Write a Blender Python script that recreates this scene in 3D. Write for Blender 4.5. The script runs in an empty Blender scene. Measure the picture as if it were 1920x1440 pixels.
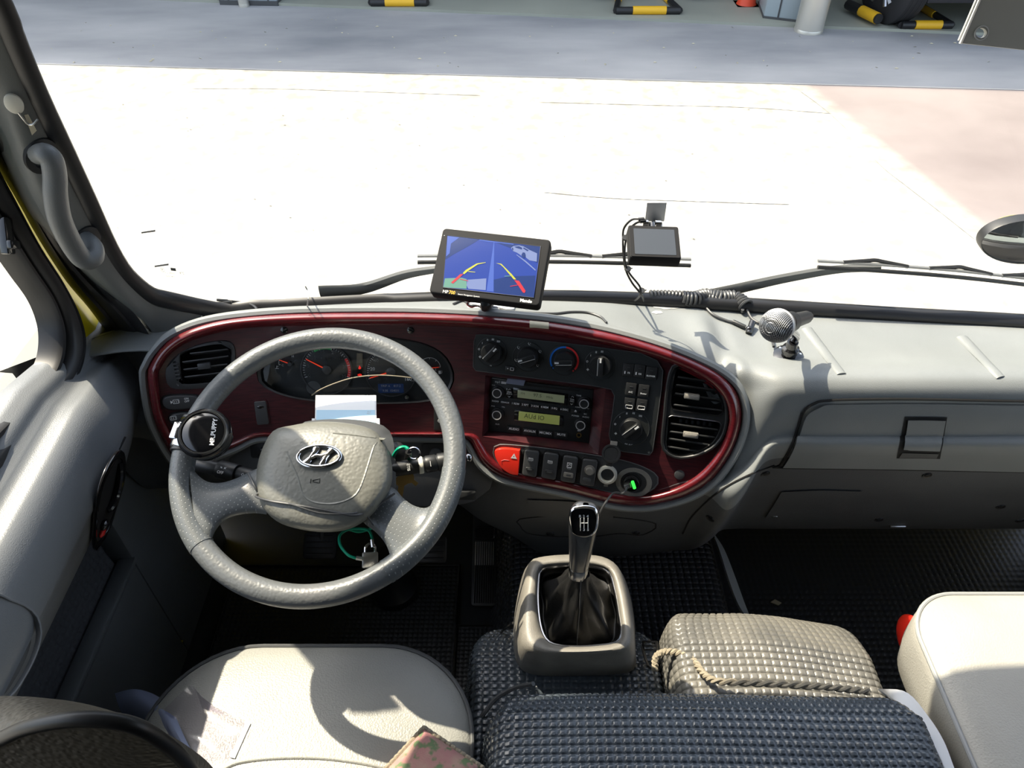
import bpy, bmesh, math, random
import numpy as np
from math import radians, sin, cos, pi, sqrt, atan2, hypot
from mathutils import Vector, Matrix
from mathutils.geometry import delaunay_2d_cdt
from mathutils.bvhtree import BVHTree
random.seed(7)
scn = bpy.context.scene
COL = scn.collection

# ------------------------------------------------------------------ camera, world, sun, exposure
FPX = 1400.0; PITCH = radians(43); CAM = Vector((0, 0, 1.55))
cd = bpy.data.cameras.new('camera'); cam = bpy.data.objects.new('camera', cd); COL.objects.link(cam)
cam.location = CAM; cam.rotation_euler = (pi / 2 - PITCH, 0, 0)
cd.sensor_width = 36; cd.lens = FPX / 1920 * 36; cd.clip_start = .02; cd.clip_end = 300
scn.camera = cam
SUN = Vector((-.55, .42, 1.0)).normalized()          # towards the sun: ahead and to the left, about 55 degrees up
wd = bpy.data.worlds.new('world'); scn.world = wd; wd.use_nodes = True
wn = wd.node_tree; wn.nodes.clear()
wo = wn.nodes.new('ShaderNodeOutputWorld'); wb = wn.nodes.new('ShaderNodeBackground'); sky = wn.nodes.new('ShaderNodeTexSky')
sky.sky_type = 'NISHITA'; sky.sun_disc = False; sky.sun_elevation = math.asin(SUN.z); sky.sun_rotation = atan2(SUN.x, SUN.y)
sky.air_density = 1.0; sky.dust_density = 3.0; sky.ozone_density = 1.2
wb.inputs['Strength'].default_value = .42
hs = wn.nodes.new('ShaderNodeHueSaturation'); hs.inputs['Saturation'].default_value = .62; wn.links.new(sky.outputs[0], hs.inputs['Color']); wn.links.new(hs.outputs[0], wb.inputs[0]); wn.links.new(wb.outputs[0], wo.inputs[0])
sl = bpy.data.lights.new('sun', 'SUN'); so = bpy.data.objects.new('sun', sl); COL.objects.link(so)
sl.energy = 9.5; sl.color = (1, .87, .69); sl.angle = radians(.6)
so.rotation_euler = SUN.to_track_quat('Z', 'Y').to_euler()
vs = scn.view_settings; vs.view_transform = 'Standard'; vs.look = 'None'; vs.gamma = 1; vs.exposure = .2; vs.use_curve_mapping = False
scn.cycles.max_bounces = 8; scn.cycles.transparent_max_bounces = 12; scn.cycles.caustics_reflective = False; scn.cycles.caustics_refractive = False
scn.cycles.use_denoising = True; scn.cycles.sample_clamp_indirect = 4

# ------------------------------------------------------------------ rays from the photograph's pixels to real surfaces
FW = Vector((0, cos(PITCH), -sin(PITCH))); UP = Vector((0, sin(PITCH), cos(PITCH))); RT = Vector((1, 0, 0))
def ray(px, py): return FW + RT * ((px - 960) / FPX) - UP * ((py - 720) / FPX)
def Ax(px, py, a, val): r = ray(px, py); return CAM + r * ((val - CAM[a]) / r[a])
def Ox(px, py, x): return Ax(px, py, 0, x)
def Oy(px, py, y): return Ax(px, py, 1, y)
def Oz(px, py, z): return Ax(px, py, 2, z)
def Od(px, py, d): return CAM + ray(px, py) * d
def Opl(px, py, o, n): r = ray(px, py); return CAM + r * ((o - CAM).dot(n) / r.dot(n))
def Of(px, py, fn, lo=.5, hi=3.0):      # first place where the ray crosses y = fn(x, z)
    r = ray(px, py)
    for _ in range(48):
        m = (lo + hi) / 2; p = CAM + r * m
        if p.y < fn(p.x, p.z): lo = m
        else: hi = m
    return CAM + r * lo
_xs = np.linspace(-.9, 1.3, 441); _s = np.interp(_xs, [-.62, -.42, -.18, .02, .45], [.30, .10, -.04, -.185, -.20])
_f = np.concatenate([[0], np.cumsum((_s[1:] + _s[:-1]) / 2 * np.diff(_xs))]); _f += .95 - np.interp(.03, _xs, _f)
def f(x): return float(np.interp(x, _xs, _f))
LEAN = .52
def G(x, z): return f(x) - LEAN * (.783 - z)
def S(px, py, h=0): return Of(px, py, lambda x, z: G(x, z) - h)
def zs(x): t = min(1, max(0, (x + .1) / .9)); return .757 - .04 * t * t * (3 - 2 * t)
def WS(x, z): return 1.09 - .2 * (z - .79) - .08 * (x - .27) ** 2 - .9 * max(0, abs(x - .27) - .72) ** 2
def W(px, py, h=0): return Of(px, py, lambda x, z: WS(x, z) - h)
class Fr:                                 # a local frame: u right, v up, w out towards the driver
    def __init__(s, o, w, u=None):
        s.o = Vector(o); s.w = Vector(w).normalized(); u = Vector(u) if u else Vector((0, 0, 1)).cross(s.w)
        s.v = s.w.cross(u).normalized(); s.u = s.v.cross(s.w).normalized()
    def P(s, a, b, h=0): return s.o + s.u * a + s.v * b + s.w * h
    def L(s, px, py, h=0): return Opl(px, py, s.o + s.w * h, s.w)
    def ab(s, p): d = Vector(p) - s.o; return d.dot(s.u), d.dot(s.v)
    def moved(s, p): r = Fr(p, s.w, s.u); return r
def DF(px, py, h=0):                      # frame on the dash face
    p = S(px, py, h); e = 1e-3
    gx = (G(p.x + e, p.z) - G(p.x - e, p.z)) / (2 * e)
    return Fr(p, (gx, -1, LEAN), (1, gx, 0))

# ------------------------------------------------------------------ mesh builder
ORG = {}
STUFFY = {'printed_symbols', 'lettering', 'numerals', 'tick_marks', 'display_digits', 'symbols', 'symbol', 'trip_digits', 'glass_print', 'shift_pattern', 'card_print'}
class MB:
    def __init__(s): s.v = []; s.f = []; s.m = []
    def add(s, vs, fs, m=0):
        k = len(s.v); s.v += [tuple(p) for p in vs]; s.f += [tuple(i + k for i in q) for q in fs]; s.m += [m] * len(fs); return s
    def merge(s, o, m=None):
        k = len(s.v); s.v += o.v; s.f += [tuple(i + k for i in q) for q in o.f]; s.m += [(x if m is None else m) for x in o.m]; return s
    def box(s, c, d, F=None, m=0, tp=1.0):
        F = F or Fr(c, (0, -1, 0), (1, 0, 0)); c0 = F.o if F and c is None else Vector(c)
        a, b, h = (x / 2 for x in d); v = []
        for k in (-1, 1):
            t = tp if k > 0 else 1
            for i, j in ((-1, -1), (1, -1), (1, 1), (-1, 1)): v.append(c0 + F.u * i * a * t + F.v * j * b * t + F.w * k * h)
        return s.add(v, [(3, 2, 1, 0), (4, 5, 6, 7), (0, 1, 5, 4), (1, 2, 6, 5), (2, 3, 7, 6), (3, 0, 4, 7)], m)
    def ubox(s, lo, hi, m=0):
        lo = Vector(lo); hi = Vector(hi); c = (lo + hi) / 2; d = hi - lo
        return s.box(c, (d.x, d.z, d.y), Fr(c, (0, -1, 0), (1, 0, 0)), m)
    def prism(s, pts, d, m=0, taper=1.0, caps=True):
        pts = [Vector(p) for p in pts]; d = Vector(d); n = len(pts); c = sum(pts, Vector()) / n
        top = [c + (p - c) * taper + d for p in pts]
        nrm = Vector()
        for i in range(n): nrm += (pts[i] - c).cross(pts[(i + 1) % n] - c)
        if nrm.dot(d) < 0: pts.reverse(); top.reverse()
        fs = [(i, (i + 1) % n, n + (i + 1) % n, n + i) for i in range(n)]
        if caps: fs += [tuple(range(n - 1, -1, -1)), tuple(range(n, 2 * n))]
        return s.add(pts + top, fs, m)
    def cyl(s, p0, p1, r0, r1=None, n=20, m=0, caps=True):
        return s.lathe([(r0, 0), (r0 if r1 is None else r1, (Vector(p1) - Vector(p0)).length)], p0, Vector(p1) - Vector(p0), n, m, caps)
    def lathe(s, prof, o, ax, n=24, m=0, caps=True, sx=1.0, u=None):
        o = Vector(o); w = Vector(ax).normalized(); u = Vector(u) if u else w.orthogonal(); u = (u - w * u.dot(w)).normalized(); v = w.cross(u)
        vs = []; fs = []
        for r, h in prof:
            for i in range(n):
                a = 2 * pi * i / n; vs.append(o + w * h + u * (cos(a) * r * sx) + v * (sin(a) * r))
        for k in range(len(prof) - 1):
            for i in range(n):
                j = (i + 1) % n; fs.append((k * n + i, k * n + j, (k + 1) * n + j, (k + 1) * n + i))
        if caps: fs += [tuple(range(n - 1, -1, -1)), tuple((len(prof) - 1) * n + i for i in range(n))]
        return s.add(vs, fs, m)
    def tube(s, path, r, n=8, closed=False, m=0, flat=None):
        P = [Vector(p) for p in path]; N = len(P); vs = []; fs = []; up = None
        R = r if callable(r) else (lambda t: r)
        for i in range(N):
            a = P[(i - 1) % N] if closed or i > 0 else P[i]; b = P[(i + 1) % N] if closed or i < N - 1 else P[i]
            t = (b - a).normalized() if (b - a).length > 1e-9 else Vector((0, 0, 1))
            if flat is not None: up = (Vector(flat) - t * Vector(flat).dot(t)).normalized()
            else:
                if up is None: up = t.orthogonal().normalized()
                up = (up - t * up.dot(t)).normalized()
            sd = t.cross(up); rr = R(i / max(1, N - 1)); ru, rs = rr if isinstance(rr, tuple) else (rr, rr)
            for k in range(n):
                q = 2 * pi * k / n; vs.append(P[i] + up * (cos(q) * ru) + sd * (sin(q) * rs))
        M = N if closed else N - 1
        for i in range(M):
            for k in range(n):
                j = (i + 1) % N; l = (k + 1) % n; fs.append((i * n + k, i * n + l, j * n + l, j * n + k))
        if not closed: fs += [tuple(range(n - 1, -1, -1)), tuple((N - 1) * n + k for k in range(n))]
        return s.add(vs, fs, m)
    def net(s, A, m=0, cu=False, cv=False, flip=False):
        A = np.asarray(A, float); r, c = A.shape[:2]; vs = A.reshape(-1, 3); fs = []
        for i in range(r if cv else r - 1):
            for j in range(c if cu else c - 1):
                i2 = (i + 1) % r; j2 = (j + 1) % c; q = (i * c + j, i * c + j2, i2 * c + j2, i2 * c + j)
                fs.append(q[::-1] if flip else q)
        return s.add(vs, fs, m)
    def ball(s, c, r, u=None, n=16, k=10, m=0, F=None):
        r = r if isinstance(r, tuple) else (r, r, r); F = F or Fr(c, (0, -1, 0), (1, 0, 0)); vs = []; fs = []; c = Vector(c)
        for i in range(k + 1):
            t = pi * i / k
            for j in range(n): a = 2 * pi * j / n; vs.append(c + F.u * (r[0] * sin(t) * cos(a)) + F.v * (r[1] * sin(t) * sin(a)) + F.w * (r[2] * cos(t)))
        for i in range(k):
            for j in range(n): fs.append((i * n + j, (i + 1) * n + j, (i + 1) * n + (j + 1) % n, i * n + (j + 1) % n))
        return s.add(vs, fs, m)
    def ring(s, inner, outer, w, h, m=0):      # flat ring between two closed outlines, thickness h along w
        n = len(inner); w = Vector(w) * h; I = [Vector(p) for p in inner]; O = [Vector(p) for p in outer]
        vs = I + O + [p + w for p in I] + [p + w for p in O]; fs = []
        for i in range(n):
            j = (i + 1) % n
            fs += [(i, j, n + j, n + i), (2 * n + i, 3 * n + i, 3 * n + j, 2 * n + j), (n + i, n + j, 3 * n + j, 3 * n + i), (i, 2 * n + i, 2 * n + j, j)]
        return s.add(vs, fs, m)
    def text(s, t, F, size, h=.0003, a=0, b=0, m=0, rot=0, sx=1.0, th=0, align='CENTER'):
        cu = bpy.data.curves.new('t', 'FONT'); cu.body = t; cu.size = size; cu.align_x = align; cu.align_y = 'CENTER'; cu.resolution_u = 2
        if th: cu.offset = th
        ob = bpy.data.objects.new('t', cu); me = bpy.data.meshes.new_from_object(ob)
        R = [(cos(rot), sin(rot)), (-sin(rot), cos(rot))]; vs = []
        for q in me.vertices:
            x, y = q.co.x * sx, q.co.y; vs.append(F.P(a + x * R[0][0] + y * R[1][0], b + x * R[0][1] + y * R[1][1], h))
        s.add(vs, [tuple(p.vertices) for p in me.polygons], m)
        bpy.data.objects.remove(ob); bpy.data.curves.remove(cu); bpy.data.meshes.remove(me); return s
    def build(s, name, mats, parent=None, bevel=0, seg=2, sub=0, ang=38, label=None, cat=None, group=None, kind=None, flat=False, recalc=True):
        me = bpy.data.meshes.new(name); o = bpy.data.objects.new(name, me); COL.objects.link(o)
        org = Vector((0, 0, 0))
        if parent is not None: org = ORG[parent.name]; o.parent = parent
        elif cat or kind == 'structure' or kind == 'stuff':
            a = np.array(s.v); org = Vector(((a[:, 0].min() + a[:, 0].max()) / 2, (a[:, 1].min() + a[:, 1].max()) / 2, a[:, 2].min())); o.location = org
        ORG[o.name] = org
        a = np.array(s.v, float).reshape(-1, 3) - np.array(org)
        me.from_pydata(a.tolist(), [], s.f); mats = mats if isinstance(mats, (list, tuple)) else [mats]
        for q in mats: me.materials.append(M[q] if isinstance(q, str) else q)
        if len(mats) > 1: me.polygons.foreach_set('material_index', s.m)
        if bevel or recalc:
            bm = bmesh.new(); bm.from_mesh(me)
            if recalc and len(s.f) < 60000: bmesh.ops.recalc_face_normals(bm, faces=bm.faces)
            if bevel:
                ed = [e for e in bm.edges if len(e.link_faces) == 2 and e.calc_face_angle(0) > radians(30)]
                bmesh.ops.bevel(bm, geom=ed, offset=bevel, segments=seg, affect='EDGES', profile=.5, clamp_overlap=True)
            bm.to_mesh(me); bm.free()
        if not flat: me.shade_smooth(); me.set_sharp_from_angle(angle=radians(ang))
        if sub: md = o.modifiers.new('sub', 'SUBSURF'); md.levels = md.render_levels = sub
        if parent is not None and name in STUFFY: kind = 'stuff'
        tag(o, label, cat, group, kind); return o
def tag(o, label=None, cat=None, group=None, kind=None):
    for k, v in (('label', label), ('category', cat), ('group', group), ('kind', kind)):
        if v: o[k] = v
    return o
def thing(name, label, cat, loc, group=None):
    o = bpy.data.objects.new(name, None); COL.objects.link(o); o.location = Vector(loc); o.empty_display_size = .02
    ORG[o.name] = Vector(loc); return tag(o, label, cat, group)
def cat_rom(P, n, axis=0):
    P = np.moveaxis(np.asarray(P, float), axis, 0); N = len(P); Q = np.concatenate([[2 * P[0] - P[1]], P, [2 * P[-1] - P[-2]]])
    t = np.linspace(0, N - 1, n); i = np.minimum(t.astype(int), N - 2); u = (t - i).reshape((-1,) + (1,) * (P.ndim - 1))
    a, b, c, d = Q[i], Q[i + 1], Q[i + 2], Q[i + 3]
    r = .5 * (2 * b + (c - a) * u + (2 * a - 5 * b + 4 * c - d) * u * u + (3 * b - a - 3 * c + d) * u ** 3)
    return np.moveaxis(r, 0, axis)
def spl(pts, n): return [Vector(p) for p in cat_rom([tuple(p) for p in pts if p is not None], n)]
def csp(pts, n):                         # closed smooth curve, 2-D or 3-D
    P = np.array([tuple(p) for p in pts], float); k = len(P); Q = np.concatenate([P[-2:], P, P[:3]])
    r = cat_rom(Q, (len(Q) - 1) * 24 + 1)[48:48 + k * 24]
    d = np.r_[0, np.cumsum(np.linalg.norm(np.diff(np.concatenate([r, r[:1]]), axis=0), axis=1))]
    t = np.linspace(0, d[-1], n, endpoint=False); rr = np.concatenate([r, r[:1]])
    return [tuple(np.interp(q, d, rr[:, c]) for c in range(P.shape[1])) for q in t]
def csp_raw(pts, per=4):
    P = np.array(pts, float); k = len(P); Q = np.concatenate([P[-2:], P, P[:3]]); r = cat_rom(Q, (len(Q) - 1) * per + 1)[2 * per:2 * per + k * per]
    return [tuple(q) for q in r]
def rrect(a, b, r, n=4):                  # rounded rectangle outline, half sizes a, b
    o = []
    for cx, cy, t0 in ((a - r, b - r, 0), (-a + r, b - r, pi / 2), (-a + r, -b + r, pi), (a - r, -b + r, 3 * pi / 2)):
        for i in range(n + 1): t = t0 + pi / 2 * i / n; o.append((cx + r * cos(t), cy + r * sin(t)))
    return o
def emboss(A, cell, hgt, fill=.8, per=6):  # raise square studs over a dense net, following its arc lengths
    A = np.asarray(A, float)
    du = np.r_[0, np.cumsum(np.linalg.norm(np.diff(A, axis=1), axis=2).mean(0))]; dv = np.r_[0, np.cumsum(np.linalg.norm(np.diff(A, axis=0), axis=2).mean(1))]
    nu = int(du[-1] / cell * per) + 1; nv = int(dv[-1] / cell * per) + 1
    tu = np.linspace(0, du[-1], nu); tv = np.linspace(0, dv[-1], nv)
    B = np.stack([[np.interp(tu, du, A[i, :, c]) for i in range(len(A))] for c in range(3)], 2)
    B = np.stack([np.array([np.interp(tv, dv, B[:, j, c]) for j in range(nu)]).T for c in range(3)], 2)
    gu = np.gradient(B, axis=1); gv = np.gradient(B, axis=0); n = np.cross(gu, gv); n /= np.linalg.norm(n, axis=2, keepdims=True) + 1e-12
    if n[nv // 2, nu // 2, 2] < 0: n = -n
    def prof(t): q = np.abs((t / cell) % 1 - .5) * 2; return np.clip((fill - q) / .18 + .5, 0, 1)
    hh = np.minimum(prof(tv)[:, None], prof(tu)[None, :]) * hgt
    return B + n * hh[..., None]

# ------------------------------------------------------------------ materials
M = {}
def mat(name, col, rough=.5, metal=0, bump=0, bs=400, var=0, vs_=30, col2=None, coat=0, spec=.5, emit=None, es=1, stretch=None, det=4, trans=0, alpha=1, voro=False):
    m = bpy.data.materials.new(name); M[name] = m; m.use_nodes = True; nt = m.node_tree; b = nt.nodes['Principled BSDF']
    b.inputs['Base Color'].default_value = (*col, 1); b.inputs['Roughness'].default_value = rough; b.inputs['Metallic'].default_value = metal
    b.inputs['Specular IOR Level'].default_value = spec
    if coat: b.inputs['Coat Weight'].default_value = coat; b.inputs['Coat Roughness'].default_value = .12
    if trans: b.inputs['Transmission Weight'].default_value = trans
    if alpha < 1: b.inputs['Alpha'].default_value = alpha
    if emit: b.inputs['Emission Color'].default_value = (*emit, 1); b.inputs['Emission Strength'].default_value = es
    if bump or var:
        tc = nt.nodes.new('ShaderNodeTexCoord'); mp = nt.nodes.new('ShaderNodeMapping'); nt.links.new(tc.outputs['Object'], mp.inputs[0])
        if stretch: mp.inputs['Scale'].default_value = stretch
    if var:
        n = nt.nodes.new('ShaderNodeTexNoise'); n.inputs['Scale'].default_value = vs_; n.inputs['Detail'].default_value = det; nt.links.new(mp.outputs[0], n.inputs[0])
        r = nt.nodes.new('ShaderNodeMapRange'); r.inputs[1].default_value = .5 - .5 * var; r.inputs[2].default_value = .5 + .5 * var; nt.links.new(n.outputs[0], r.inputs[0])
        mx = nt.nodes.new('ShaderNodeMix'); mx.data_type = 'RGBA'; nt.links.new(r.outputs[0], mx.inputs[0])
        mx.inputs[6].default_value = (*(col2 or tuple(c * .6 for c in col)), 1); mx.inputs[7].default_value = (*col, 1); nt.links.new(mx.outputs[2], b.inputs['Base Color'])
    if bump:
        if voro: n = nt.nodes.new('ShaderNodeTexVoronoi'); n.feature = 'SMOOTH_F1'
        else: n = nt.nodes.new('ShaderNodeTexNoise'); n.inputs['Detail'].default_value = 2
        n.inputs['Scale'].default_value = bs; nt.links.new(tc.outputs['Object'], n.inputs[0])
        bp = nt.nodes.new('ShaderNodeBump'); bp.inputs['Strength'].default_value = bump; bp.inputs['Distance'].default_value = .001
        nt.links.new(n.outputs[0], bp.inputs['Height']); nt.links.new(bp.outputs[0], b.inputs['Normal'])
    return m
mat('grey_plastic', (.13, .14, .142), .45, bump=.35, bs=900, var=.5, vs_=6, col2=(.11, .118, .12))
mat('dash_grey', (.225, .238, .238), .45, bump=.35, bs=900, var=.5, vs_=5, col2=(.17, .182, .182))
mat('silver', (.55, .55, .55), .4, metal=.3)
mat('mesh_silver', (.33, .34, .36), .35, metal=.6)
mat('wiper_grey', (.13, .135, .135), .5)
mat('shaded_scuffed_grey', (.085, .09, .095), .55, bump=.4, bs=500, var=.35, vs_=7, col2=(.07, .074, .078), stretch=(1, 1, 2))  # dash plastic, shade painted in as darker grey with scuffs; reused for cracks
mat('film', (.30, .33, .45), .15, alpha=.65)
mat('dark_grey', (.075, .08, .083), .5, bump=.3, bs=900, var=.5, vs_=8, col2=(.06, .062, .065))
mat('pillar_grey', (.12, .127, .12), .5, bump=.3, bs=1200)
mat('door_grey', (.19, .20, .21), .38, bump=.35, bs=700, var=.4, vs_=4, col2=(.16, .17, .18))
mat('wood', (.075, .015, .019), .32, coat=.5, var=.35, vs_=40, col2=(.032, .009, .012), stretch=(1, 1, 14), det=6)
mat('wood_rim', (.15, .013, .018), .25, coat=.7, var=.4, vs_=50, col2=(.09, .008, .011), stretch=(1, 1, 10), det=6)
mat('black_plastic', (.017, .018, .019), .42)
mat('black_panel', (.018, .021, .022), .5, bump=.2, bs=1500)
mat('matte_black', (.012, .012, .013), .75, spec=.25)
mat('black_gloss', (.008, .008, .009), .12, coat=.6)
mat('black_void', (.004, .004, .004), .8)
mat('rubber', (.016, .016, .017), .42)
mat('black_mat', (.042, .045, .052), .42, bump=.1, bs=300)
mat('key_grey', (.05, .052, .055), .4, bump=.1, bs=900)
mat('white_print', (.75, .76, .76), .5)
mat('grey_print', (.32, .33, .33), .5)
mat('red_print', (.75, .03, .03), .5)
mat('green_print', (.03, .45, .10), .5)
mat('blue_print', (.02, .17, .62), .4)
mat('needle_red', (.9, .08, .03), .4, emit=(1, .06, .02), es=.35)
mat('warn_red', (.6, .01, .01), .4, emit=(1, .02, .01), es=.5)
mat('chrome', (.8, .8, .82), .12, metal=1)
mat('steel', (.55, .55, .53), .33, metal=1, bump=.1, bs=200)
mat('dark_chrome', (.35, .35, .36), .2, metal=1)
mat('brass', (.62, .42, .16), .3, metal=1)
mat('hazard_red', (.80, .03, .015), .35, coat=.3)
mat('lcd_green', (.24, .27, .17), .25, coat=.4, emit=(.3, .34, .2), es=.12)
mat('lcd_yellow', (.26, .30, .10), .25, coat=.4, emit=(.33, .38, .1), es=.2)
mat('lcd_blue', (.015, .03, .08), .25, emit=(.02, .05, .16), es=.08)
mat('lcd_ink', (.07, .08, .04), .5)
mat('led_green', (.02, .7, .06), .4, emit=(.05, 1, .08), es=1.2)
mat('wheel_leather', (.125, .133, .135), .36, bump=.4, bs=260, voro=True)
mat('hub_leather', (.15, .15, .13), .42, bump=.5, bs=230, voro=True, stretch=(1, .5, 1))
mat('cream_vinyl', (.41, .40, .36), .42, bump=.45, bs=420, voro=True, var=.3, vs_=6, col2=(.36, .35, .315))
mat('seat_vinyl', (.32, .322, .30), .40, bump=.5, bs=420, voro=True, var=.3, vs_=6, col2=(.285, .287, .265))
mat('back_leather', (.10, .088, .068), .45, bump=1, bs=260, voro=True)
mat('console_beige', (.25, .235, .205), .45, bump=.4, bs=500, var=.5, vs_=30, col2=(.17, .162, .145))
mat('boot_leather', (.009, .009, .009), .42, spec=.35, bump=.2, bs=300, voro=True)
mat('hump_mat', (.075, .092, .110), .24, bump=.15, bs=250, var=.5, vs_=9, col2=(.045, .055, .068), coat=.3)
mat('dusty_mat', (.20, .19, .165), .36, bump=.15, bs=250, var=.6, vs_=12, col2=(.10, .10, .095))
mat('rope_beige', (.30, .26, .19), .8, bump=.6, bs=900)
mat('yellow_paint', (.78, .62, .01), .3, coat=.4)
mat('yellow_cable', (.5, .42, .03), .5)
mat('green_cable', (.0, .30, .17), .35)
mat('white_plastic', (.72, .73, .74), .4)
mat('cream_disc', (.66, .64, .55), .5)
mat('tape_beige', (.55, .50, .36), .6)
mat('card_white', (.85, .87, .88), .5)
mat('card_blue', (.42, .64, .80), .5)
mat('red_wire', (.6, .06, .05), .5)
mat('white_strip', (.55, .60, .62), .35)
mat('knob_body', (.035, .036, .038), .25, coat=.4)
mat('asphalt_dark', (.46, .45, .44), .9, bump=.6, bs=120, var=.32, vs_=.8, col2=(.21, .218, .23), stretch=(.5, 1.3, 1), det=9)
mat('garage_floor', (.40, .41, .34), .6, var=.6, vs_=1.2, col2=(.3, .31, .26))
mat('cabinet_blue', (.36, .42, .45), .5)
mat('pillar_steel', (.62, .60, .54), .38, metal=.6, bump=.1, bs=60)
mat('lift_yellow', (.85, .48, .02), .5)
mat('tyre', (.02, .02, .022), .7)
mat('alloy', (.6, .6, .62), .3, metal=1)
mat('car_silver', (.45, .47, .49), .3, metal=.4)
mat('car_dark', (.03, .03, .035), .5)
mat('cone_red', (.8, .08, .03), .5)
mat('visor_grey', (.45, .455, .42), .5)
mat('mirror', (.8, .8, .78), .03, metal=1)
mat('fabric_black', (.055, .058, .064), .8, bump=.5, bs=500)
mat('jacket_blue', (.22, .26, .38), .6)
def glass(name, tint=(.93, .96, .95), amt=.35, rough=.0, base=.025):
    m = bpy.data.materials.new(name); M[name] = m; m.use_nodes = True; nt = m.node_tree; nt.nodes.clear()
    o = nt.nodes.new('ShaderNodeOutputMaterial'); t = nt.nodes.new('ShaderNodeBsdfTransparent'); g = nt.nodes.new('ShaderNodeBsdfGlossy'); x = nt.nodes.new('ShaderNodeMixShader'); l = nt.nodes.new('ShaderNodeLayerWeight')
    l.inputs[0].default_value = .5; t.inputs[0].default_value = (*tint, 1); g.inputs['Roughness'].default_value = rough
    p = nt.nodes.new('ShaderNodeMath'); p.operation = 'POWER'; p.inputs[1].default_value = 4; nt.links.new(l.outputs['Facing'], p.inputs[0])
    q = nt.nodes.new('ShaderNodeMath'); q.operation = 'MULTIPLY_ADD'; q.inputs[1].default_value = amt; q.inputs[2].default_value = base; nt.links.new(p.outputs[0], q.inputs[0])
    nt.links.new(q.outputs[0], x.inputs[0]); nt.links.new(t.outputs[0], x.inputs[1]); nt.links.new(g.outputs[0], x.inputs[2]); nt.links.new(x.outputs[0], o.inputs[0]); return m
glass('glass'); glass('gauge_glass', (.95, .96, .97)); glass('clear_sheet', (.84, .82, .86), amt=.5, rough=.12); glass('acrylic', (.9, .93, .95), rough=.05)
def ground_mat():
    m = mat('concrete', (.46, .445, .40), .9, bump=.6, bs=60, var=.3, vs_=9, col2=(.27, .26, .235), det=14); nt = m.node_tree; b = nt.nodes['Principled BSDF']
    src = b.inputs['Base Color'].links[0].from_socket
    tc = nt.nodes.new('ShaderNodeTexCoord'); sp = nt.nodes.new('ShaderNodeSeparateXYZ'); nt.links.new(tc.outputs['Object'], sp.inputs[0])
    # the reddish stained part of the yard begins along a slanting line to the right
    n = nt.nodes.new('ShaderNodeTexNoise'); n.inputs['Scale'].default_value = 3; n.inputs['Detail'].default_value = 8
    a = nt.nodes.new('ShaderNodeMath'); a.operation = 'MULTIPLY_ADD'; a.inputs[1].default_value = .2; nt.links.new(sp.outputs[1], a.inputs[0]); nt.links.new(sp.outputs[0], a.inputs[2])
    c = nt.nodes.new('ShaderNodeMath'); c.operation = 'MULTIPLY_ADD'; c.inputs[1].default_value = .5; nt.links.new(n.outputs[0], c.inputs[0]); nt.links.new(a.outputs[0], c.inputs[2])
    r = nt.nodes.new('ShaderNodeMapRange'); r.inputs[1].default_value = GRX; r.inputs[2].default_value = GRX + .18; nt.links.new(c.outputs[0], r.inputs[0])
    mx = nt.nodes.new('ShaderNodeMix'); mx.data_type = 'RGBA'; nt.links.new(r.outputs[0], mx.inputs[0]); nt.links.new(src, mx.inputs[6])
    n2 = nt.nodes.new('ShaderNodeTexNoise'); n2.inputs['Scale'].default_value = 45; n2.inputs['Detail'].default_value = 6; m2 = nt.nodes.new('ShaderNodeMix'); m2.data_type = 'RGBA'
    nt.links.new(n2.outputs[0], m2.inputs[0]); m2.inputs[6].default_value = (.10, .08, .08, 1); m2.inputs[7].default_value = (.38, .335, .325, 1); nt.links.new(m2.outputs[2], mx.inputs[7])
    nt.links.new(mx.outputs[2], b.inputs['Base Color'])
GRX = 3.66
ground_mat()
# ================================================================== SETTING OUTSIDE
GZ = -.8
def strip(A, B, fa, fb, n=24, m=0, name=None):
    a = cat_rom(np.array([tuple(fa(*p)) for p in A]), n); b = cat_rom(np.array([tuple(fb(*p)) for p in B]), n); return a, b
def gp(px, py, z=GZ): return Oz(px, py, z)
b0, b1 = gp(275, 1), gp(1920, 71); bd = (b1 - b0).normalized(); bn = Vector((-bd.y, bd.x, 0))     # kerb line of the garage
s0, s1 = gp(50, 120), gp(1920, 170); sd = (s1 - s0).normalized()
mb = MB(); mb.add([(-30, -20, GZ), (30, -20, GZ), (30, 30, GZ), (-30, 30, GZ)], [(0, 1, 2, 3)])
o = mb.build('ground', 'concrete'); o['kind'] = 'structure'
mb = MB(); q = [s0 - sd * 20, s1 + sd * 20, b1 + bd * 20, b0 - bd * 20]
mb.prism([Vector((p.x, p.y, GZ + .001)) for p in q], (0, 0, .004)); o = mb.build('ground_asphalt', 'asphalt_dark'); o['kind'] = 'structure'
mb = MB(); mb.prism([b0 - bd * 20, b1 + bd * 20, b1 + bd * 20 + bn * 9, b0 - bd * 20 + bn * 9], (0, 0, .03)); o = mb.build('floor_garage', 'garage_floor'); o['kind'] = 'structure'
mb = MB(); H = 4.2; sh = Vector((SUN.x, SUN.y, 0)) / SUN.z * (H + .48); e0 = s0 + sh - sd * 25; e1 = s1 + sh + sd * 25; up = Vector((0, 0, H))
mb.prism([e0 + up, e1 + up, e1 + up + bn * 12, e0 + up + bn * 12], (0, 0, .5)); o = mb.build('ceiling_garage_roof', 'garage_floor'); o['kind'] = 'structure'
mb = MB(); w0 = b0 - bd * 25 + bn * 9; w1 = b1 + bd * 25 + bn * 9
mb.prism([w0, w1, w1 + bn * .3, w0 + bn * .3], (0, 0, H)); o = mb.build('wall_garage_back', 'garage_floor'); o['kind'] = 'structure'

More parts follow.
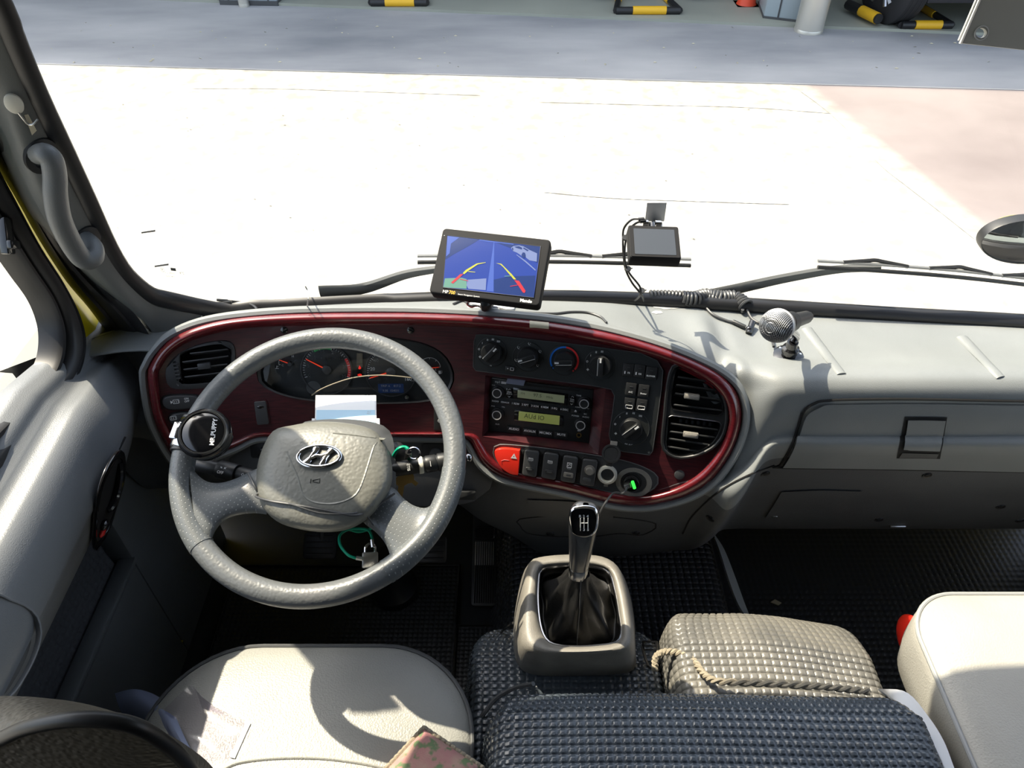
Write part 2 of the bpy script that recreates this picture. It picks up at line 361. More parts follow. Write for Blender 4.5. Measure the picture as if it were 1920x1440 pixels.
for P_, w_ in (([(1500, 172), (1545, 205), (1590, 245), (1650, 310), (1700, 350), (1760, 395), (1830, 450)], .012), ([(1010, 193), (1200, 197), (1400, 203), (1560, 212)], .006), ([(360, 165), (520, 168), (700, 172), (900, 178)], .006), ([(1020, 360), (1150, 372), (1330, 380), (1480, 384)], .006)):
    P = spl([gp(x, y + 1.2 * sin(x), GZ + .002) for x, y in P_], 60); a = MB(); e_ = [p + Vector((0, w_ * (.4 + .6 * abs(sin(i * 1.7))), 0)) for i, p in enumerate(P)]; a.net(np.array([[tuple(p) for p in P], [tuple(p) for p in e_]])); o = a.build('ground_crack', 'shaded_scuffed_grey'); o['kind'] = 'structure'
# pavement litter: small pale leaves on the shaded tarmac are too small to count
mb = MB(); rr = random.Random(3)
for i in range(90):
    px, py = rr.uniform(60, 1900), rr.uniform(30, 130); p = gp(px, py, GZ + .008); a = rr.uniform(0, 6.3); l = rr.uniform(.008, .022)
    u = Vector((cos(a), sin(a), 0)) * l; w_ = Vector((-sin(a), cos(a), 0)) * l * .45
    mb.add([p - u, p + w_, p + u, p - w_ + Vector((0, 0, .006))], [(0, 1, 2, 3)])
mb.build('leaf_litter', 'tape_beige', kind='stuff', label='tiny pale leaves scattered over the shaded tarmac', cat='litter', flat=True)
mb = MB()
for i in range(45):
    px, py = rr.uniform(90, 1500), rr.uniform(160, 480); p = gp(px, py, GZ + .003); a = rr.uniform(-.3, .3); l = rr.uniform(.004, .013)
    u = Vector((cos(a), sin(a), 0)) * l; w_ = Vector((-sin(a), cos(a), 0)) * l * .3
    mb.add([p - u, p + w_, p + u, p - w_ + Vector((0, 0, .004))], [(0, 1, 2, 3)])
mb.build('grit', 'steel', kind='stuff', label='dark grit and chips on the sunlit yard', cat='grit', flat=True)

# garage pillars, each a clad post with a painted base cabinet
def post(name, label, pxl, pxr, row, m, h=4.2):
    c = gp((pxl + pxr) / 2, row); r = (gp(pxr, row) - gp(pxl, row)).length / 2; c = Vector((c.x, c.y + r * .8, GZ))
    t = thing(name, label, 'pillar', c); a = MB(); a.lathe([(r, 0), (r, h)], c, (0, 0, 1), 40); a.build('shaft', m, t)
    a = MB(); a.lathe([(r * 1.02, 0), (r * 1.02, .03), (r, .035)], c, (0, 0, 1), 40); a.build('collar', m, t); return t
post('steel_pillar', 'thick round steel pillar standing in front of the garage beside the blue-grey cabinet', 1495, 1547, 66, 'pillar_steel')
post('downpipe_pillar', 'thin grey round post in front of the garage at the far left of the windscreen view', 447, 466, 15, 'pillar_steel')
def cabinet(label, pts, h, seam):
    c = sum(pts, Vector()) / len(pts); t = thing('wall_cabinet', label, 'cabinet', c, 'blue-grey boxed garage columns'); a = MB(); a.prism(pts, (0, 0, h)); a.build('body', 'cabinet_blue', t, bevel=.01)
    a = MB(); a.prism([c + (p - c) * 1.03 for p in pts], (0, 0, .05)); a.build('plinth', 'dark_grey', t)
    for s in seam:
        p = pts[0].lerp(pts[1], s); a = MB(); a.ubox(p + Vector((-.006, -.008, .05)), p + Vector((.006, .01, h))); a.build('seam_strip', 'dark_grey', t)
pL, pR = gp(1430, 40), gp(1512, 50)
cabinet('blue-grey boxed column base directly behind the thick round steel pillar', [pL, pR, pR + bn * .45, pL + bn * .45], H - .2, (.32,))
pL, pR = gp(415, 10), gp(521, 12)
cabinet('blue-grey boxed column base behind the thin post at the upper left of the windscreen', [pL, pR, pR + bn * .45, pL + bn * .45], H - .2, (.15, .85))

# two car lifts
def lift(label, pxa, pxb, row, depth=.9):
    a, b = gp(pxa, row, GZ + .06), gp(pxb, row, GZ + .06); c = (a + b) / 2; t = thing('car_lift', label, 'lift', (c.x, c.y, GZ), 'car lifts on the garage floor')
    u = (b - a).normalized(); v = Vector((-u.y, u.x, 0)); L = (b - a).length
    m = MB(); m.tube([a, b], .035, 10); m.build('front_bar', 'rubber', t)
    m = MB(); m.tube([a + u * L * .26 - v * .004 + Vector((0, 0, .004)), b - u * L * .22 - v * .004 + Vector((0, 0, .004))], .039, 10); m.build('yellow_guard', 'lift_yellow', t)
    for k, q in enumerate((a, b)):
        m = MB(); m.tube([q, q + v * depth + u * L * (.25 if k == 0 else -.25)], .03, 8); m.build('side_arm', 'rubber', t)
        m = MB(); m.tube([q + v * .3 + u * L * (.085 if k == 0 else -.085), q + v * .6 + u * L * (.17 if k == 0 else -.17)], .033, 8); m.build('yellow_sleeve', 'lift_yellow', t)
    m = MB(); m.ubox(c + v * depth - Vector((L * .3, .15, .05)), c + v * depth + Vector((L * .3, .15, .02))); m.build('cross_plate', 'dark_grey', t)
    return t
lift('black and yellow lift frame on the garage floor above the dash camera', 1155, 1275, 20)
lift('red-edged lift plate with orange bar on the garage floor above the monitor', 695, 800, 5, .8)
lift('black and yellow lift arms under the silver off-road car at the top right', 1690, 1785, 47, 1.2)
m_ = MB(); a, b = gp(1590, 8, GZ + .1), gp(1648, 36, GZ + .1); m_.tube([a, b], .045, 10); p_ = a.lerp(b, .35)
t = thing('lift_arm', 'yellow-sleeved lift arm lying left of the silver off-road car', 'lift arm', a); m_.build('arm', 'rubber', t)
m_ = MB(); m_.tube([a.lerp(b, .45), a.lerp(b, .95)], .05, 10); m_.build('yellow_sleeve', 'lift_yellow', t)

# wheels and cars
def wheel(mbt, mba, c, ax, R, w):
    ax = Vector(ax).normalized(); mbt.lathe([(R * .62, 0), (R * .9, 0), (R, w * .12), (R, w * .88), (R * .9, w), (R * .62, w)], c, ax, 36)
    for k in range(3): mbt.lathe([(R * 1.005, w * (.25 + .2 * k)), (R * 1.012, w * (.28 + .2 * k)), (R * 1.005, w * (.31 + .2 * k))], c, ax, 36, caps=False)
    c = Vector(c); u = Vector((0, 0, 1)); v = ax.cross(u)
    mba.lathe([(R * .63, .02), (R * .6, .0), (R * .56, .05)], c, ax, 36, caps=False); mba.lathe([(R * .6, .1), (0.01, .1)], c, ax, 24)
    for k in range(5):
        a0 = 2 * pi * k / 5
        for s in (-.16, .16):
            d0 = u * cos(a0) + v * sin(a0); d1 = u * cos(a0 + s) + v * sin(a0 + s); mba.tube([c + d0 * R * .1 + ax * .0, c + d1 * R * .6 + ax * .005], .022, 6)
    mba.lathe([(R * .14, -.01), (R * .14, .04)], c, ax, 16)
t = thing('off_road_car', 'silver off-road car with alloy wheel standing in the garage at the top right', 'car', gp(1670, 45))
wc = gp(1668, 46); wc = Vector((wc.x - .16, wc.y + .02, GZ + .385))
def carwheel(c, ax):
    a, b_ = MB(), MB(); wheel(a, b_, c, ax, .38, .24); o = a.build('tyre', 'tyre', t); b_.build('alloy_rim', 'alloy', o)
carwheel(wc, (1, .25, 0)); carwheel(wc + Vector((1.35, .1, 0)), (1, .0, 0)); carwheel(wc + Vector((0.4, 2.7, 0)), (1, .25, 0))
a = MB(); a.ubox(wc + Vector((-.05, .35, .25)), wc + Vector((1.75, 3.6, .95))); a.build('body', 'car_silver', t, bevel=.12, seg=3)
a = MB(); a.ubox(wc + Vector((-.02, -.62, .12)), wc + Vector((1.72, -.40, .34))); a.build('bumper', 'car_silver', t, bevel=.06, seg=3)
a = MB(); a.ubox(wc + Vector((.30, -.45, .30)), wc + Vector((1.4, .4, .85))); a.build('bonnet', 'car_silver', t, bevel=.05)
a = MB(); a.ubox(wc + Vector((.30, -.3, -.12)), wc + Vector((1.2, .5, .26))); a.tube([wc + Vector((.2, .0, -.05)), wc + Vector((1.3, .05, -.05))], .045, 10); a.build('axle', 'car_dark', t, bevel=.03)
a = MB(); a.ubox(wc + Vector((.25, .6, .9)), wc + Vector((1.5, 2.8, 1.45))); a.build('cabin', 'car_dark', t, bevel=.15, seg=3)
def lonecar(label, px, px2, row):
    global t
    c = gp(px, row); t = thing('parked_car', label, 'car', c, 'cars on lifts inside the garage')
    for q in (px, px2):
        p = gp(q, row); a, b_ = MB(), MB(); wheel(a, b_, Vector((p.x - .1, p.y + .3, GZ + .33)), (1, 0, 0), .33, .22); o = a.build('tyre', 'tyre', t); b_.build('alloy_rim', 'alloy', o)
    p, q = gp(px, row), gp(px2, row); a = MB(); a.ubox((p.x - .15, p.y + .5, GZ + .35), (q.x + .2, p.y + 4.2, GZ + 1.0)); a.build('body', 'car_dark', t, bevel=.1, seg=3)
    a = MB(); a.ubox((p.x, p.y + 1.5, GZ + .95), (q.x, p.y + 3.4, GZ + 1.4)); a.build('cabin', 'car_dark', t, bevel=.12, seg=3)
lonecar('dark car whose tyres show at the top edge above the dash camera', 1125, 1300, 10)
lonecar('dark car whose lower edge shows at the top edge above the monitor', 700, 850, -2)
p = gp(1398, 13); t = thing('traffic_cone', 'red traffic cone on the garage floor left of the boxed column', 'cone', p)
a = MB(); a.lathe([(.10, .03), (.09, .05), (.03, .45), (.02, .46)], p, (0, 0, 1), 24); a.build('cone', 'cone_red', t)
a = MB(); a.ubox(p + Vector((-.12, -.12, 0)), p + Vector((.12, .12, .03))); a.build('base', 'cone_red', t, bevel=.01)

# ================================================================== BUS SHELL (structure)
def st(mb, name, m, **k): o = mb.build(name, m, **k); o['kind'] = 'structure'; return o
LX, RX = -.80, 1.32
a = MB(); a.ubox((LX - .05, -3.5, 1.92), (RX + .05, .85, 2.0)); st(a, 'ceiling', 'pillar_grey')
a = MB(); a.ubox((LX, -3.5, -.06), (RX, 1.45, 0)); st(a, 'floor', 'black_mat')
a = MB(); a.ubox((LX - .05, 1.3, -.4), (RX + .05, 1.36, .42)); st(a, 'wall_front_firewall', 'rubber')
a = MB(); a.ubox((LX - .05, -3.56, -.1), (RX + .05, -3.5, 2)); st(a, 'wall_rear', 'pillar_grey')
for nm, x0, x1 in (('wall_left', LX - .06, LX - .01), ('wall_right', RX, RX + .05)):
    a = MB(); a.ubox((x0, -3.5, -.06), (x1, 1.08, .70)); a.ubox((x0, -3.5, 1.6), (x1, .85, 2)); a.ubox((x0, -3.5, .70), (x1, -.35, 1.62))  # last box fills the unseen rear side windows, added to dim the cabin
    for y in ((-3.5, -2.4, -1.3, -.35) if nm == 'wall_left' else (-3.5, -2.4, -1.3, -.3, .82)): a.ubox((x0, y, .70), (x1, y + .09, 1.62))
    st(a, nm, 'pillar_grey')
# header over the windscreen with padded lower edge
g = []
for x in np.linspace(LX + .1, RX - .05, 30):
    y = WS(x, 1.5); g.append([(x, y + .03, 1.53), (x, y - .01, 1.505), (x, y - .03, 1.50), (x, y - .06, 1.52), (x, y - .1, 1.6), (x, y - .2, 1.92), (x, y + .0, 1.99), (x, y + .05, 1.8)])
a = MB(); a.net(np.array(g), cv=False, cu=True); st(a, 'trim_1', 'pillar_grey')
# windscreen
Z = np.linspace(.68, 1.56, 16); X = np.linspace(-.66, 1.26, 40)
a = MB(); a.net(np.array([[(x, WS(x, z), z) for x in X] for z in Z])); wsn = st(a, 'window_1', 'glass')
g = [[(x, WS(x, zs(x)) + .004, zs(x) - .004), (x, WS(x, zs(x)) + .03, zs(x) - .03), (x, WS(x, zs(x)) + .05, zs(x) - .2), (x, 1.2, .3)] for x in np.linspace(LX - .02, RX + .03, 40)]
a = MB(); a.net(np.array(g)); st(a, 'wall_front_cowl', 'rubber')
g = [[(x, 1.2 - .1 * (x - .27) ** 2, .36), (x, 1.26 - .1 * (x - .27) ** 2, .2), (x, 1.34 - .1 * (x - .27) ** 2, -.1), (x, 1.34 - .1 * (x - .27) ** 2, -.5)] for x in np.linspace(LX - .02, RX + .03, 30)]
a = MB(); a.net(np.array(g)); st(a, 'wall_front_skin', 'yellow_paint')
# black rubber seal round the windscreen
Lp = [(-190, -330), (-95, -165), (0, 12), (22, 70), (67, 176), (116, 279), (164, 381), (198, 455), (226, 503), (252, 531)]
P = [W(x, y, .012) for x, y in Lp] + [W(282, 553, .012), W(318, 563, .012)]
for x in np.linspace(-.50, 1.24, 40): P.append(Vector((x, WS(x, zs(x)) - .014, zs(x) + (.0 if x > -.45 else .002))))
a = MB(); a.tube(spl(P, 130), lambda t: (.0105, .016) if t < .36 else (.0135 + .003 * t, .014), 12, flat=(0, -1, .2)); st(a, 'trim_2', 'rubber')

# A-pillar inner trim
L_ = [(-240, -160), (-110, 50), (0, 240), (27, 302), (58, 369), (89, 422), (133, 480), (178, 524), (231, 569), (268, 603), (282, 628), (292, 640)]
R_ = [(-150, -300), (-60, -100), (0, 40), (44, 141), (89, 239), (133, 330), (178, 414), (209, 474), (240, 520), (276, 556), (311, 574), (391, 580)]
Ly = [None, None, None, None, None, None, .94, .955, .970, .985, .99, .99]
g = []
for (lx, ly), (rx, ry), yy in zip(L_, R_, Ly):
    pl = Ox(lx, ly, -.655) if yy is None else Oy(lx, ly, yy); pr = W(rx, ry, .014); mid = pl.lerp(pr, .5); out = Vector((.35, -1, 0)).normalized()
    g.append([pl + Vector((-.03, .02, 0)), pl, pl.lerp(pr, .08) + out * .006, pl.lerp(pr, .3) + out * .014, mid + out * .015, pl.lerp(pr, .8) + out * .009, pl.lerp(pr, .97) + out * .003, pr + Vector((0, .012, 0))])
g = cat_rom(np.array(g), 70); g = cat_rom(g, 30, 1); a = MB(); a.net(g); pil = st(a, 'wall_left_pillar_trim', 'pillar_grey')
PILT = BVHTree.FromPolygons([Vector(v) for v in a.v], a.f)
def hit(tree, px, py, h=0):
    r = ray(px, py).normalized(); p, n, i, d = tree.ray_cast(CAM, r)
    if p is None: return None
    if n.dot(r) > 0: n = -n
    return p + n * h
def hitn(tree, px, py):
    r = ray(px, py).normalized(); p, n, i, d = tree.ray_cast(CAM, r)
    if n.dot(r) > 0: n = -n
    return p, n
# weather strip, yellow body corner, door frame
Ls = [(-240, -165), (-110, 45), (0, 236), (58, 365), (89, 418), (133, 477), (178, 521), (228, 566), (262, 600), (284, 640), (290, 690)]
Ys = [(-240, -80), (-110, 130), (0, 307), (50, 392), (75, 438), (105, 488), (140, 540), (178, 585), (215, 634), (248, 668), (270, 700)]
A, B = np.array([tuple(Ox(x, y, -.662) if y < 560 else Oy(x, y, .975)) for x, y in Ls]), np.array([tuple(Ox(x, y, -.69)) for x, y in Ys])
A[-3:, 1] = np.minimum(A[-3:, 1], 1.0)
g = []
for t, o_ in ((0, -.02), (.0, 0), (.15, .006), (.3, .003), (.42, .010), (.6, .010), (.7, .002), (.85, .008), (1, .0), (1, -.02)):
    g.append((A * (1 - t) + B * t) + np.array([o_ * .8, -o_ * .6, 0]))
g = cat_rom(np.array(g), 60, 1); a = MB(); a.net(g); st(a, 'trim_3', 'rubber')
yel = [(-110, 100), (0, 290), (75, 425), (120, 495), (165, 560), (215, 625), (232, 650), (205, 668), (155, 692), (140, 690), (130, 640), (76, 505), (0, 385), (-110, 240)]
a = MB(); a.prism([Ox(x, y, -.712) for x, y in yel], (-.006, 0, 0)); st(a, 'wall_left_front_corner', 'yellow_paint', bevel=.004)

door = thing('driver_door', 'grey moulded driver door left of the steering wheel with black window frame', 'door', (-.74, .3, 0))
DI = [(-330, -70), (-60, 335), (0, 432), (53, 511), (89, 564), (106, 612), (107, 655), (96, 692), (73, 719), (37, 761), (0, 797), (-200, 985), (-420, 1180)]
DO = [(-330, -190), (-60, 235), (0, 340), (62, 455), (110, 530), (140, 588), (153, 640), (143, 695), (110, 742), (61, 803), (0, 882), (-200, 1105), (-420, 1340)]
A = cat_rom(np.array([tuple(Ox(x, y, -.703)) for x, y in DI]), 90); B = cat_rom(np.array([tuple(Ox(x, y, -.692)) for x, y in DO]), 90)
g = [];
for t, o_ in ((0, -.03), (0, 0), (.08, .006), (.2, .006), (.25, .0), (.33, .0), (.36, .007), (.5, .012), (.75, .012), (.8, .006), (.86, .010), (.96, .009), (1, 0), (1, -.03)): g.append((A * (1 - t) + B * t) + np.array([o_, 0, 0]))
a = MB(); a.net(np.array(g)); a.build('window_frame', 'rubber', door)
a = MB(); pts = [Ox(x, y, -.708) for x, y in DI[1:]]; pts += [Vector((-.708, -.3, pts[-1].z)), Vector((-.708, -.3, 1.5)), Vector((-.708, pts[0].y, 1.5))]
a.add(pts, [tuple(range(len(pts)))]); a.build('window_pane', 'glass', door)
# latch clip on the frame
F_ = Fr(Ox(12, 442, -.695), (1, 0, 0), (0, .55, .8)); a = MB(); a.box(None, (.05, .016, .012), F_); a.box(F_.P(-.012, 0, .009), (.012, .02, .008), F_.moved(F_.P(-.012, 0, .009))); a.build('window_clip', 'black_gloss', door, bevel=.002)
prof = [(-.735, .81), (-.715, .812), (-.70, .806), (-.690, .799), (-.682, .786), (-.672, .776), (-.658, .773), (-.644, .771), (-.630, .758), (-.617, .733), (-.609, .70), (-.613, .67), (-.630, .625), (-.660, .575), (-.70, .53), (-.74, .50), (-.76, .49)]
prof = cat_rom(np.array(prof), 60); ys = np.linspace(-.7, 1.12, 60)
g = []
for y in ys:
    k = .012 * sin((y + .2) * 3.0); kk = max(0, min(1, (y - .80) / .25)); r = []
    for x, z in prof:
        z -= float(np.interp(y, [.78, .90, .99, 1.1], [0, .03, .065, .04])) * min(1, max(0, (z - .60) / .15))
        r.append((max(-.76, x + (k if z > .68 else k * .4) * (x > -.68) - kk * .07 * min(1, max(0, (x + .70) / .1))), y, z))
    g.append(r)
a = MB(); a.net(np.array(g)); dp = a.build('upper_panel', 'door_grey', door); DT = BVHTree.FromPolygons([Vector(v) for v in a.v], a.f)
# groove running along the roll
a = MB(); a.tube([Vector((np.interp(.69, prof[::-1, 1], prof[::-1, 0]) + .0015 + .012 * .4 * sin((y + .2) * 3), y, .69)) for y in np.linspace(-.3, .80, 40)], .0016, 6); a.build('panel_seam', 'black_void', door)
a = MB(); a.ubox((-.775, -.7, 0), (-.755, 1.1, .48)); a.build('pocket_back', 'fabric_black', door)
a = MB(); pts = [Oz(222, 1048, .40), Oz(258, 1062, .36), Oz(250, 1050, .42)]
a.ubox((-.735, .1, .0), (-.71, .80, .352)); a.ubox((-.76, .80, .0), (-.71, 1.1, .50)); a.build('lower_panel', 'grey_plastic', door, bevel=.006)
a = MB(); a.ubox((-.738, .1, .344), (-.706, .805, .358)); a.build('pocket_lip', 'grey_plastic', door, bevel=.004)
# studded lining of the pocket
g = np.array([[(-.752 + .03 * (1 - t), y, .20 + .24 * t) for y in np.linspace(.1, .79, 30)] for t in np.linspace(0, 1, 8)])
a = MB(); a.net(emboss(g[:, ::-1], .013, .0022, .6, 5)); a.build('pocket_lining', 'fabric_black', door, recalc=False)
# oval handle recess
HO = [(228, 848), (231, 870), (228, 905), (218, 940), (207, 975), (195, 1005), (180, 1028), (172, 1030), (171, 1000), (174, 960), (182, 915), (195, 880), (210, 853), (220, 843)]
HO = [(x * 1.0 + 1, y) for x, y in HO]; cx_, cy_ = 201, 935
FH = Fr(Ox(cx_, cy_, -.620), (.95, 0, -.30), (0, 1, 0)); HO = csp(HO, 48)
o3 = [FH.L(x, y, .004) for x, y in HO]; i3 = [FH.P(*[c * .84 for c in FH.ab(p)], .004) for p in o3]
hd = MB(); hd.ring(i3, o3, FH.w, .0035); hd.prism([p - FH.w * .002 for p in i3], -FH.w * -.001); hr = hd.build('handle_bezel', 'black_gloss', door, bevel=.0015)
a = MB(); a.prism([p + FH.w * .0005 for p in i3], FH.w * .001); a.build('handle_recess', 'black_void', door)
a = MB(); a.tube(spl([FH.L(222, 868, .004), FH.L(224, 890, .009), FH.L(218, 925, .010), FH.L(208, 950, .009), FH.L(200, 956, .005)], 20), (.006, .009), 10); a.build('release_lever', 'black_gloss', door)
a = MB(); a.ball(FH.L(196, 984, .010), (.010, .006, .006), F=FH); a.build('lock_button', 'black_gloss', door)
a = MB(); a.ball(FH.L(192, 998, .008), (.009, .006, .004), F=FH); a.build('red_lock_mark', 'red_print', door)
# arm rest scoop near the driver's elbow
F2 = Fr(Ox(28, 1212, -.606), (1, 0, .35), (0, 1, 0)); sc = csp([(-40, 1130), (20, 1128), (58, 1150), (70, 1185), (62, 1225), (40, 1270), (10, 1310), (-60, 1360)], 40)
o3 = [F2.L(x, y, .006) for x, y in sc]; cc = sum(o3, Vector()) / len(o3); i3 = [cc + (p - cc) * .955 for p in o3]
a = MB(); a.ring(i3, o3, F2.w, .008); a.build('armrest_rim', 'door_grey', door, bevel=.005, seg=3)
a = MB(); a.prism([p - F2.w * .012 for p in i3], F2.w * .006); a.build('armrest_cup', 'dark_grey', door)

# grab handle on the pillar
gh = [(72, 290), (84, 288), (97, 300), (103, 330), (104, 365), (112, 410), (130, 450), (148, 478), (163, 488), (176, 480), (174, 462), (160, 448)]
hh = [.008, .045, .055, .058, .060, .062, .062, .062, .060, .050, .030, .004]
base = hit(PILT, 120, 400) or Ox(120, 400, -.63)
P = []
for (x, y), h in zip(gh, hh):
    p = hit(PILT, x, y, 0)
    if p is None: p = Ox(x, y, -.64)
    d = (p - CAM).length; P.append(CAM + (p - CAM) * ((d - h) / d))
t = thing('grab_handle', 'grey curved plastic grab handle screwed to the left windscreen pillar', 'handle', P[0])
a = MB(); a.tube(spl(P, 60), lambda q: .0125 + .002 * sin(pi * q), 14); a.build('grip', 'grey_plastic', t)
for (x, y) in ((78, 292), (162, 452)):
    p, n = hitn(PILT, x, y); F_ = Fr(p, n); a = MB(); a.lathe([(.020, -.004), (.019, .003), (.012, .005), (.011, -.002)], p, n, 24, sx=1.3, u=UP); a.build('handle_socket', 'black_plastic', t)
# round white hook disc with wire and tape
p, n = hitn(PILT, 26, 193); F_ = Fr(p, n); t = thing('stick_on_hook', 'round cream adhesive hook disc high on the left pillar', 'hook', p)
a = MB(); a.lathe([(.0125, .0), (.0125, .004), (.010, .0055), (.001, .006)], p, n, 28, sx=.8, u=RT); a.build('disc', 'cream_disc', t)
a = MB(); a.tube(spl([hit(PILT, 34, 208, .005), hit(PILT, 42, 218, .006), hit(PILT, 50, 229, .004), hit(PILT, 57, 228, .008), hit(PILT, 62, 216, .012)], 20), .0013, 6); a.build('wire_hook', 'steel', t)
a = MB(); q = [hit(PILT, x, y, .0015) for x, y in ((46, 214), (52, 213), (68, 244), (60, 252))]; a.prism(q, Vector((.0, -.0012, 0))); a.build('tape_tag', 'tape_beige', t)
# ================================================================== DASHBOARD
dash = thing('dashboard', 'grey moulded dashboard with a dark red wood-effect instrument panel', 'dashboard', (.2, .95, .3))
OUT = [(275, 705), (281, 682), (298, 655), (328, 628), (380, 606), (450, 593), (560, 585), (700, 583), (820, 585), (940, 592), (1040, 602), (1130, 618), (1220, 642), (1290, 668), (1345, 696), (1378, 727), (1391, 765), (1388, 805), (1370, 852), (1335, 900), (1290, 929), (1235, 945), (1190, 949), (1140, 943), (1060, 922), (980, 906), (935, 893), (905, 870), (890, 845), (880, 828), (862, 822), (780, 820), (640, 820), (520, 820), (480, 822), (445, 838), (400, 856), (360, 872), (335, 868), (318, 848), (300, 815), (285, 775)]
INN = [(296, 708), (303, 688), (322, 662), (355, 641), (405, 625), (462, 615), (560, 611), (700, 610), (820, 611), (938, 619), (1036, 630), (1124, 645), (1208, 665), (1272, 688), (1322, 714), (1352, 742), (1364, 772), (1362, 804), (1346, 845), (1314, 884), (1276, 910), (1232, 925), (1190, 929), (1143, 922), (1063, 902), (985, 887), (945, 874), (920, 855), (905, 832), (893, 816), (866, 811), (780, 810), (640, 810), (520, 810), (478, 812), (438, 828), (396, 844), (364, 856), (348, 854), (334, 838), (318, 806), (304, 768)]
n_ = 168
def resamp(O, I, per=4):
    return csp_raw(O, per), csp_raw(I, per)
OUTs, INNs = resamp(OUT, INN)
def hb(py): return .020 if py < 700 else (.020 - .010 * min(1, (py - 700) / 120))
rim = []
for t, hk in ((-.12, -.006), (0, 0), (.06, .35), (.2, .8), (.4, 1.0), (.6, .95), (.8, .55), (1.0, -.25), (1.0, -1.6)):
    rim.append([tuple(S(ix + (ox - ix) * t, iy + (oy - iy) * t, hb(iy) * hk)) for (ox, oy), (ix, iy) in zip(OUTs, INNs)])
a = MB(); a.net(np.array(rim), cu=True); a.build('panel_rim', 'wood_rim', dash, ang=60)
RADIO = [(910, 704), (1136, 728), (1122, 852), (904, 818)]
RVENT = csp([(1262, 688), (1285, 682), (1310, 692), (1338, 712), (1356, 740), (1363, 775), (1357, 812), (1340, 836), (1310, 852), (1275, 858), (1252, 850), (1242, 832), (1246, 780), (1252, 720)], 40)
LVENT = csp([(312, 700), (318, 680), (340, 660), (375, 645), (415, 638), (436, 643), (442, 665), (438, 700), (430, 718), (400, 724), (350, 728), (320, 724)], 40)
CLUS = csp([(481, 700), (490, 676), (530, 650), (600, 634), (660, 630), (730, 632), (790, 642), (828, 660), (847, 685), (852, 712), (838, 738), (805, 752), (720, 757), (620, 755), (540, 744), (492, 724)], 56)
def inpoly(x, y, P):
    c = False; n = len(P)
    for i in range(n):
        x0, y0 = P[i][:2]; x1, y1 = P[(i + 1) % n][:2]
        if (y0 > y) != (y1 > y) and x < (x1 - x0) * (y - y0) / (y1 - y0) + x0: c = not c
    return c
def fill_px(outer, holes, step, fn):       # curved sheet between outlines, following the surface fn(px, py)
    vs, ed = [], []
    for P in [outer] + holes:
        k = len(vs); vs += [Vector((x, -y)) for x, y in P]; ed += [(k + i, k + (i + 1) % len(P)) for i in range(len(P))]
    xs = [p[0] for p in outer]; ys = [p[1] for p in outer]
    for x in np.arange(min(xs), max(xs), step):
        for y in np.arange(min(ys), max(ys), step):
            if inpoly(x, y, outer) and not any(inpoly(x, y, h) for h in holes): vs.append(Vector((x, -y)))
    co, _, fs, _, _, _ = delaunay_2d_cdt(vs, ed, [], 0, 1e-4)
    out = []
    for q in fs:
        cx = sum(co[i].x for i in q) / len(q); cy = -sum(co[i].y for i in q) / len(q)
        if inpoly(cx, cy, outer) and not any(inpoly(cx, cy, h) for h in holes): out.append(tuple(q))
    return [fn(p.x, -p.y) for p in co], out
sub_ = lambda P, n: [tuple(np.array(P[i]) + (np.array(P[(i + 1) % len(P)]) - np.array(P[i])) * k / n) for i in range(len(P)) for k in range(n)]
RAD_ = sub_(RADIO, 6)
v, q = fill_px(INNs, [RAD_, RVENT, LVENT, CLUS], 16, lambda x, y: S(x, y, 0))
a = MB(); a.add(v, q); a.build('wood_panel', 'wood', dash, recalc=True)

# moulded body behind, above and below the panel
cols = []
def zof(px, py): return S(px, py).z
_t = sorted([(p.x, p.z) for p in (S(x, y, -.012) for x, y in OUT[2:20])]); _b = sorted([(p.x, p.z) for p in (S(x, y, -.004) for x, y in OUT[20:40])])
ztop = lambda x: float(np.interp(x, [q[0] for q in _t], [q[1] for q in _t])) - .004
zbot = lambda x: float(np.interp(x, [q[0] for q in _b], [q[1] for q in _b])) + .004
Xc = [-.70, -.655, -.615, -.58, -.54, -.50, -.45, -.40, -.30, -.20, -.12, -.06, 0, .06, .12, .18, .24, .29, .33, .36, .385, .415, .45, .5, .6, .75, .95, 1.15, 1.34]
for x in Xc:
    zz = zs(x); zt = ztop(x); zb = zbot(x)
    zl = float(np.interp(x, [-.7, -.42, -.14, -.02, .06, .22, .34, .42, .5], [.42, .43, .42, .33, .25, .235, .26, .305, .315]))
    left = [(WS(x, zz) - .002, zz - .006), ((WS(x, zz) + G(x, zt)) / 2 + .01, zz + (zt - zz) * .45), (G(x, zt) + .018, zt - .002), (G(x, zt - .03) + .055, zt - .035), (G(x, .66) + .06, .66), (G(x, zb + .03) + .04, zb + .03), (G(x, zb) + .010, zb - .004), (.885 if x > -.1 else .90, zl), (1.02, zl - .03)]
    right = [(WS(x, zz) - .002, zz - .006), (.965, .728), (.885, .758), (.850, .752), (.836, .718), (.827, .67), (.820, .622), (.898, .315), (1.06, .29)]
    t = min(1, max(0, (x - .36) / .07)); t = t * t * (3 - 2 * t)
    if x > .34:
        left = [(WS(x, zz) - .002, zz - .006), (.965, .735), (.892, .752), (G(x, .715) + .018, .718), (G(x, .67) + .010, .67), (G(x, .61) + .008, .61), (G(x, .545) + .008, .545), (.88, .27), (1.02, .24)]
    elif x > .2:
        e = min(1, (x - .2) / .14); left[1] = (left[1][0] * (1 - e) + .955 * e, left[1][1] * (1 - e) + .752 * e)
        left[2] = (left[2][0] + .012 * e, left[2][1] + .006 * e)
    if x < -.54:
        e = min(1, (-.54 - x) / .1); left = [(y + e * e * .05 * (1 if i in (3, 4, 5, 6) else .3), z) for i, (y, z) in enumerate(left)]
    cols.append([(x, l[0] * (1 - t) + r[0] * t, l[1] * (1 - t) + r[1] * t) for l, r in zip(left, right)])
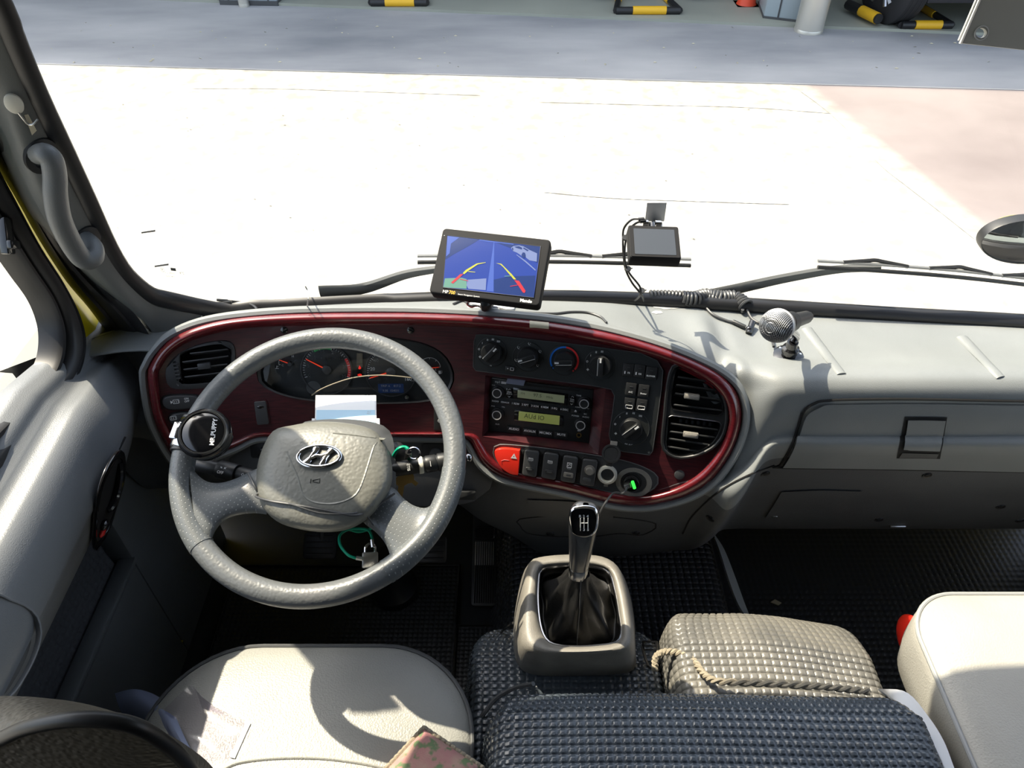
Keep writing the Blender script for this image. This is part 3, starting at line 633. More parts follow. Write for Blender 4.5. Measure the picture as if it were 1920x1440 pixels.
B = cat_rom(cat_rom(np.array(cols), 220), 90, 1)
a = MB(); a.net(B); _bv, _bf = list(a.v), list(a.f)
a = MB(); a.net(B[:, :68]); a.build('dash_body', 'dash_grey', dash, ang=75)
a = MB(); a.net(B[:, 67:]); a.build('lower_dash_panel', 'shaded_scuffed_grey', dash, ang=75)  # lower rows of the same dash, in the grey darkened to stand for shade
DT_ = BVHTree.FromPolygons([Vector(v) for v in _bv], _bf)
def D(px, py, h=0):
    p = hit(DT_, px, py, h)
    if p is None: p = hit(DT_, px, py + 8, h)
    return p if p is not None else Oy(px, py, .9)
# grey edge strip that frames the red panel
P = [S(x, y, -.006) for x, y in csp_raw([(ox + (ox - ix) * .25, oy + (oy - iy) * .12) for (ox, oy), (ix, iy) in zip(OUT, INN)], 4)]
a = MB(); a.tube(P, (.010, .007), 8, closed=True, flat=(0, -1, .3)); a.build('panel_edge_strip', 'dash_grey', dash)

def sheet(px_rows, name, m, h=.004, parent=None, nv=24, nu=24, base=D, th=.003, **k):   # raised plate on the dash from rows of pixels
    R = [cat_rom(np.array(r, float), nu) for r in px_rows]; R = cat_rom(np.array(R), nv)
    top = [[tuple(base(x, y, h)) for x, y in r] for r in R]; a = MB(); T = np.array(top)
    fr_ = np.array(top); c = (T[0] * 0)
    sk = lambda A, dh: A
    a.net(T)
    bd_ = [(0, slice(None)), (slice(None), -1), (-1, slice(None)), (slice(None), 0)]
    for ix in bd_:
        e = T[ix]; d = np.array([tuple((CAM - Vector(p)).normalized()) for p in e]); a.net(np.array([e, e - d * (h + th)]))
    return a.build(name, m, parent or dash, **k)
# glovebox lid with latch, and dark joints round it
gl = sheet([[(1545, 756), (1700, 754), (1925, 757), (2200, 760)], [(1512, 775), (1700, 775), (1925, 778), (2200, 782)], [(1498, 810), (1700, 812), (1925, 815), (2200, 820)], [(1480, 850), (1690, 852), (1925, 856), (2200, 860)], [(1466, 872), (1690, 875), (1925, 880), (2200, 884)]], 'glovebox_lid', 'dash_grey', .006, nu=60, nv=70)
J = [(2200, 755), (1925, 752), (1700, 748), (1560, 750), (1525, 757), (1506, 772), (1496, 800), (1484, 835), (1464, 870), (1458, 876), (1600, 878), (1925, 884), (2200, 888)]
a = MB(); a.tube([D(x, y, .0005) for x, y in cat_rom(np.array(J, float), 120)], .0022, 6); a.build('glovebox_joint', 'black_void', dash)
sheet([[(1693, 777), (1732, 777), (1772, 778)], [(1686, 815), (1726, 815), (1766, 816)], [(1679, 853), (1720, 853), (1760, 854)]], 'latch_recess', 'black_void', .0068, gl, nu=12, nv=24, th=.0005)
sheet([[(1698, 782), (1732, 782), (1768, 783)], [(1694, 810), (1729, 810), (1763, 811)], [(1690, 836), (1725, 837), (1758, 838)]], 'glovebox_latch', 'dash_grey', .0095, gl, nu=12, nv=24, th=.0005)
sheet([[(1689, 842), (1725, 843), (1757, 844)], [(1683, 851), (1720, 851), (1753, 852)]], 'latch_lip', 'dark_grey', .0080, gl, nu=8, nv=6, th=.0005)
# shelf ribs on top
for i, (A_, B_) in enumerate((((1512, 618), (1578, 702)), ((1803, 634), (1876, 708)))):
    pth = [D(A_[0] + (B_[0] - A_[0]) * k / 12, A_[1] + (B_[1] - A_[1]) * k / 12, .0) for k in range(13)]
    a = MB(); a.tube(pth, lambda q: (.006 - .003 * q, .011 - .003 * q), 12, flat=(0, 0, 1)); a.build('shelf_rib', 'dash_grey', dash)
# lower dash panel: screws, cover plate, clips
lw = sheet([[(1465, 920), (1540, 917), (1615, 919)], [(1450, 945), (1520, 944), (1597, 944)], [(1435, 968), (1505, 967), (1578, 966)]], 'fuse_cover', 'shaded_scuffed_grey', .003)
for i, (x, y) in enumerate(((1435, 888), (1738, 891), (1332, 972), (1508, 957), (1648, 974), (1876, 950), (1912, 976), (1032, 1001), (1192, 999))):
    p, n = hitn(DT_, x, y); F_ = Fr(p, n); a = MB(); a.lathe([(.0085, -.001), (.008, .0014), (.0052, .0002), (.005, -.001)], p, n, 18); a.lathe([(.0045, .0), (.0042, .0015), (.001, .0018)], p, n, 12)
    a.build('screw', 'black_plastic', dash)
lo_ = sheet([[(990, 935), (1070, 938), (1150, 944)], [(993, 950), (1070, 952), (1150, 958)], [(1010, 966), (1070, 968), (1150, 972)]], 'ashtray_lid', 'shaded_scuffed_grey', .003)
J = [(1160, 1000), (1206, 1002), (1226, 980), (1100, 966), (980, 972), (975, 985), (1000, 1002), (1100, 1006)]
a = MB(); a.tube([D(x, y, .0003) for x, y in csp(J, 60)], .0012, 6, closed=True); a.build('access_panel_joint', 'black_void', dash)
for x, y in ((1683, 992), (1452, 966)):
    p, n = hitn(DT_, x, min(y, 985)); F_ = Fr(p, n); a = MB(); a.box(F_.P(0, 0, .002), (.03 if x > 1500 else .010, .005, .004), F_.moved(F_.P(0, 0, .002))); a.build('clip', 'steel', dash, bevel=.001)
# joint between centre and passenger sides
a = MB(); a.tube([D(x, y, .0003) for x, y in cat_rom(np.array([(1452, 872), (1410, 888), (1350, 920), (1300, 965), (1280, 1000)], float), 30)], .0016, 6); a.build('console_joint', 'black_void', dash)
# knee panel below the wheel, with small round switch on the left
kn = [(430, 845), (480, 832), (560, 828), (700, 828), (870, 830), (890, 850), (905, 880), (925, 905), (900, 930), (860, 945), (700, 950), (560, 945), (470, 930), (440, 880)]
F_ = DF(700, 880, -.010)
a = MB(); a.prism([F_.L(x, y, 0) for x, y in csp(kn, 60)], F_.w * .004); a.build('knee_panel', 'dark_grey', dash, bevel=.0015)
F2 = F_.moved(F_.L(494, 842, .005)); a = MB(); a.prism([F2.P(x, y, 0) for x, y in rrect(.022, .016, .005)], F2.w * .004); a.build('mirror_switch', 'black_plastic', dash, bevel=.001)
a = MB(); a.lathe([(.009, .004), (.008, .013), (.001, .014)], F2.P(.002, -.003), F2.w, 20); a.build('mirror_knob', 'black_gloss', dash)
F2 = F_.moved(F_.L(828, 852, .005)); a = MB(); a.prism([F2.P(x, y, 0) for x, y in rrect(.032, .021, .005)], F2.w * .002); a.build('blank_cover', 'black_plastic', dash, bevel=.001)
a = MB(); a.lathe([(.011, .002), (.010, .005), (.001, .0055)], F2.P(-.010, .002), F2.w, 20); a.build('round_plug', 'dark_grey', dash)
F2 = F_.moved(F_.L(874, 925, .005)); a = MB(); a.prism([F2.P(x, y, 0) for x, y in rrect(.018, .008, .002)], F2.w * .012); a.build('bonnet_release', 'black_plastic', dash, bevel=.002)

def bez(name, px, h0, h1, shrink, m, F, parent, inner_px=None):    # raised bezel ring traced round an opening
    o3 = [F.L(x, y, h0) for x, y in px]; c = sum(o3, Vector()) / len(o3); i3 = [c + (p - c) * shrink for p in o3]
    a = MB(); a.ring(i3, o3, F.w, h1); return a.build(name, m, parent, bevel=min(.0012, h1 * .4), seg=3), i3
# --- left air vent
FV = DF(378, 684)
t = thing('air_vent', 'small rounded black air vent at the far left end of the red panel', 'air vent', FV.o)
outer = [FV.L(x, y, -.002) for x, y in LVENT]; hole = [FV.L(x, y, 0) for x, y in csp([(338, 668), (342, 660), (372, 650), (410, 644), (432, 648), (435, 670), (432, 700), (424, 712), (345, 719), (340, 700)], 40)]
a = MB(); a.ring(hole, outer, FV.w, .006); a.build('bezel', 'key_grey', t, bevel=.0015, seg=3)
a = MB(); a.prism([p - FV.w * .03 for p in outer], FV.w * .003); a.build('vent_box', 'black_void', t)
for (x0, y0, x1, y1) in ((358, 664, 431, 656), (344, 680, 430, 669), (346, 694, 428, 684), (348, 708, 424, 699)):
    p0, p1 = FV.L(x0, y0, -.003), FV.L(x1, y1, -.003); u = (p1 - p0).normalized(); c = (p0 + p1) / 2
    F_ = Fr(c, (FV.w + FV.v * .45).normalized(), u); a = MB(); a.box(None, ((p1 - p0).length, .0022, .014), F_); a.build('slat', 'key_grey', t, bevel=.0006)
F_ = FV.moved(FV.L(383, 686, .004)); a = MB(); a.box(None, (.020, .010, .008), F_); a.build('slider_tab', 'key_grey', t, bevel=.0012)
F_ = FV.moved(FV.L(333, 695, .004)); a = MB(); a.prism([F_.P(x, y) for x, y in rrect(.0045, .017, .002)], FV.w * .0015); a.build('thumbwheel_slot', 'black_void', t)
for k in range(5): a = MB(); a.tube([F_.P(-.0035, -.012 + .006 * k, .003 + .0015 * sin(pi * k / 4)), F_.P(.0035, -.012 + .006 * k, .003 + .0015 * sin(pi * k / 4))], .0019, 8); a.build('thumbwheel_rib', 'key_grey', t)
a = MB(); a.text('Ѵ', FV.moved(FV.L(334, 722, .0045)), .006); a.build('flow_mark', 'grey_print', t)
# --- right double air vent
FV = DF(1303, 772)
t = thing('air_vent', 'large D-shaped double air vent at the right end of the red panel', 'air vent', FV.o)
vs_ = {}
up_h = csp([(1268, 692), (1280, 690), (1310, 702), (1335, 722), (1350, 745), (1356, 768), (1352, 778), (1342, 779), (1300, 774), (1264, 768), (1258, 760), (1260, 730)], 40)
lo_h = csp([(1254, 782), (1262, 780), (1300, 785), (1345, 791), (1352, 797), (1346, 815), (1334, 832), (1310, 846), (1280, 855), (1258, 850), (1249, 838), (1250, 810)], 40)
v, q = fill_px(RVENT, [up_h, lo_h], 9, lambda x, y: FV.L(x, y, .004)); a = MB(); a.add(v, q); a.build('bezel', 'black_plastic', t)
a = MB(); ov = [FV.L(x, y, .004) for x, y in RVENT]; a.tube(ov, .0028, 8, closed=True); a.build('bezel_edge', 'black_plastic', t)
for hpx, nm in ((up_h, 'upper'), (lo_h, 'lower')):
    hh_ = [FV.L(x, y, .004) for x, y in hpx]; c = sum(hh_, Vector()) / len(hh_)
    a = MB(); a.net(np.array([[tuple(p) for p in hh_], [tuple(p - FV.w * .03) for p in hh_]]), cu=True); a.prism([p - FV.w * .03 for p in hh_], FV.w * .001); a.build('duct', 'black_void', t)
    a = MB(); a.tube(hh_, .0012, 6, closed=True); a.build('opening_rim', 'dark_chrome' if nm == 'lower' else 'black_gloss', t)
for (x0, y0, x1, y1) in ((1270, 708, 1324, 716), (1267, 723, 1343, 733), (1265, 739, 1350, 751), (1262, 760, 1352, 771), (1257, 795, 1345, 807), (1255, 810, 1339, 821), (1253, 823, 1329, 835), (1251, 838, 1313, 848)):
    p0, p1 = FV.L(x0, y0, -.004), FV.L(x1, y1, -.004); u = (p1 - p0).normalized(); c = (p0 + p1) / 2
    F_ = Fr(c, (FV.w + FV.v * .5).normalized(), u); a = MB(); a.box(None, ((p1 - p0).length, .0028, .016), F_); a.build('slat', 'black_plastic', t, bevel=.0007)
for x, y in ((1297, 743), (1295, 815)):
    F_ = FV.moved(FV.L(x, y, .004)); a = MB(); a.box(None, (.024, .0085, .010), F_); a.box(F_.P(0, 0, .006), (.020, .006, .003), F_.moved(F_.P(0, 0, .006))); a.build('slider_tab', 'console_beige', t, bevel=.0012)
for k in range(6):
    F_ = FV.moved(FV.L(1276 + 11 * k, 787.5 + 1.3 * k, -.008)); a = MB(); a.box(None, (.004, .006, .010), F_); a.build('comb_tooth', 'black_plastic', t)
# --- oval rocker switches left of the wheel
for i, (cx, cy, pts, lab) in enumerate(((342, 752, [(303, 745), (318, 739), (352, 738), (372, 740), (381, 750), (378, 760), (355, 766), (320, 768), (304, 760)], 'rear window heater'), (352, 783, [(316, 780), (328, 772), (360, 770), (385, 772), (388, 790), (370, 796), (335, 797), (319, 792)], 'rear wiper'))):
    F_ = DF(cx, cy); P = csp(pts, 36); c_ = 'upper' if i == 0 else 'lower'
    t = thing('oval_switch', ('upper oval black switch with defroster symbol below the left vent' if i == 0 else 'lower oval black switch with rear wiper symbol, half behind the steering wheel'), 'switch', F_.o, 'oval switches below the left air vent')
    a = MB(); o3 = [F_.L(x, y, 0) for x, y in P]; a.prism(o3, F_.w * .003); a.build('surround', 'black_void', t, bevel=.001)
    cc = sum(o3, Vector()) / len(o3); a = MB(); a.prism([cc + (p - cc) * .93 + F_.w * .002 for p in o3], F_.w * .006, taper=.93); a.build('key', 'key_grey', t, bevel=.002, seg=3)
    a = MB(); sy = F_.moved(F_.L(cx - (12 if i == 0 else 27), cy + 1, .0084)); a.tube([sy.P(x * .9, y * .9) for x, y in rrect(.0055, .0035, .0015)], .0004, 5, closed=True)
    for k in (-1, 0, 1): a.tube([sy.P(k * .003, -.0018), sy.P(k * .003 + .0006, 0), sy.P(k * .003, .0018)], .0004, 5)
    if i == 0: sy2 = F_.moved(F_.L(cx + 8, cy - 2, .0084)); a.text('ON\nOFF', sy2, .0045, th=.0001); a.prism([sy.P(-.0085, .003), sy.P(-.0055, 0), sy.P(-.0085, -.003)], F_.w * .0003)
    a.build('symbol', 'white_print', t)
# --- plain black rocker left of the card
F_ = DF(491, 773); t = thing('rocker_switch', 'blank black rocker switch in the red panel beside the wheel hub', 'switch', F_.o)
P = [(478, 750), (504, 750), (504, 797), (478, 796)]; o3 = [F_.L(x, y, 0) for x, y in P]; a_, b_ = (o3[0] - o3[1]).length / 2, (o3[1] - o3[2]).length / 2
c = F_.moved(sum(o3, Vector()) / 4)
a = MB(); a.ring([c.P(x, y) for x, y in rrect(a_ * .88, b_ * .93, .003)], [c.P(x, y) for x, y in rrect(a_ * 1.02, b_ * 1.02, .004)], c.w, .002); a.build('surround', 'wood', t)
a = MB(); a.prism([c.P(x, y) for x, y in rrect(a_ * .88, b_ * .93, .003)], c.w * .004); a.build('key', 'key_grey', t, bevel=.0012, seg=3)
a = MB(); a.ball(c.P(0, b_ * .48, .0036), (.0065, .0028, .0012), F=c); a.build('lamp_dimple', 'black_gloss', t)
# dimmer behind the rim on the right
F_ = DF(826, 780); c = F_; t = thing('dimmer_switch', 'black slotted switch showing just left of the wheel rim on its right side', 'switch', F_.o)
a = MB(); a.prism([c.P(x, y) for x, y in rrect(.011, .026, .002)], c.w * .003); a.build('plate', 'black_plastic', t, bevel=.001)
a = MB(); a.lathe([(.0035, .003), (.003, .0045)], c.P(-.001, -.008), c.w, 10); a.tube([c.P(-.004, .008, .0035), c.P(.004, .008, .0035)], .0005, 5); a.build('symbol', 'grey_print', t)
# screws of the panel
for x, y, h in ((770, 619, .006), (1274, 890, 0), (533, 619, .006)):
    F_ = DF(x, y); a = MB(); r_ = .0085 if y > 800 else .006; a.lathe([(r_, 0), (r_ * .95, .0016), (r_ * .8, .002), (.0005, .0021)], F_.P(0, 0, .0), F_.w, 22); a.build('screw_cap', 'key_grey' if y > 800 else 'black_gloss', dash)
# worn tape on the top rim
P = [S(x, y, .0215) for x, y in ((1000, 607), (1036, 610), (1034, 624), (998, 621))]
a = MB(); a.net(np.array([[tuple(S(993 + 36 * i / 8, 601 + 3.5 * i / 8 + 17 * j / 6, hb(600) * float(np.interp(j, [0, 1, 2, 3, 4, 5, 6], [.55, .8, .97, 1.04, 1.02, .9, .7])) + .0006)) for i in range(9)] for j in range(7)])); a.build('tape_scrap', 'tape_beige', dash)
# ================================================================== INSTRUMENT CLUSTER
FC = DF(665, 696)
cl = thing('instrument_cluster', 'oval black instrument cluster with two dials seen through the top of the wheel', 'instruments', FC.o)
HC = -.022
o3 = [FC.L(x, y, .001) for x, y in CLUS]; cc = sum(o3, Vector()) / len(o3); b3 = [FC.L(x + (665 - x) * .03, y + (696 - y) * .06, HC) for x, y in CLUS]
a = MB(); a.net(np.array([[tuple(p + FC.w * .001) for p in o3], [tuple(q + FC.w * .004) for q in [cc + (p - cc) * .985 for p in o3]], [tuple(cc + (p - cc) * .96 + FC.w * .001) for p in o3], [tuple(p) for p in b3]]), cu=True); a.build('hood', 'black_plastic', cl)
a = MB(); a.prism([p - FC.w * .003 for p in b3], FC.w * .003); a.build('face', 'black_panel', cl)
def cpx(px, py, h=.0005): return FC.moved(FC.L(px, py, HC + h))
kk = (FC.L(700, 696, HC) - FC.L(600, 696, HC)).length / 100        # metres per pixel at the dial faces
ky = (FC.L(665, 746, HC) - FC.L(665, 646, HC)).length / 100
def gauge(name, hx, hy, R, nums, a0, a1, n, ndl, zones, ring=True):
    F_ = cpx(hx, hy); g = MB(); g.lathe([(R * kk, 0), (R * kk, .0012), (R * kk * .985, .0014), (.0003, .0014)], F_.o, F_.w, 60); d = g.build(name, 'black_panel', cl)
    if ring: g = MB(); g.lathe([(R * kk * 1.03, 0), (R * kk * 1.03, .003), (R * kk * 1.0, .0032), (R * kk * .99, .001)], F_.o, F_.w, 60, caps=False); g.build('dial_ring', 'key_grey', d)
    for k in range(n + 1):
        t = radians(a0 + (a1 - a0) * k / n); maj = (k % 5 == 0); r1 = R * .95 * kk; r0 = r1 - (5.5 if maj else 3.4) * kk
        g = MB(); zc = [z for z in zones if z[0] <= k <= z[1]]
        g.box(F_.P(cos(t) * (r0 + r1) / 2, sin(t) * (r0 + r1) / 2, .0018), (r1 - r0, (.9 if maj else .55) * kk, .0003), F_.moved(F_.o) if 0 else Fr(F_.o, F_.w, F_.u * cos(t) + F_.v * sin(t)))
        tk.merge(g)
    for z0, z1, mname in zones:
        t = [radians(a0 + (a1 - a0) * (z0 + (z1 - z0) * i / 20) / n) for i in range(21)]; g = MB()
        g.net(np.array([[tuple(F_.P(cos(q) * r * kk, sin(q) * r * kk, .0016)) for q in t] for r in (R * .84, R * .96)])); g.build(mname[0], mname[1], d)
    return F_, d
tk = MB(); lt = MB()
FT, d1 = gauge('tachometer_dial', 613, 693, 47, None, 199, -20, 35, None, [(12.5, 20, ('green_band', 'green_print')), (27, 35, ('red_band', 'red_print'))])
FS_, d2 = gauge('speedometer_dial', 733, 697, 47, None, 197, -17, 40, None, [])
for t_, x, y in (('0', 580, 704), ('5', 578, 686), ('10', 588, 671), ('15', 605, 660), ('20', 626, 661), ('25', 639, 672), ('30', 647, 688), ('35', 645, 706)): lt.text(t_, cpx(x, y, .0016), .0085, th=.0001)
lt.text('x100rpm', cpx(615, 671, .0016), .0065)
for t_, x, y in (('40', 705, 676), ('20', 698.5, 692), ('60', 716, 662), ('80', 733, 657), ('160', 765, 711)): lt.text(t_, cpx(x, y, .0016), .0085, th=.0001)
lt.text('km/h', cpx(775, 714, .0016), .0035)
g = MB(); g.text('0', cpx(698, 707, .0016), .0085, th=.0002); g.build('zero_mark', 'red_print', cl)
def arcm(mbx, hx, hy, R, t0, t1, ticks):
    F_ = cpx(hx, hy, .001); P = [F_.P(cos(radians(t)) * R * kk, sin(radians(t)) * R * kk) for t in np.linspace(t0, t1, 14)]; mbx.tube(P, .0005, 4)
    for t in ticks: mbx.tube([F_.P(cos(radians(t)) * R * kk, sin(radians(t)) * R * kk), F_.P(cos(radians(t)) * (R - 3) * kk, sin(radians(t)) * (R - 3) * kk)], .0006, 4)
arcm(lt, 544, 682, 21, 185, 120, (185, 150, 120)); lt.text('H', cpx(549, 668), .006); lt.text('C', cpx(530, 685), .005)
lt.tube([cpx(519, 686).o, cpx(519, 691).o], .0007, 4); lt.tube([cpx(516, 691).o, cpx(523, 691).o], .0005, 4); lt.tube([cpx(519, 687).o, cpx(522, 687).o], .0004, 4)
arcm(lt, 806, 690, 20, 135, 5, (135, 90, 50, 5)); lt.text('E', cpx(817, 693), .005)
q = cpx(825, 698); lt.box(q.P(-.0005, 0, .0004), (.004, .0055, .0004), q); lt.tube([q.P(.0018, -.002, .0004), q.P(.0034, -.001, .0004), q.P(.0034, .003, .0004)], .0004, 4)
tk.build('tick_marks', 'white_print', cl, flat=True); lt.build('numerals', 'white_print', cl, flat=True)
def needle(hx, hy, tx, ty, w, hub, hm='key_grey'):
    F_ = cpx(hx, hy, .003); e = FC.L(tx, ty, HC + .0035); s = F_.o + F_.w * .0005; d = (e - s).normalized(); n = d.cross(F_.w)
    g = MB(); g.prism([s + n * w * .5, s - n * w * .5, e - n * w * .25, e + n * w * .25], F_.w * .0008); o = g.build('needle', 'needle_red', cl)
    g = MB(); g.lathe([(hub, -.002), (hub, .003), (hub * .85, .0038), (.0003, .0038)], F_.o, F_.w, 28); g.build('needle_hub', hm, cl)
needle(613, 693, 574, 673.5, .0024, .0078); needle(733, 697, 693, 709, .0026, .0078); needle(544, 682, 524, 675, .0016, .004); needle(806, 690, 823, 688.5, .0012, .003)
q = cpx(733, 728, .002); g = MB(); g.box(None, (48 * kk, 18 * kk, .001), q); o = g.build('trip_display', 'lcd_blue', cl)
g = MB(); g.text('TRIP A    817.2', q, .0055, .0008, 0, .0042, align='CENTER'); g.text('9:35  154031', q, .0055, .0008, 0, -.0042); g.build('trip_digits', 'grey_print', o, flat=True)
g = MB(); g.prism([FC.L(x, y, HC + .001) for x, y in ((669, 662), (680, 662), (680, 708), (669, 708))], FC.w * .001); g.build('warning_strip', 'black_gloss', cl)
for y, s_ in ((690, 1), (703, 1)):
    q = cpx(674.5, y, .0022); g = MB(); g.lathe([(.0022, 0), (.0020, .0004)], q.o, q.w, 12, sx=1.2); g.box(q.P(0, .003, .0002), (.002, .002, .0004), q) if y < 695 else g.box(q.P(0, 0, .0003), (.007, .003, .0004), q); g.build('warning_light', 'warn_red', cl)
q = cpx(764, 743, .002); g = MB(); g.lathe([(.004, 0), (.0035, .008), (.0005, .009)], q.o, q.w, 16); g.build('reset_knob', 'dark_chrome', cl)
q = cpx(588, 727, .0016); g = MB(); g.lathe([(.0125, 0), (.012, .0006), (.0003, .0007)], q.o, q.w, 28); g.build('smudged_cap', 'dark_grey', cl)
g = MB(); c0 = cc - FC.w * .004; g.net(np.array([[tuple(c0 + (p - cc) * s + FC.w * (.003 * (1 - s * s))) for p in o3] for s in (.94, .7, .4, .05)]), cu=True); g.build('lens', 'gauge_glass', cl)

# ================================================================== CLIMATE PANEL
FP = DF(1060, 700)
CP = [(893, 628), (905, 627), (1000, 637), (1100, 648), (1200, 662), (1232, 676), (1243, 695), (1240, 730), (1232, 790), (1224, 846), (1218, 853), (1170, 847), (1148, 841), (1142, 815), (1149, 770), (1152, 742), (1146, 730), (1110, 723), (1000, 709), (892, 695), (887, 688), (889, 640)]
def PP(px, py, h=0): return S(px, py, h)
cp = thing('climate_panel', 'black heater and air conditioning panel with five rotary knobs around the radio', 'control panel', FP.o)
v, q = fill_px(CP, [], 18, lambda x, y: S(x, y, .0035)); n0 = len(v)
a = MB(); a.add(v, q); e = [S(x, y, .0035) for x, y in CP]; e2 = [S(x, y, -.002) for x, y in CP]; a.net(np.array([[tuple(p) for p in e], [tuple(p) for p in e2]]), cu=True); a.build('plate', 'black_panel', cp)
a = MB(); a.tube([S(x, y, .0036) for x, y in CP], .0007, 5, closed=True); a.build('plate_edge', 'dark_grey', cp)
pr = MB()
def bars(F_, n, ang, r, w=.0007, l=.0032, gap=.0014):
    t = radians(ang); c = (cos(t) * r, sin(t) * r)
    for k in range(n):
        o_ = (k - (n - 1) / 2) * gap; pr.box(F_.P(c[0] + o_, c[1], .0006), (w, l, .0003), F_)
def fan(F_, ang, r):
    t = radians(ang); pr.box(F_.P(cos(t) * r, sin(t) * r, .0006), (.0042, .0016, .0003), F_); pr.box(F_.P(cos(t) * r, sin(t) * r, .0006), (.0014, .0042, .0003), F_)
def oring(F_, ang, r):
    t = radians(ang); pr.lathe([(.0017, .0004), (.0017, .0009), (.0010, .0009), (.0010, .0004)], F_.P(cos(t) * r, sin(t) * r), F_.w, 14, caps=False)
def knob(px, py, R, ang, lab, marks, plate=1.45, bright=False, big=False, lit='white_print'):
    F_ = DF(px, py, .0038); k = MB(); r = R
    nb = MB(); nb.lathe([(r * plate, -.001), (r * plate, .0008), (r * plate * .97, .0012), (r * plate * .95, .0004), (.0005, .0004)], F_.o, F_.w, 44); nb.build('dial_ring', 'black_panel', cp)
    k.lathe([(r * 1.0, 0), (r * 1.0, .0035), (r * .93, .010), (r * .88, .0115), (.0004, .0115)], F_.o, F_.w, 44)
    kb = k.build('knob', 'black_plastic', cp, label=lab)
    t = radians(ang); u = F_.u * cos(t) + F_.v * sin(t); FG = Fr(F_.P(0, 0, .0115), F_.w, u)
    g = MB(); g.prism([FG.P(x, y) for x, y in rrect(r * .93, r * .27, r * .12)], F_.w * .007, taper=.86); go = g.build('grip', 'black_plastic', kb, bevel=.0008)
    g = MB(); g.tube([FG.P(-r * .78, r * .2, .007), FG.P(r * .72, r * .2, .007)], .0006, 5); g.build('grip_highlight_line', 'grey_print', kb)
    g = MB(); g.box(FG.P(r * .62, -r * .02, .0072), (r * .40, r * .15, .0008), FG); g.build('pointer', lit, kb)
    marks(F_, r * (plate - .22)); return F_
def m_fan(F_, r):
    oring(F_, 172, r); bars(F_, 1, 140, r); bars(F_, 2, 112, r); bars(F_, 3, 88, r); bars(F_, 4, 62, r); fan(F_, 208, r); pr.text('FR', F_, .0034, .0006, 0, -r * 1.1)
knob(922, 660, .0175, 50, 'blower knob turned towards the top right', m_fan)
def m_mode(F_, r):
    for an in (90, 143, 30, 203, -38):
        t = radians(an); x, y = cos(t) * r, sin(t) * r; pr.tube([F_.P(x - .0018, y + .0014, .0006), F_.P(x - .0002, y - .001, .0006), F_.P(x + .0020, y - .0012, .0006)], .0005, 4); pr.ball(F_.P(x - .001, y + .0022, .0006), .0007, n=6, k=4); pr.tube([F_.P(x + .001, y + .0016, .0006), F_.P(x + .0026, y + .0016, .0006)], .0004, 4)
knob(990, 669, .0175, 203, 'air direction knob', m_mode)
def m_temp(F_, r):
    for t0, t1, m_, nm in ((212, 88, 'blue_print', 'blue_arc'), (88, -34, 'red_print', 'red_arc')):
        g = MB(); T = [radians(t) for t in np.linspace(t0, t1, 24)]; g.net(np.array([[tuple(F_.P(cos(q) * rr_, sin(q) * rr_, hh)) for q in T] for rr_, hh in ((r * .97, .0006), (r * .97, .0014), (r * 1.10, .0014), (r * 1.10, .0006))])); g.build(nm, m_, cp)
        q = radians(t1 if nm == 'red_arc' else t0); q += -.16 if nm == 'red_arc' else .16; g = MB(); g.lathe([(.0014, 0), (.0013, .0012)], F_.P(cos(q) * r * 1.03, sin(q) * r * 1.03), F_.w, 12); g.build('temperature_dot', m_, cp)
knob(1058, 676, .0170, 188, 'temperature knob inside the blue and red arc', m_temp, plate=1.5)
knob(1126, 684, .0180, 93, 'roof blower knob', lambda F_, r: (oring(F_, 172, r), bars(F_, 1, 142, r), bars(F_, 2, 115, r), bars(F_, 3, 90, r), fan(F_, 208, r)))
knob(1183, 803, .0190, 45, 'large rear air conditioning knob', lambda F_, r: (m_fan.__call__(F_, r * 1.0)) if 0 else (oring(F_, 172, r), bars(F_, 1, 140, r), bars(F_, 2, 112, r), bars(F_, 3, 88, r), bars(F_, 4, 62, r), fan(F_, 208, r), pr.text('RR A/C', F_, .0042, .0006, 0, -r * 1.08)), plate=1.62)
for x, y, tx, lab in ((1178, 693, 'FR', 'front bank lamp button'), (1199, 695, 'RR', 'rear bank lamp button'), (1221, 699, 'BLOWER', 'blower button'), (1183, 729, 'A/C', 'air conditioning button'), (1207, 732, 'Shutter', 'shutter button'), (1180, 757, 'b', 'bus front symbol button'), (1203, 759, 'b', 'bus rear symbol button')):
    F_ = DF(x, y, .0035); g = MB(); g.prism([F_.P(a_, b_) for a_, b_ in rrect(.0086, .0105, .0015)], F_.w * .0038); kb = g.build('button', 'black_plastic', cp, bevel=.001)
    g = MB(); g.box(F_.P(0, .0045, .004), (.005, .0012, .0004), F_); g.build('lamp_slot', 'key_grey', kb)
    if tx == 'b': pr.tube([F_.P(a_, b_ - .004, .0042) for a_, b_ in rrect(.0055, .0028, .001)], .0004, 4, closed=True); pr.box(F_.P(-.003 if x < 1190 else .003, -.0062, .0042), (.002, .0015, .0004), F_)
    else: pr.text(tx, F_, .0042 if len(tx) < 4 else .0034, .0041, .0015 if len(tx) == 2 else 0, -.0045, th=.0001)
    if tx in ('FR', 'RR'): pr.box(F_.P(-.0048, -.0042, .0042), (.0018, .0045, .0004), F_)
F_ = DF(957, 691, .0035); g = MB(); g.prism([F_.P(a_, b_) for a_, b_ in rrect(.0085, .0045, .001)], F_.w * .002); g.build('recirculation_button', 'black_plastic', cp, bevel=.0006)
pr.lathe([(.001, .0022), (.0009, .0026)], F_.P(-.004, 0), F_.w, 10); pr.tube([F_.P(a_ + .003, b_, .0024) for a_, b_ in rrect(.0028, .0022, .0008)], .0004, 4, closed=True)
F_ = DF(1217, 848, .0036); g = MB(); g.lathe([(.0022, 0), (.0018, .0012), (.0003, .0015)], F_.o, F_.w, 12); g.build('screw', 'steel', cp)
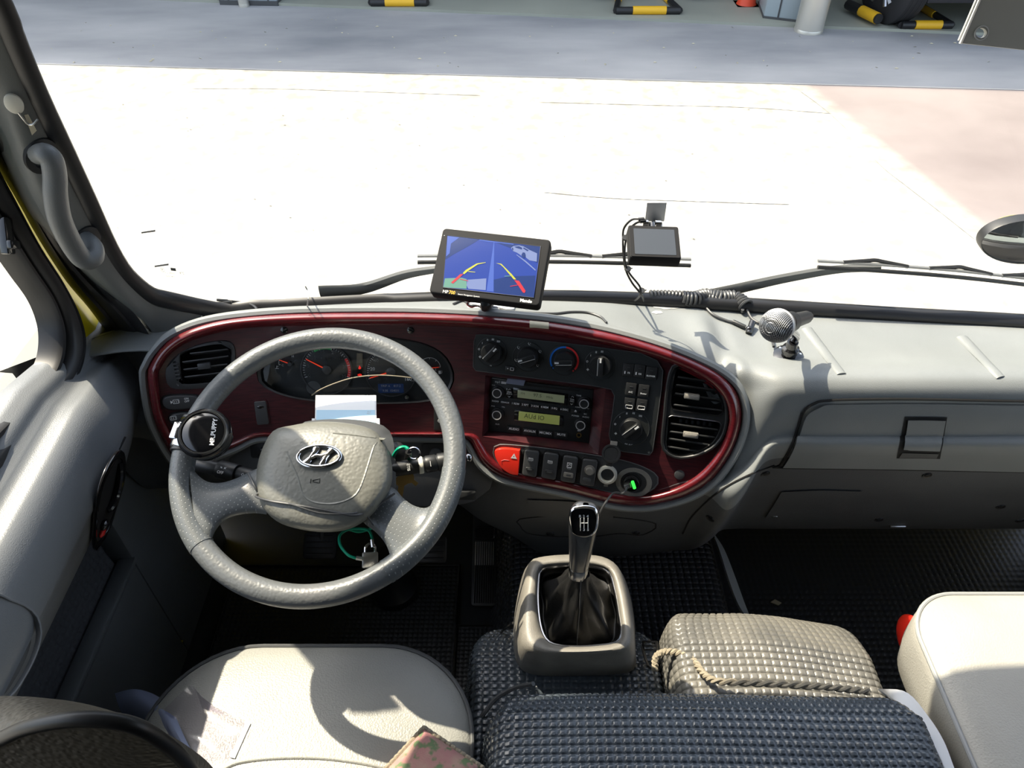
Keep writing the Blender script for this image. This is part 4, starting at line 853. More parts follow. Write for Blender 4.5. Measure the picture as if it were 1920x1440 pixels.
pr.build('printed_symbols', 'white_print', cp, flat=True)

# ================================================================== RADIO
c4 = [S(x, y, 0) for x, y in RADIO]; g0 = (c4[0] + c4[1] + c4[2] + c4[3]) / 4; uu = ((c4[1] - c4[0]) + (c4[2] - c4[3])).normalized(); ww = uu.cross((c4[0] + c4[1] - c4[2] - c4[3]).normalized()).normalized()
if ww.y > 0: ww = -ww
FRd = Fr(g0, ww, uu); HR = -.018
R_in = [(921, 707), (1113, 731), (1104, 831), (916, 807)]
rin = [FRd.L(x, y, HR) for x, y in R_in]
# sloping frame from the panel opening to the set
a = MB(); rr_ = [S(x, y, .0003) for x, y in RAD_]; ri = [rin[i].lerp(rin[(i + 1) % 4], k / 6) for i in range(4) for k in range(6)]
a.net(np.array([[tuple(p) for p in rr_], [tuple(p) for p in ri], [tuple(p - FRd.w * .02) for p in ri]]), cu=True); a.build('radio_surround', 'wood', dash, ang=20)
rc = sum(rin, Vector()) / 4; FR2 = Fr(rc, FRd.w, ((rin[1] - rin[0]) + (rin[2] - rin[3])).normalized())
rd = thing('car_radio', 'double-height black car radio with two green displays in the centre of the dashboard', 'radio', rc)
a = MB(); a.prism([p - FR2.w * .03 for p in rin], FR2.w * .031); a.build('body', 'black_panel', rd, bevel=.001)
RH = .0012
def rp(px, py, h=0): return FR2.moved(FR2.L(px, py, HR * 0 + RH + h))
def quad(pts, h, d, m, name, bv=.0004):
    q = [FR2.L(x, y, RH + h) for x, y in pts]; a = MB(); a.prism(q, FR2.w * d); return a.build(name, m, rd, bevel=bv)
def cz(x, y): return 900 + x / 8.348, 690 + y / 8.348      # from the close-up of the radio
cq = lambda P: [cz(x, y) for x, y in P]
tx = MB()
quad(cq([(180, 150), (1770, 330), (1768, 345), (180, 165)]), 0, .001, 'black_gloss', 'top_lip')
quad(cq([(520, 225), (1560, 345), (1555, 372), (518, 252)]), 0, .0006, 'black_void', 'disc_slot')
quad(cq([(520, 300), (1375, 400), (1362, 590), (515, 480)]), 0, .0012, 'black_gloss', 'display_frame')
quad(cq([(590, 342), (1325, 430), (1315, 550), (585, 460)]), .0012, .0006, 'lcd_green', 'display')
quad(cq([(540, 650), (1310, 745), (1300, 915), (535, 815)]), 0, .001, 'black_gloss', 'display_frame')
quad(cq([(610, 675), (1250, 748), (1240, 893), (600, 818)]), .001, .0006, 'lcd_yellow', 'display')
ik = MB(); q = rp(*cz(670, 402), .0019); ik.text('FM', q, .006, 0); q = rp(*cz(900, 432), .0019); ik.text('97.5', q, .0085, 0); q = rp(*cz(1090, 462), .0019); ik.text('MHz', q, .006, 0)
q = rp(*cz(850, 770), .0017); ik.text('AUd IO', q, .0115, 0, sx=.95, rot=-.0); ik.build('display_digits', 'lcd_ink', rd, flat=True)
for x, y in ((265, 400), (262, 740), (1617, 565), (1562, 900)):
    q = rp(*cz(x, y)); a = MB(); s = .0088; a.lathe([(s * 1.25, 0), (s * 1.2, .0025), (s, .003), (s * .97, .0095), (s * .9, .0105), (.0004, .0105)], q.P(.0015, .0035), q.w, 32); kb = a.build('knob', 'black_plastic', rd)
    q2 = q.P(.0015, .0035, .0106); a = MB(); a.lathe([(s * .92, -.001), (s * .92, .0006), (s * .76, .0006), (s * .76, -.001)], q2, q.w, 32, caps=False); a.build('silver_ring', 'silver', kb)
for nm, P_ in (('seek_rocker', [(415, 310), (515, 322), (505, 475), (405, 462)]), ('track_rocker', [(1390, 425), (1500, 438), (1492, 592), (1382, 578)])):
    quad(cq(P_), 0, .002, 'black_gloss', nm); cxp, cyp = np.mean(P_, 0); q = rp(*cz(cxp, cyp), .0022)
    tx.tube([q.P(-.002, .0055), q.P(0, .0075), q.P(.002, .0055)], .0004, 4); tx.tube([q.P(-.002, -.0055), q.P(0, -.0075), q.P(.002, -.0055)], .0004, 4); tx.text('SEEK' if nm[0] == 's' else 'TRK', q, .0040, 0, 0, .0014); tx.text('TRACK' if nm[0] == 's' else 'DISC', q, .0034, 0, 0, -.0018)
for i, (cxp, cyp, s_) in enumerate(((240, 520, 'RADIO'), (392, 540, 'CD/AUX'), (555, 560, '1 RDM'), (707, 578, '2 RPT'), (860, 598, '3 SCN'), (1012, 615, '4 MEM'), (1165, 632, '5 EQ'), (1320, 652, '6 DISC'), (1495, 672, ''))):
    P_ = [(cxp - 62, cyp - 32), (cxp + 66, cyp - 18), (cxp + 62, cyp + 34), (cxp - 66, cyp + 20)]; quad(cq(P_), 0, .0022, 'black_plastic', 'preset_button', .0005); q = rp(*cz(cxp, cyp), .0024)
    if s_: tx.text(s_, q, .0046 if i > 1 else .0038, 0, th=.0001)
    else: tx.prism([q.P(-.002, -.0003), q.P(.002, -.0003), q.P(0, .002)], q.w * .0003); tx.box(q.P(0, -.0014, .0002), (.004, .0008, .0003), q)
for i, (cxp, cyp, s_) in enumerate(((532, 958, 'AUDIO'), (780, 990, 'AV/AUX'), (1025, 1020, 'MIC/MIX'), (1272, 1045, 'MUTE'))):
    P_ = [(cxp - 102, cyp - 52), (cxp + 104, cyp - 30), (cxp + 98, cyp + 56), (cxp - 106, cyp + 32)]; quad(cq(P_), 0, .0024, 'black_plastic', 'mode_button', .0006); tx.text(s_, rp(*cz(cxp, cyp), .0026), .0056, 0, th=.00012)
for x, y, s_, sz in ((275, 218, 'mp3', .0052), (212, 270, 'VOL', .003), (205, 598, 'PWR', .003), (365, 612, 'VOL', .003), (272, 880, 'AUX', .0035), (1545, 432, 'TUNE', .0032), (1530, 615, 'AUDIO', .0026), (1698, 637, 'SET', .0026), (1648, 722, 'MIC', .003), (1492, 750, 'POWER', .0036), (1655, 770, 'AUDIO', .0036), (1552, 985, 'MIC', .0036)): tx.text(s_, rp(*cz(x, y), .0004), sz, 0, th=.00005)
q = rp(*cz(372, 230), .0004); tx.box(q.P(0, 0, .0003), (.0085, .0040, .0003), q)
tx.build('lettering', 'white_print', rd, flat=True)
for x, y, r_ in ((267, 920, .0017), (1655, 680, .0014)): q = rp(*cz(x, y)); a = MB(); a.lathe([(r_, 0), (r_ * .9, .0004)], q.o, q.w, 14); a.build('pin_hole', 'black_void', rd)
q = rp(*cz(1548, 1048)); a = MB(); a.lathe([(.0046, 0), (.0044, .0022), (.0028, .0022), (.0026, .0004)], q.o, q.w, 22, caps=False); a.build('microphone_socket', 'brass', rd); a = MB(); a.lathe([(.0028, 0), (.0027, .0006)], q.o, q.w, 16); a.build('socket_hole', 'black_void', rd)
P_ = cq([(440, 128), (728, 145), (682, 278), (405, 240)]); q = [FR2.L(x, y, .008) for x, y in P_]; a = MB(); a.prism(q, FR2.w * .0006)
tag(a.build('clear_film_scrap', 'film', None, cat='sticker', label='small piece of clear film stuck over the top left edge of the radio'))

# ================================================================== LOWER SWITCH PANEL
FQ = Fr(sum([S(x, y) for x, y in ((925, 840), (1210, 905), (930, 880), (1180, 930))], Vector()) / 4, FRd.w, uu)
FQ = DF(1060, 882)
SP = [(927, 838), (950, 834), (1040, 843), (1140, 858), (1190, 870), (1225, 886), (1234, 900), (1228, 914), (1205, 926), (1180, 930), (1140, 922), (1070, 904), (1000, 892), (958, 888), (935, 870), (926, 852)]
sp = thing('switch_panel', 'black lower switch panel holding the red hazard switch and a row of rocker switches', 'switch panel', FQ.o)
SPs = csp(SP, 60); v, q = fill_px(SPs, [], 14, lambda x, y: S(x, y, .003)); a = MB(); a.add(v, q); a.net(np.array([[tuple(S(x, y, .003)) for x, y in SPs], [tuple(S(x, y, -.001)) for x, y in SPs]]), cu=True); a.build('plate', 'key_grey', sp)
a = MB(); a.tube([S(x, y, .0028) for x, y in SPs], .0013, 6, closed=True); a.build('plate_edge', 'dark_grey', sp)
F_ = DF(952, 862, .003); HZ = [(931, 841), (945, 838), (972, 841), (976, 845), (973, 884), (970, 887), (958, 885), (942, 874), (932, 858), (929, 846)]
t = thing('hazard_switch', 'large red hazard warning switch with white triangle', 'switch', F_.o)
a = MB(); a.prism([F_.L(x, y, 0) for x, y in csp_raw(HZ, 3)], F_.w * .009); a.build('red_key', 'hazard_red', t, bevel=.002, seg=3)
q = F_.moved(F_.L(963.5, 856, .0093)); a = MB(); a.ring([q.P(-.0014, -.0012), q.P(.0014, -.0012), q.P(0, .0018)], [q.P(-.0052, -.0036), q.P(.0052, -.0036), q.P(0, .0056)], q.w, .0003); a.build('triangle', 'white_print', t)
q = F_.moved(F_.L(948, 866, .0088)); a = MB(); a.tube([q.P(-.006, -.005, .0), q.P(-.0075, .001), q.P(-.002, .0035), q.P(.006, .0035)], .0007, 6); a.build('finger_groove', 'red_print', t)
ROCK = [(996, 866, 0), (1032, 871, 1), (1068, 877, 2), (1104, 883, 3)]
for x, y, i in ROCK:
    F_ = DF(x, y, .003); w_, h_ = .0125, .0235
    F_ = Fr(F_.o, F_.w, F_.u + F_.v * -.02)
    t = thing('rocker_switch', ['dark rocker switch with heated-window symbol, directly right of the red hazard switch', 'dark rocker switch with heated-window symbol, second to the right of the red hazard switch', 'rocker switch with a white square symbol and a brown worn lower half', 'rocker switch with a round push knob, directly left of the open cigarette lighter'][i], 'switch', F_.o, 'rocker switches in the lower panel')
    a = MB(); a.prism([F_.P(p_, q_) for p_, q_ in rrect(w_ * 1.08, h_ * 1.05, .004)], F_.w * .002); a.build('well', 'black_void', t)
    a = MB(); a.prism([F_.P(p_, q_, .002) for p_, q_ in rrect(w_, h_, .0042)], F_.w * .0075); k_ = a.build('key', 'key_grey', t, bevel=.0022, seg=3)
    if i < 3:
        q = F_.moved(F_.P(-.0005, .0082, .0098)); a = MB()
        if i < 2:
            a.tube([q.P(-.0038, -.002), q.P(-.0038, .002), q.P(.0038, .002), q.P(.0038, -.002)], .0005, 4)
            for k in (-1, 0, 1): a.tube([q.P(.0020 * k, -.0030), q.P(.0020 * k, .0008)], .0005, 4)
        else: a.ring([q.P(-.003, -.003), q.P(.003, -.003), q.P(.003, .003), q.P(-.003, .003)], [q.P(-.0042, -.0045), q.P(.0042, -.0045), q.P(.0042, .0048), q.P(-.0042, .0048)], q.w, .0003); a.tube([q.P(-.0025, -.001), q.P(0, .001), q.P(.0025, .0005)], .0006, 4); a.text('FOG', q, .003, .0004, 0, -.0062)
        a.build('symbol', 'white_print', t, flat=True)
        a = MB(); a.prism([F_.P(p_ , q_ - .0095, .0088) for p_, q_ in rrect(.0075 if i < 2 else .0085, .0030 if i < 2 else .0048, .002)], F_.w * .0022, taper=.9); a.build('lamp_bar', 'console_beige' if i == 2 else 'black_plastic', t, bevel=.0007)
        a = MB(); a.prism([F_.P(p_ + .0005, q_ - .0095, .011) for p_, q_ in rrect(.0040, .0014, .001)], F_.w * .0004); a.build('lamp_window', 'dark_grey', t)
    else:
        a = MB(); a.lathe([(.0092, .009), (.0088, .0105), (.0065, .011), (.0062, .0165), (.0054, .0178), (.0004, .018)], F_.P(.0015, .0055), F_.w, 30); a.build('push_knob', 'console_beige', t)
        a = MB(); a.prism([F_.P(p_ - .001, q_ - .0125, .009) for p_, q_ in rrect(.0068, .0035, .003)], F_.w * .001); a.build('worn_patch', 'dark_grey', t, bevel=.0004)
for x, y in ((980, 858), (1015, 863), (1051, 868), (1087, 874)):
    F_ = DF(x, y, .003); a = MB(); a.tube([F_.P(.0006, .013, .001), F_.P(-.0006, -.011, .001)], .0012, 6); a.build('divider_rib', 'black_plastic', sp)
# cigarette lighter socket with its cap flipped up
F_ = DF(1139, 889, .003); t = thing('lighter_socket', 'open cigarette lighter socket with round black cap flipped up above it', 'socket', F_.o)
a = MB(); a.lathe([(.0165, 0), (.0165, .0045), (.0155, .006), (.0125, .0065), (.0112, .005), (.0108, -.012), (.0004, -.012)], F_.o, F_.w, 40); a.build('ring', 'cream_disc', t)
a = MB(); a.lathe([(.0106, -.011), (.0095, -.011), (.009, -.0085), (.003, -.0085), (.0028, -.006), (.0003, -.006)], F_.o, F_.w, 30, caps=False); a.build('contact', 'brass', t)
a = MB(); a.prism([F_.P(p_, q_ - .0185, .001) for p_, q_ in rrect(.0035, .0030, .001)], F_.w * .003); a.build('tab', 'console_beige', t, bevel=.0006)
cpn = S(1146, 851, .02); FCp = Fr(cpn, (F_.w * .85 + F_.v * .45), F_.u); a = MB(); a.lathe([(.0158, 0), (.0158, .003), (.0148, .0045), (.0120, .0045), (.0115, .003), (.0004, .003)], cpn, FCp.w, 36); a.build('cap', 'black_plastic', t)
a = MB(); a.prism([FCp.P(p_ + .002, q_ + .0175, .000) for p_, q_ in rrect(.0058, .0035, .001)], FCp.w * .005); a.build('cap_tab', 'console_beige', t, bevel=.0008)
a = MB(); a.tube(spl([F_.P(.0, .0155, .003), F_.P(.002, .022, .006), cpn - FCp.v * .016 + FCp.w * .001], 8), (.005, .0012), 8, flat=F_.u); a.build('hinge_strap', 'black_plastic', t)
# charger plug with green light
F_ = DF(1184, 903, .003); t = thing('charger_plug', 'black USB charger with green light plugged in at the right end of the switch row', 'charger', F_.o)
a = MB(); a.lathe([(.0265, -.0005), (.026, .0012), (.0195, .0015), (.0175, -.0015)], F_.P(.004, -.001), F_.w, 40, sx=1.15, u=F_.u, caps=False); a.build('beige_well_rim', 'console_beige', sp)
a = MB(); a.lathe([(.0172, .001), (.017, .0022), (.0004, .0022)], F_.P(0, 0), F_.w, 40); a.build('socket_well', 'black_void', sp)
a = MB(); a.lathe([(.0135, .0), (.0135, .012), (.0120, .0142), (.0004, .0145)], F_.o, F_.w, 36); a.build('housing', 'black_gloss', t)
q = F_.P(.0035, .001, .0148); F3 = Fr(q, F_.w, F_.u * .45 - F_.v); a = MB(); a.prism([F3.P(x, y) for x, y in rrect(.0075, .0026, .002)], F3.w * .0012); a.build('green_light', 'led_green', t)
a = MB(); a.box(F_.P(-.006, -.001, .0175), (.007, .011, .008), F3.moved(F_.P(-.006, -.001, .0175))); a.build('usb_shell', 'steel', t, bevel=.0006)
s_ = F_.P(-.006, -.002, .02); kn_top = Od(1122, 968, 1.06)
P = spl([s_, F_.P(-.012, -.008, .034), Od(1150, 925, 1.245), Od(1132, 948, 1.24), Od(1120, 975, 1.26), Od(1112, 1010, 1.33)], 50)
a = MB(); a.tube(P, .0019, 8); a.build('charging_cable', 'key_grey', None, cat='cable', label='thin grey charging cable hanging from the charger behind the gear lever')

# ================================================================== STEERING WHEEL
WC = Vector((-.2702, .696, .76)); b_ = radians(22); FWh = Fr(WC, (0, -sin(b_), cos(b_)), (1, 0, 0)); Rw = .206; rr0 = .0158; Rm = Rw - rr0
sw = thing('steering_wheel', 'grey leather three-quarter rim steering wheel with padded hub and oval H badge', 'steering wheel', WC)
def wl(px, py, h=0): return FWh.L(px, py, h)
def rimarc(t0, t1, n, r=rr0, mod=0): return [FWh.P(cos(radians(t)) * Rm, sin(radians(t)) * Rm) for t in np.linspace(t0, t1, n)]
a = MB(); a.tube(rimarc(0, 360, 145)[:-1], (rr0, rr0), 18, closed=True, flat=FWh.w); a.build('rim', 'wheel_leather', sw)
def segarc(t0, t1, nm):
    a = MB(); P = rimarc(t0, t1, 40); a.tube(P, (rr0 + .0008, rr0 + .0008), 18, flat=FWh.w); o = a.build(nm, 'perf_leather', sw)
def ang(px, py): p = wl(px, py); x, y = FWh.ab(p); return math.degrees(atan2(y, x)) % 360
aL0, aL1 = ang(345, 835), ang(385, 1020); aR0, aR1 = ang(740, 1100), ang(860, 880)
mp_ = mat('perf_leather', (.115, .125, .128), .36, bump=.2, bs=200)
def dots(m, sc, strength=.7):
    nt = m.node_tree; b = nt.nodes['Principled BSDF']; tc = nt.nodes.new('ShaderNodeTexCoord'); mpn = nt.nodes.new('ShaderNodeMapping'); v_ = nt.nodes.new('ShaderNodeTexVoronoi')
    mpn.inputs['Rotation'].default_value = (-b_, 0, .4); mpn.inputs['Scale'].default_value = (sc, sc, .001); v_.inputs['Randomness'].default_value = 0; v_.inputs['Scale'].default_value = 1; v_.voronoi_dimensions = '2D'
    nt.links.new(tc.outputs['Object'], mpn.inputs[0]); nt.links.new(mpn.outputs[0], v_.inputs[0]); r = nt.nodes.new('ShaderNodeMapRange'); r.inputs[1].default_value = .09; r.inputs[2].default_value = .17; nt.links.new(v_.outputs['Distance'], r.inputs[0])
    mx = nt.nodes.new('ShaderNodeMix'); mx.data_type = 'RGBA'; nt.links.new(r.outputs[0], mx.inputs[0]); mx.inputs[6].default_value = (.24, .25, .25, 1); mx.inputs[7].default_value = b.inputs['Base Color'].default_value; nt.links.new(mx.outputs[2], b.inputs['Base Color'])
    bp = nt.nodes.new('ShaderNodeBump'); bp.inputs['Strength'].default_value = strength; bp.inputs['Distance'].default_value = .0006; nt.links.new(r.outputs[0], bp.inputs['Height']); nt.links.new(bp.outputs[0], b.inputs['Normal'])
dots(mp_, 175)
segarc(aL0, aL1, 'perforated_grip'); segarc(aR0 if aR0 < aR1 else aR0 - 360, aR1, 'perforated_grip')
# spokes: lofts between the hub edge and the rim
def spoke(top, bot, hb_, he):
    n = len(top); g = []
    for k in range(n):
        tx_, bx_ = top[k], bot[k]; hc = hb_ + (he - hb_) * k / (n - 1); r = []
        for t, hh in ((0, -.006), (-.03, .0), (.02, .005), (.12, .009), (.3, .0115), (.5, .012), (.7, .0115), (.88, .009), (.98, .005), (1.03, .0), (1, -.006), (.8, -.012), (.5, -.014), (.2, -.012)):
            r.append(tuple(wl(tx_[0] + (bx_[0] - tx_[0]) * t, tx_[1] + (bx_[1] - tx_[1]) * t, hc + hh)))
        g.append(r)
    g = cat_rom(np.array(g), 30); a = MB(); a.net(g, cu=True); return a
a = spoke([(500, 872), (475, 884), (445, 898), (415, 907), (388, 905), (366, 888), (352, 862)], [(500, 962), (478, 960), (450, 963), (425, 972), (405, 990), (390, 1020), (370, 1020)], -.004, -.001)
a.build('spoke', 'perf_leather', sw)
a = spoke([(712, 908), (738, 918), (755, 936), (775, 950), (798, 954), (818, 938), (838, 905)], [(672, 968), (690, 984), (706, 996), (722, 1014), (732, 1034), (736, 1055), (745, 1085)], -.004, -.001)
a.build('spoke', 'perf_leather', sw)
# hub pad
HB = [(545, 798), (590, 791), (640, 792), (690, 802), (715, 820), (730, 850), (736, 885), (732, 915), (715, 945), (690, 972), (655, 992), (610, 998), (560, 992), (520, 978), (492, 950), (481, 915), (483, 870), (497, 830), (515, 806)]
HBs = csp(HB, 64); cxh = np.mean([p[0] for p in HBs]); cyh = np.mean([p[1] for p in HBs])
g = []
for s_, h_ in ((.93, -.045), (.985, -.02), (1.0, .004), (.985, .018), (.94, .028), (.86, .034), (.72, .038), (.5, .0405), (.25, .042), (.04, .0425)):
    g.append([tuple(wl(cxh + (x - cxh) * s_ - (0 if s_ > .9 else 0), cyh + (y - cyh) * s_ + (4 * (1 - s_)), h_)) for x, y in HBs])
a = MB(); a.net(np.array(g), cu=True); a.add(g[-1], [tuple(range(64))]); a.build('hub_pad', 'hub_leather', sw, ang=70)
HBT = BVHTree.FromPolygons([Vector(v) for v in a.v], a.f)
Hh = lambda x, y, h=0: (hit(HBT, x, y, h) or wl(x, y, .035))
a = MB(); P = [Hh(x, y, -.0012) for x, y in csp([(545, 815), (560, 900), (575, 935), (612, 945), (650, 938), (675, 915), (702, 835), (712, 822)], 60)[4:52]]; a.tube(P, .0020, 6); a.build('pad_crease', 'hub_leather', sw)
# badge
Pc, Pn = hitn(HBT, 599, 857); FB = Fr(Pc, Pn, FWh.u); ew, eh = (Hh(638, 857) - Hh(559, 857)).length / 2, (Hh(599, 838) - Hh(599, 877)).length / 2
bg = MB(); bg.tube([FB.P(cos(t) * ew, sin(t) * eh, .003) for t in np.linspace(0, 2 * pi, 49)[:-1]], (.0022, .0026), 10, closed=True, flat=FB.w); bdg = bg.build('badge', 'chrome', sw)
bg = MB()
def bez_(P, w): bg.tube(spl([FB.P(x * ew, y * eh, .003) for x, y in P], 16), lambda t: (.0018, w * (.75 + .5 * abs(t - .5) * 2)), 8, flat=FB.w)
bez_([(-.62, -.70), (-.42, -.25), (-.25, .35), (-.16, .86)], .0042); bez_([(.16, -.86), (.25, -.35), (.42, .25), (.62, .70)], .0042); bez_([(-.38, -.18), (-.1, .02), (.12, .0), (.40, .20)], .0034)
bg.build('badge_letter', 'chrome', bdg)
hp = Hh(591, 902, .0004); FHp = Fr(hp, Pn, FWh.u); a = MB(); a.tube([FHp.P(-.006, .003), FHp.P(-.006, -.003)], .0005, 4); a.tube([FHp.P(-.003, .001), FHp.P(.0, .0015), FHp.P(.006, .003), FHp.P(.006, -.003), FHp.P(.0, -.0015), FHp.P(-.003, -.001)], .0005, 4, closed=True); a.build('horn_mark', 'black_void', sw)
# shroud behind the hub
SH = csp([(560, 800), (575, 790), (640, 786), (700, 792), (728, 805), (738, 830), (742, 880), (738, 930), (700, 960), (560, 960), (510, 930), (505, 860), (520, 815)], 48)
g = [[tuple(wl(x, y, h_)) for x, y in SH] for h_ in (-.030, -.06)]
g.append([tuple(wl(620 + (x - 620) * .8, 860 + (y - 860) * .8, -.02)) for x, y in SH])
g = [g[2], g[0], g[1]]; c_ = wl(610, 880, -.18); g.append([tuple(Vector(p) * .75 + (c_ + Vector((0, .05, 0))) * .25 + Vector((0, .04, -.02))) for p in g[2]])
co = thing('steering_column', 'grey plastic steering column shroud behind the wheel hub', 'steering column', wl(610, 880, -.1))
a = MB(); a.net(np.array(g), cu=True); a.add(g[0], [tuple(range(48))]); a.build('shroud', 'dark_grey', co, ang=60)
# elastic cord round the hub
a = MB(); P1 = [wl(466, 888, .012), wl(478, 912, .016), wl(484, 925, .012), Hh(486, 930, .004), Hh(510, 940, .003), Hh(560, 948, .003), Hh(610, 957, .003), Hh(660, 966, .003), wl(682, 962, .03), wl(705, 950, .02), wl(740, 925, .014)]
a.tube(spl(P1, 60), .0017, 8); P2 = [Hh(488, 933, .003), Hh(540, 944, .003), Hh(600, 962, .003), Hh(655, 963, .003), wl(676, 960, .03), wl(688, 968, .02), wl(700, 985, .012)]; a.tube(spl(P2, 40), .0013, 8)
a.build('elastic_cord', 'key_grey', None, cat='cord', label='dark elastic cord stretched round the lower half of the wheel hub')
# spinner knob clamped on the left of the rim
kp = wl(380, 812, .050); FK = Fr(kp, (Vector((.10, -.45, .88))), FWh.u); FK = FK.moved(Opl(381, 811, kp, FK.w)); rk = 49 * ((kp - CAM).dot(FW)) / FPX
t = thing('spinner_knob', 'round black spinner knob clamped to the left of the steering wheel rim', 'steering knob', wl(350, 815))
a = MB(); a.lathe([(rk * .80, -.030), (rk * .98, -.020), (rk * 1.02, -.010), (rk, -.004), (rk * .90, 0), (rk * .86, -.001)], FK.o, FK.w, 48); a.build('knob_body', 'black_gloss', t)
a = MB(); a.lathe([(rk * .88, -.002), (rk * .9, .001), (rk * .86, .003), (rk * .80, .003)], FK.o, FK.w, 48, caps=False); a.build('bezel_ring', 'dark_chrome', t)
a = MB(); a.lathe([(rk * .82, .001), (rk * .7, .0028), (rk * .45, .0042), (.0004, .0048)], FK.o, FK.w, 48); a.build('domed_face', 'black_gloss', t)
a = MB(); a.text('MR.PUPPY', FK, .0085, .0046, rk * .42, 0, rot=pi / 2, th=.0002); a.build('lettering', 'white_print', t, flat=True)
ta = radians(ang(338, 815)); cpt = FWh.P(cos(ta) * Rm, sin(ta) * Rm); tn = Vector(-FWh.u * sin(ta) + FWh.v * cos(ta))
a = MB(); a.lathe([(rr0 + .0035, -.022), (rr0 + .005, -.020), (rr0 + .005, .020), (rr0 + .0035, .022)], cpt, tn, 28); a.build('clamp_band', 'chrome', t)
a = MB(); a.lathe([(rr0 + .002, -.027), (rr0 + .0028, -.026), (rr0 + .0028, .026), (rr0 + .002, .027)], cpt, tn, 28); a.build('rubber_liner', 'rubber', t)
a = MB(); a.tube([cpt + FWh.w * .014, FK.o - FK.w * .022], .010, 14); a.build('swivel_post', 'chrome', t)
a = MB(); Fb = Fr(cpt, tn, FWh.w); a.box(Fb.P(.012, .012, .0), (.016, .014, .026), Fb.moved(Fb.P(.012, .012, 0))); a.build('bolt_lug', 'chrome', t, bevel=.002)
# stalks
def stalk(name, label, p0, p1, prof, bands, end=None):
    d = (p1 - p0); L = d.length; d.normalize(); t = thing(name, label, 'stalk', p0)
    a = MB(); a.lathe([(r, x * L) for x, r in prof], p0, d, 24); a.build('lever', 'black_plastic', t)
    for x0, x1, r, m_, nm in bands: a = MB(); a.lathe([(r * .97, x0 * L), (r, x0 * L + .0008), (r, x1 * L - .0008), (r * .97, x1 * L)], p0, d, 28); a.build(nm, m_, t)
    return t, Fr(p0, (CAM - (p0 + p1) / 2) - d * (CAM - (p0 + p1) / 2).dot(d), d), L
q0, q1 = wl(505, 902, -.035), wl(352, 866, -.055)
t, Fk, L = stalk('light_stalk', 'black light and indicator stalk left of the wheel hub', q0, q1, [(0, .006), (.1, .0075), (.42, .0095), (.9, .0105), (.97, .009), (1, .003)], [(.14, .36, .0112, 'black_plastic', 'indicator_collar'), (.38, .60, .0135, 'black_plastic', 'light_switch_ring')])
g = MB(); Ft = Fr(Fk.o, Fk.w, -Fk.u); g.text('OFF', Ft.moved(Fk.P(L * .52, 0, .0137)), .006, .0002, 0, -.004 if Ft.v.z > 0 else .004, th=.0001); g.text('◇◇', Ft.moved(Fk.P(L * .25, 0, .0114)), .005, .0002)
w_ = Fk.P(L * .50, 0, .0138); F4 = Ft.moved(w_)
for k in (-1, 1):
    g.tube([F4.P(k * .0015, .002), F4.P(k * .0045, .0045)], .0004, 4); g.tube([F4.P(k * .0015, .004), F4.P(k * .0045, .0022)], .0004, 4)
g.build('symbols', 'white_print', t, flat=True)
q0, q1 = wl(715, 884, -.035), wl(879, 858, -.050)
t, Fk, L = stalk('wiper_stalk', 'black wiper stalk right of the wheel hub with white lettering', q0, q1, [(0, .0095), (.15, .0105), (.6, .0115), (.8, .0118), (.9, .010), (.93, .0055), (1, .0055)], [(.42, .47, .0125, 'cream_disc', 'pale_ring'), (.5, .62, .0125, 'black_plastic', 'washer_ring'), (.64, .86, .0132, 'black_plastic', 'wiper_ring')])
g = MB(); g.text('ƧTIS', Fk.moved(Fk.P(L * .30, 0, .0112)), .0055, .0002, rot=-pi / 2, th=.0001); g.text('9', Fk.moved(Fk.P(L * .72, .002, .0134)), .006, .0002, rot=0, th=.0002); g.text('H', Fk.moved(Fk.P(L * .72, -.005, .0128)), .005, .0002, rot=-.4); g.tube([Fk.P(L * .55, -.004, .0126), Fk.P(L * .55, .004, .0126)], .0005, 4)
g.build('symbols', 'white_print', t, flat=True)
a = MB(); a.ball(Fk.P(L * 1.0, 0, 0), (.006, .0065, .0065), F=Fk); a.build('tip_button', 'dark_chrome', t)
# keys, green cord, padlock
ig = wl(752, 856, -.075); kt = thing('key_ring', 'bunch of keys hanging from the ignition to the right of the hub', 'keys', ig)
a = MB(); a.lathe([(.015, -.02), (.015, .004), (.011, .006)], ig, Vector((.55, -.75, .2)), 24); a.build('ignition_barrel', 'black_plastic', kt)
c_ = Od(776, 850, 1.06); Fk = Fr(c_, (0, -1, .6), (1, 0, .1)); a = MB(); a.tube([Fk.P(cos(t_) * .0085, sin(t_) * .0085) for t_ in np.linspace(0, 2 * pi, 30)[:-1]], .0012, 6, closed=True); a.build('split_ring', 'chrome', kt)
a = MB(); a.tube([ig + Vector((.01, -.01, 0)), Od(766, 847, 1.06)], .0045, 10); a.build('key_bow', 'black_plastic', kt)
for (x0, y0, x1, y1, m_) in ((752, 902, 748, 930, 'brass'), (756, 900, 752, 926, 'brass'), (766, 896, 776, 904, 'brass')):
    p0, p1 = Od(x0, y0, 1.12), Od(x1, y1, 1.14); d = (p1 - p0).normalized(); Fk = Fr((p0 + p1) / 2, CAM - p0, d); a = MB(); a.box(None, ((p1 - p0).length, .006, .002), Fk); a.lathe([(.0085, 0), (.0085, .002)], p0 - Fk.w * .001, Fk.w, 18); a.build('key', m_, kt)
P = spl([Od(735, 872, 1.10), Od(738, 855, 1.08), Od(747, 842, 1.07), Od(760, 839, 1.07), Od(768, 848, 1.07), Od(766, 862, 1.09)], 30); a = MB(); a.tube(P, .0028, 8); a.build('green_key_loop', 'green_cable', kt)
lk = Od(694, 1050, 1.01); t = thing('padlock', 'small silver padlock hanging on a green coated cable below the hub', 'padlock', lk)
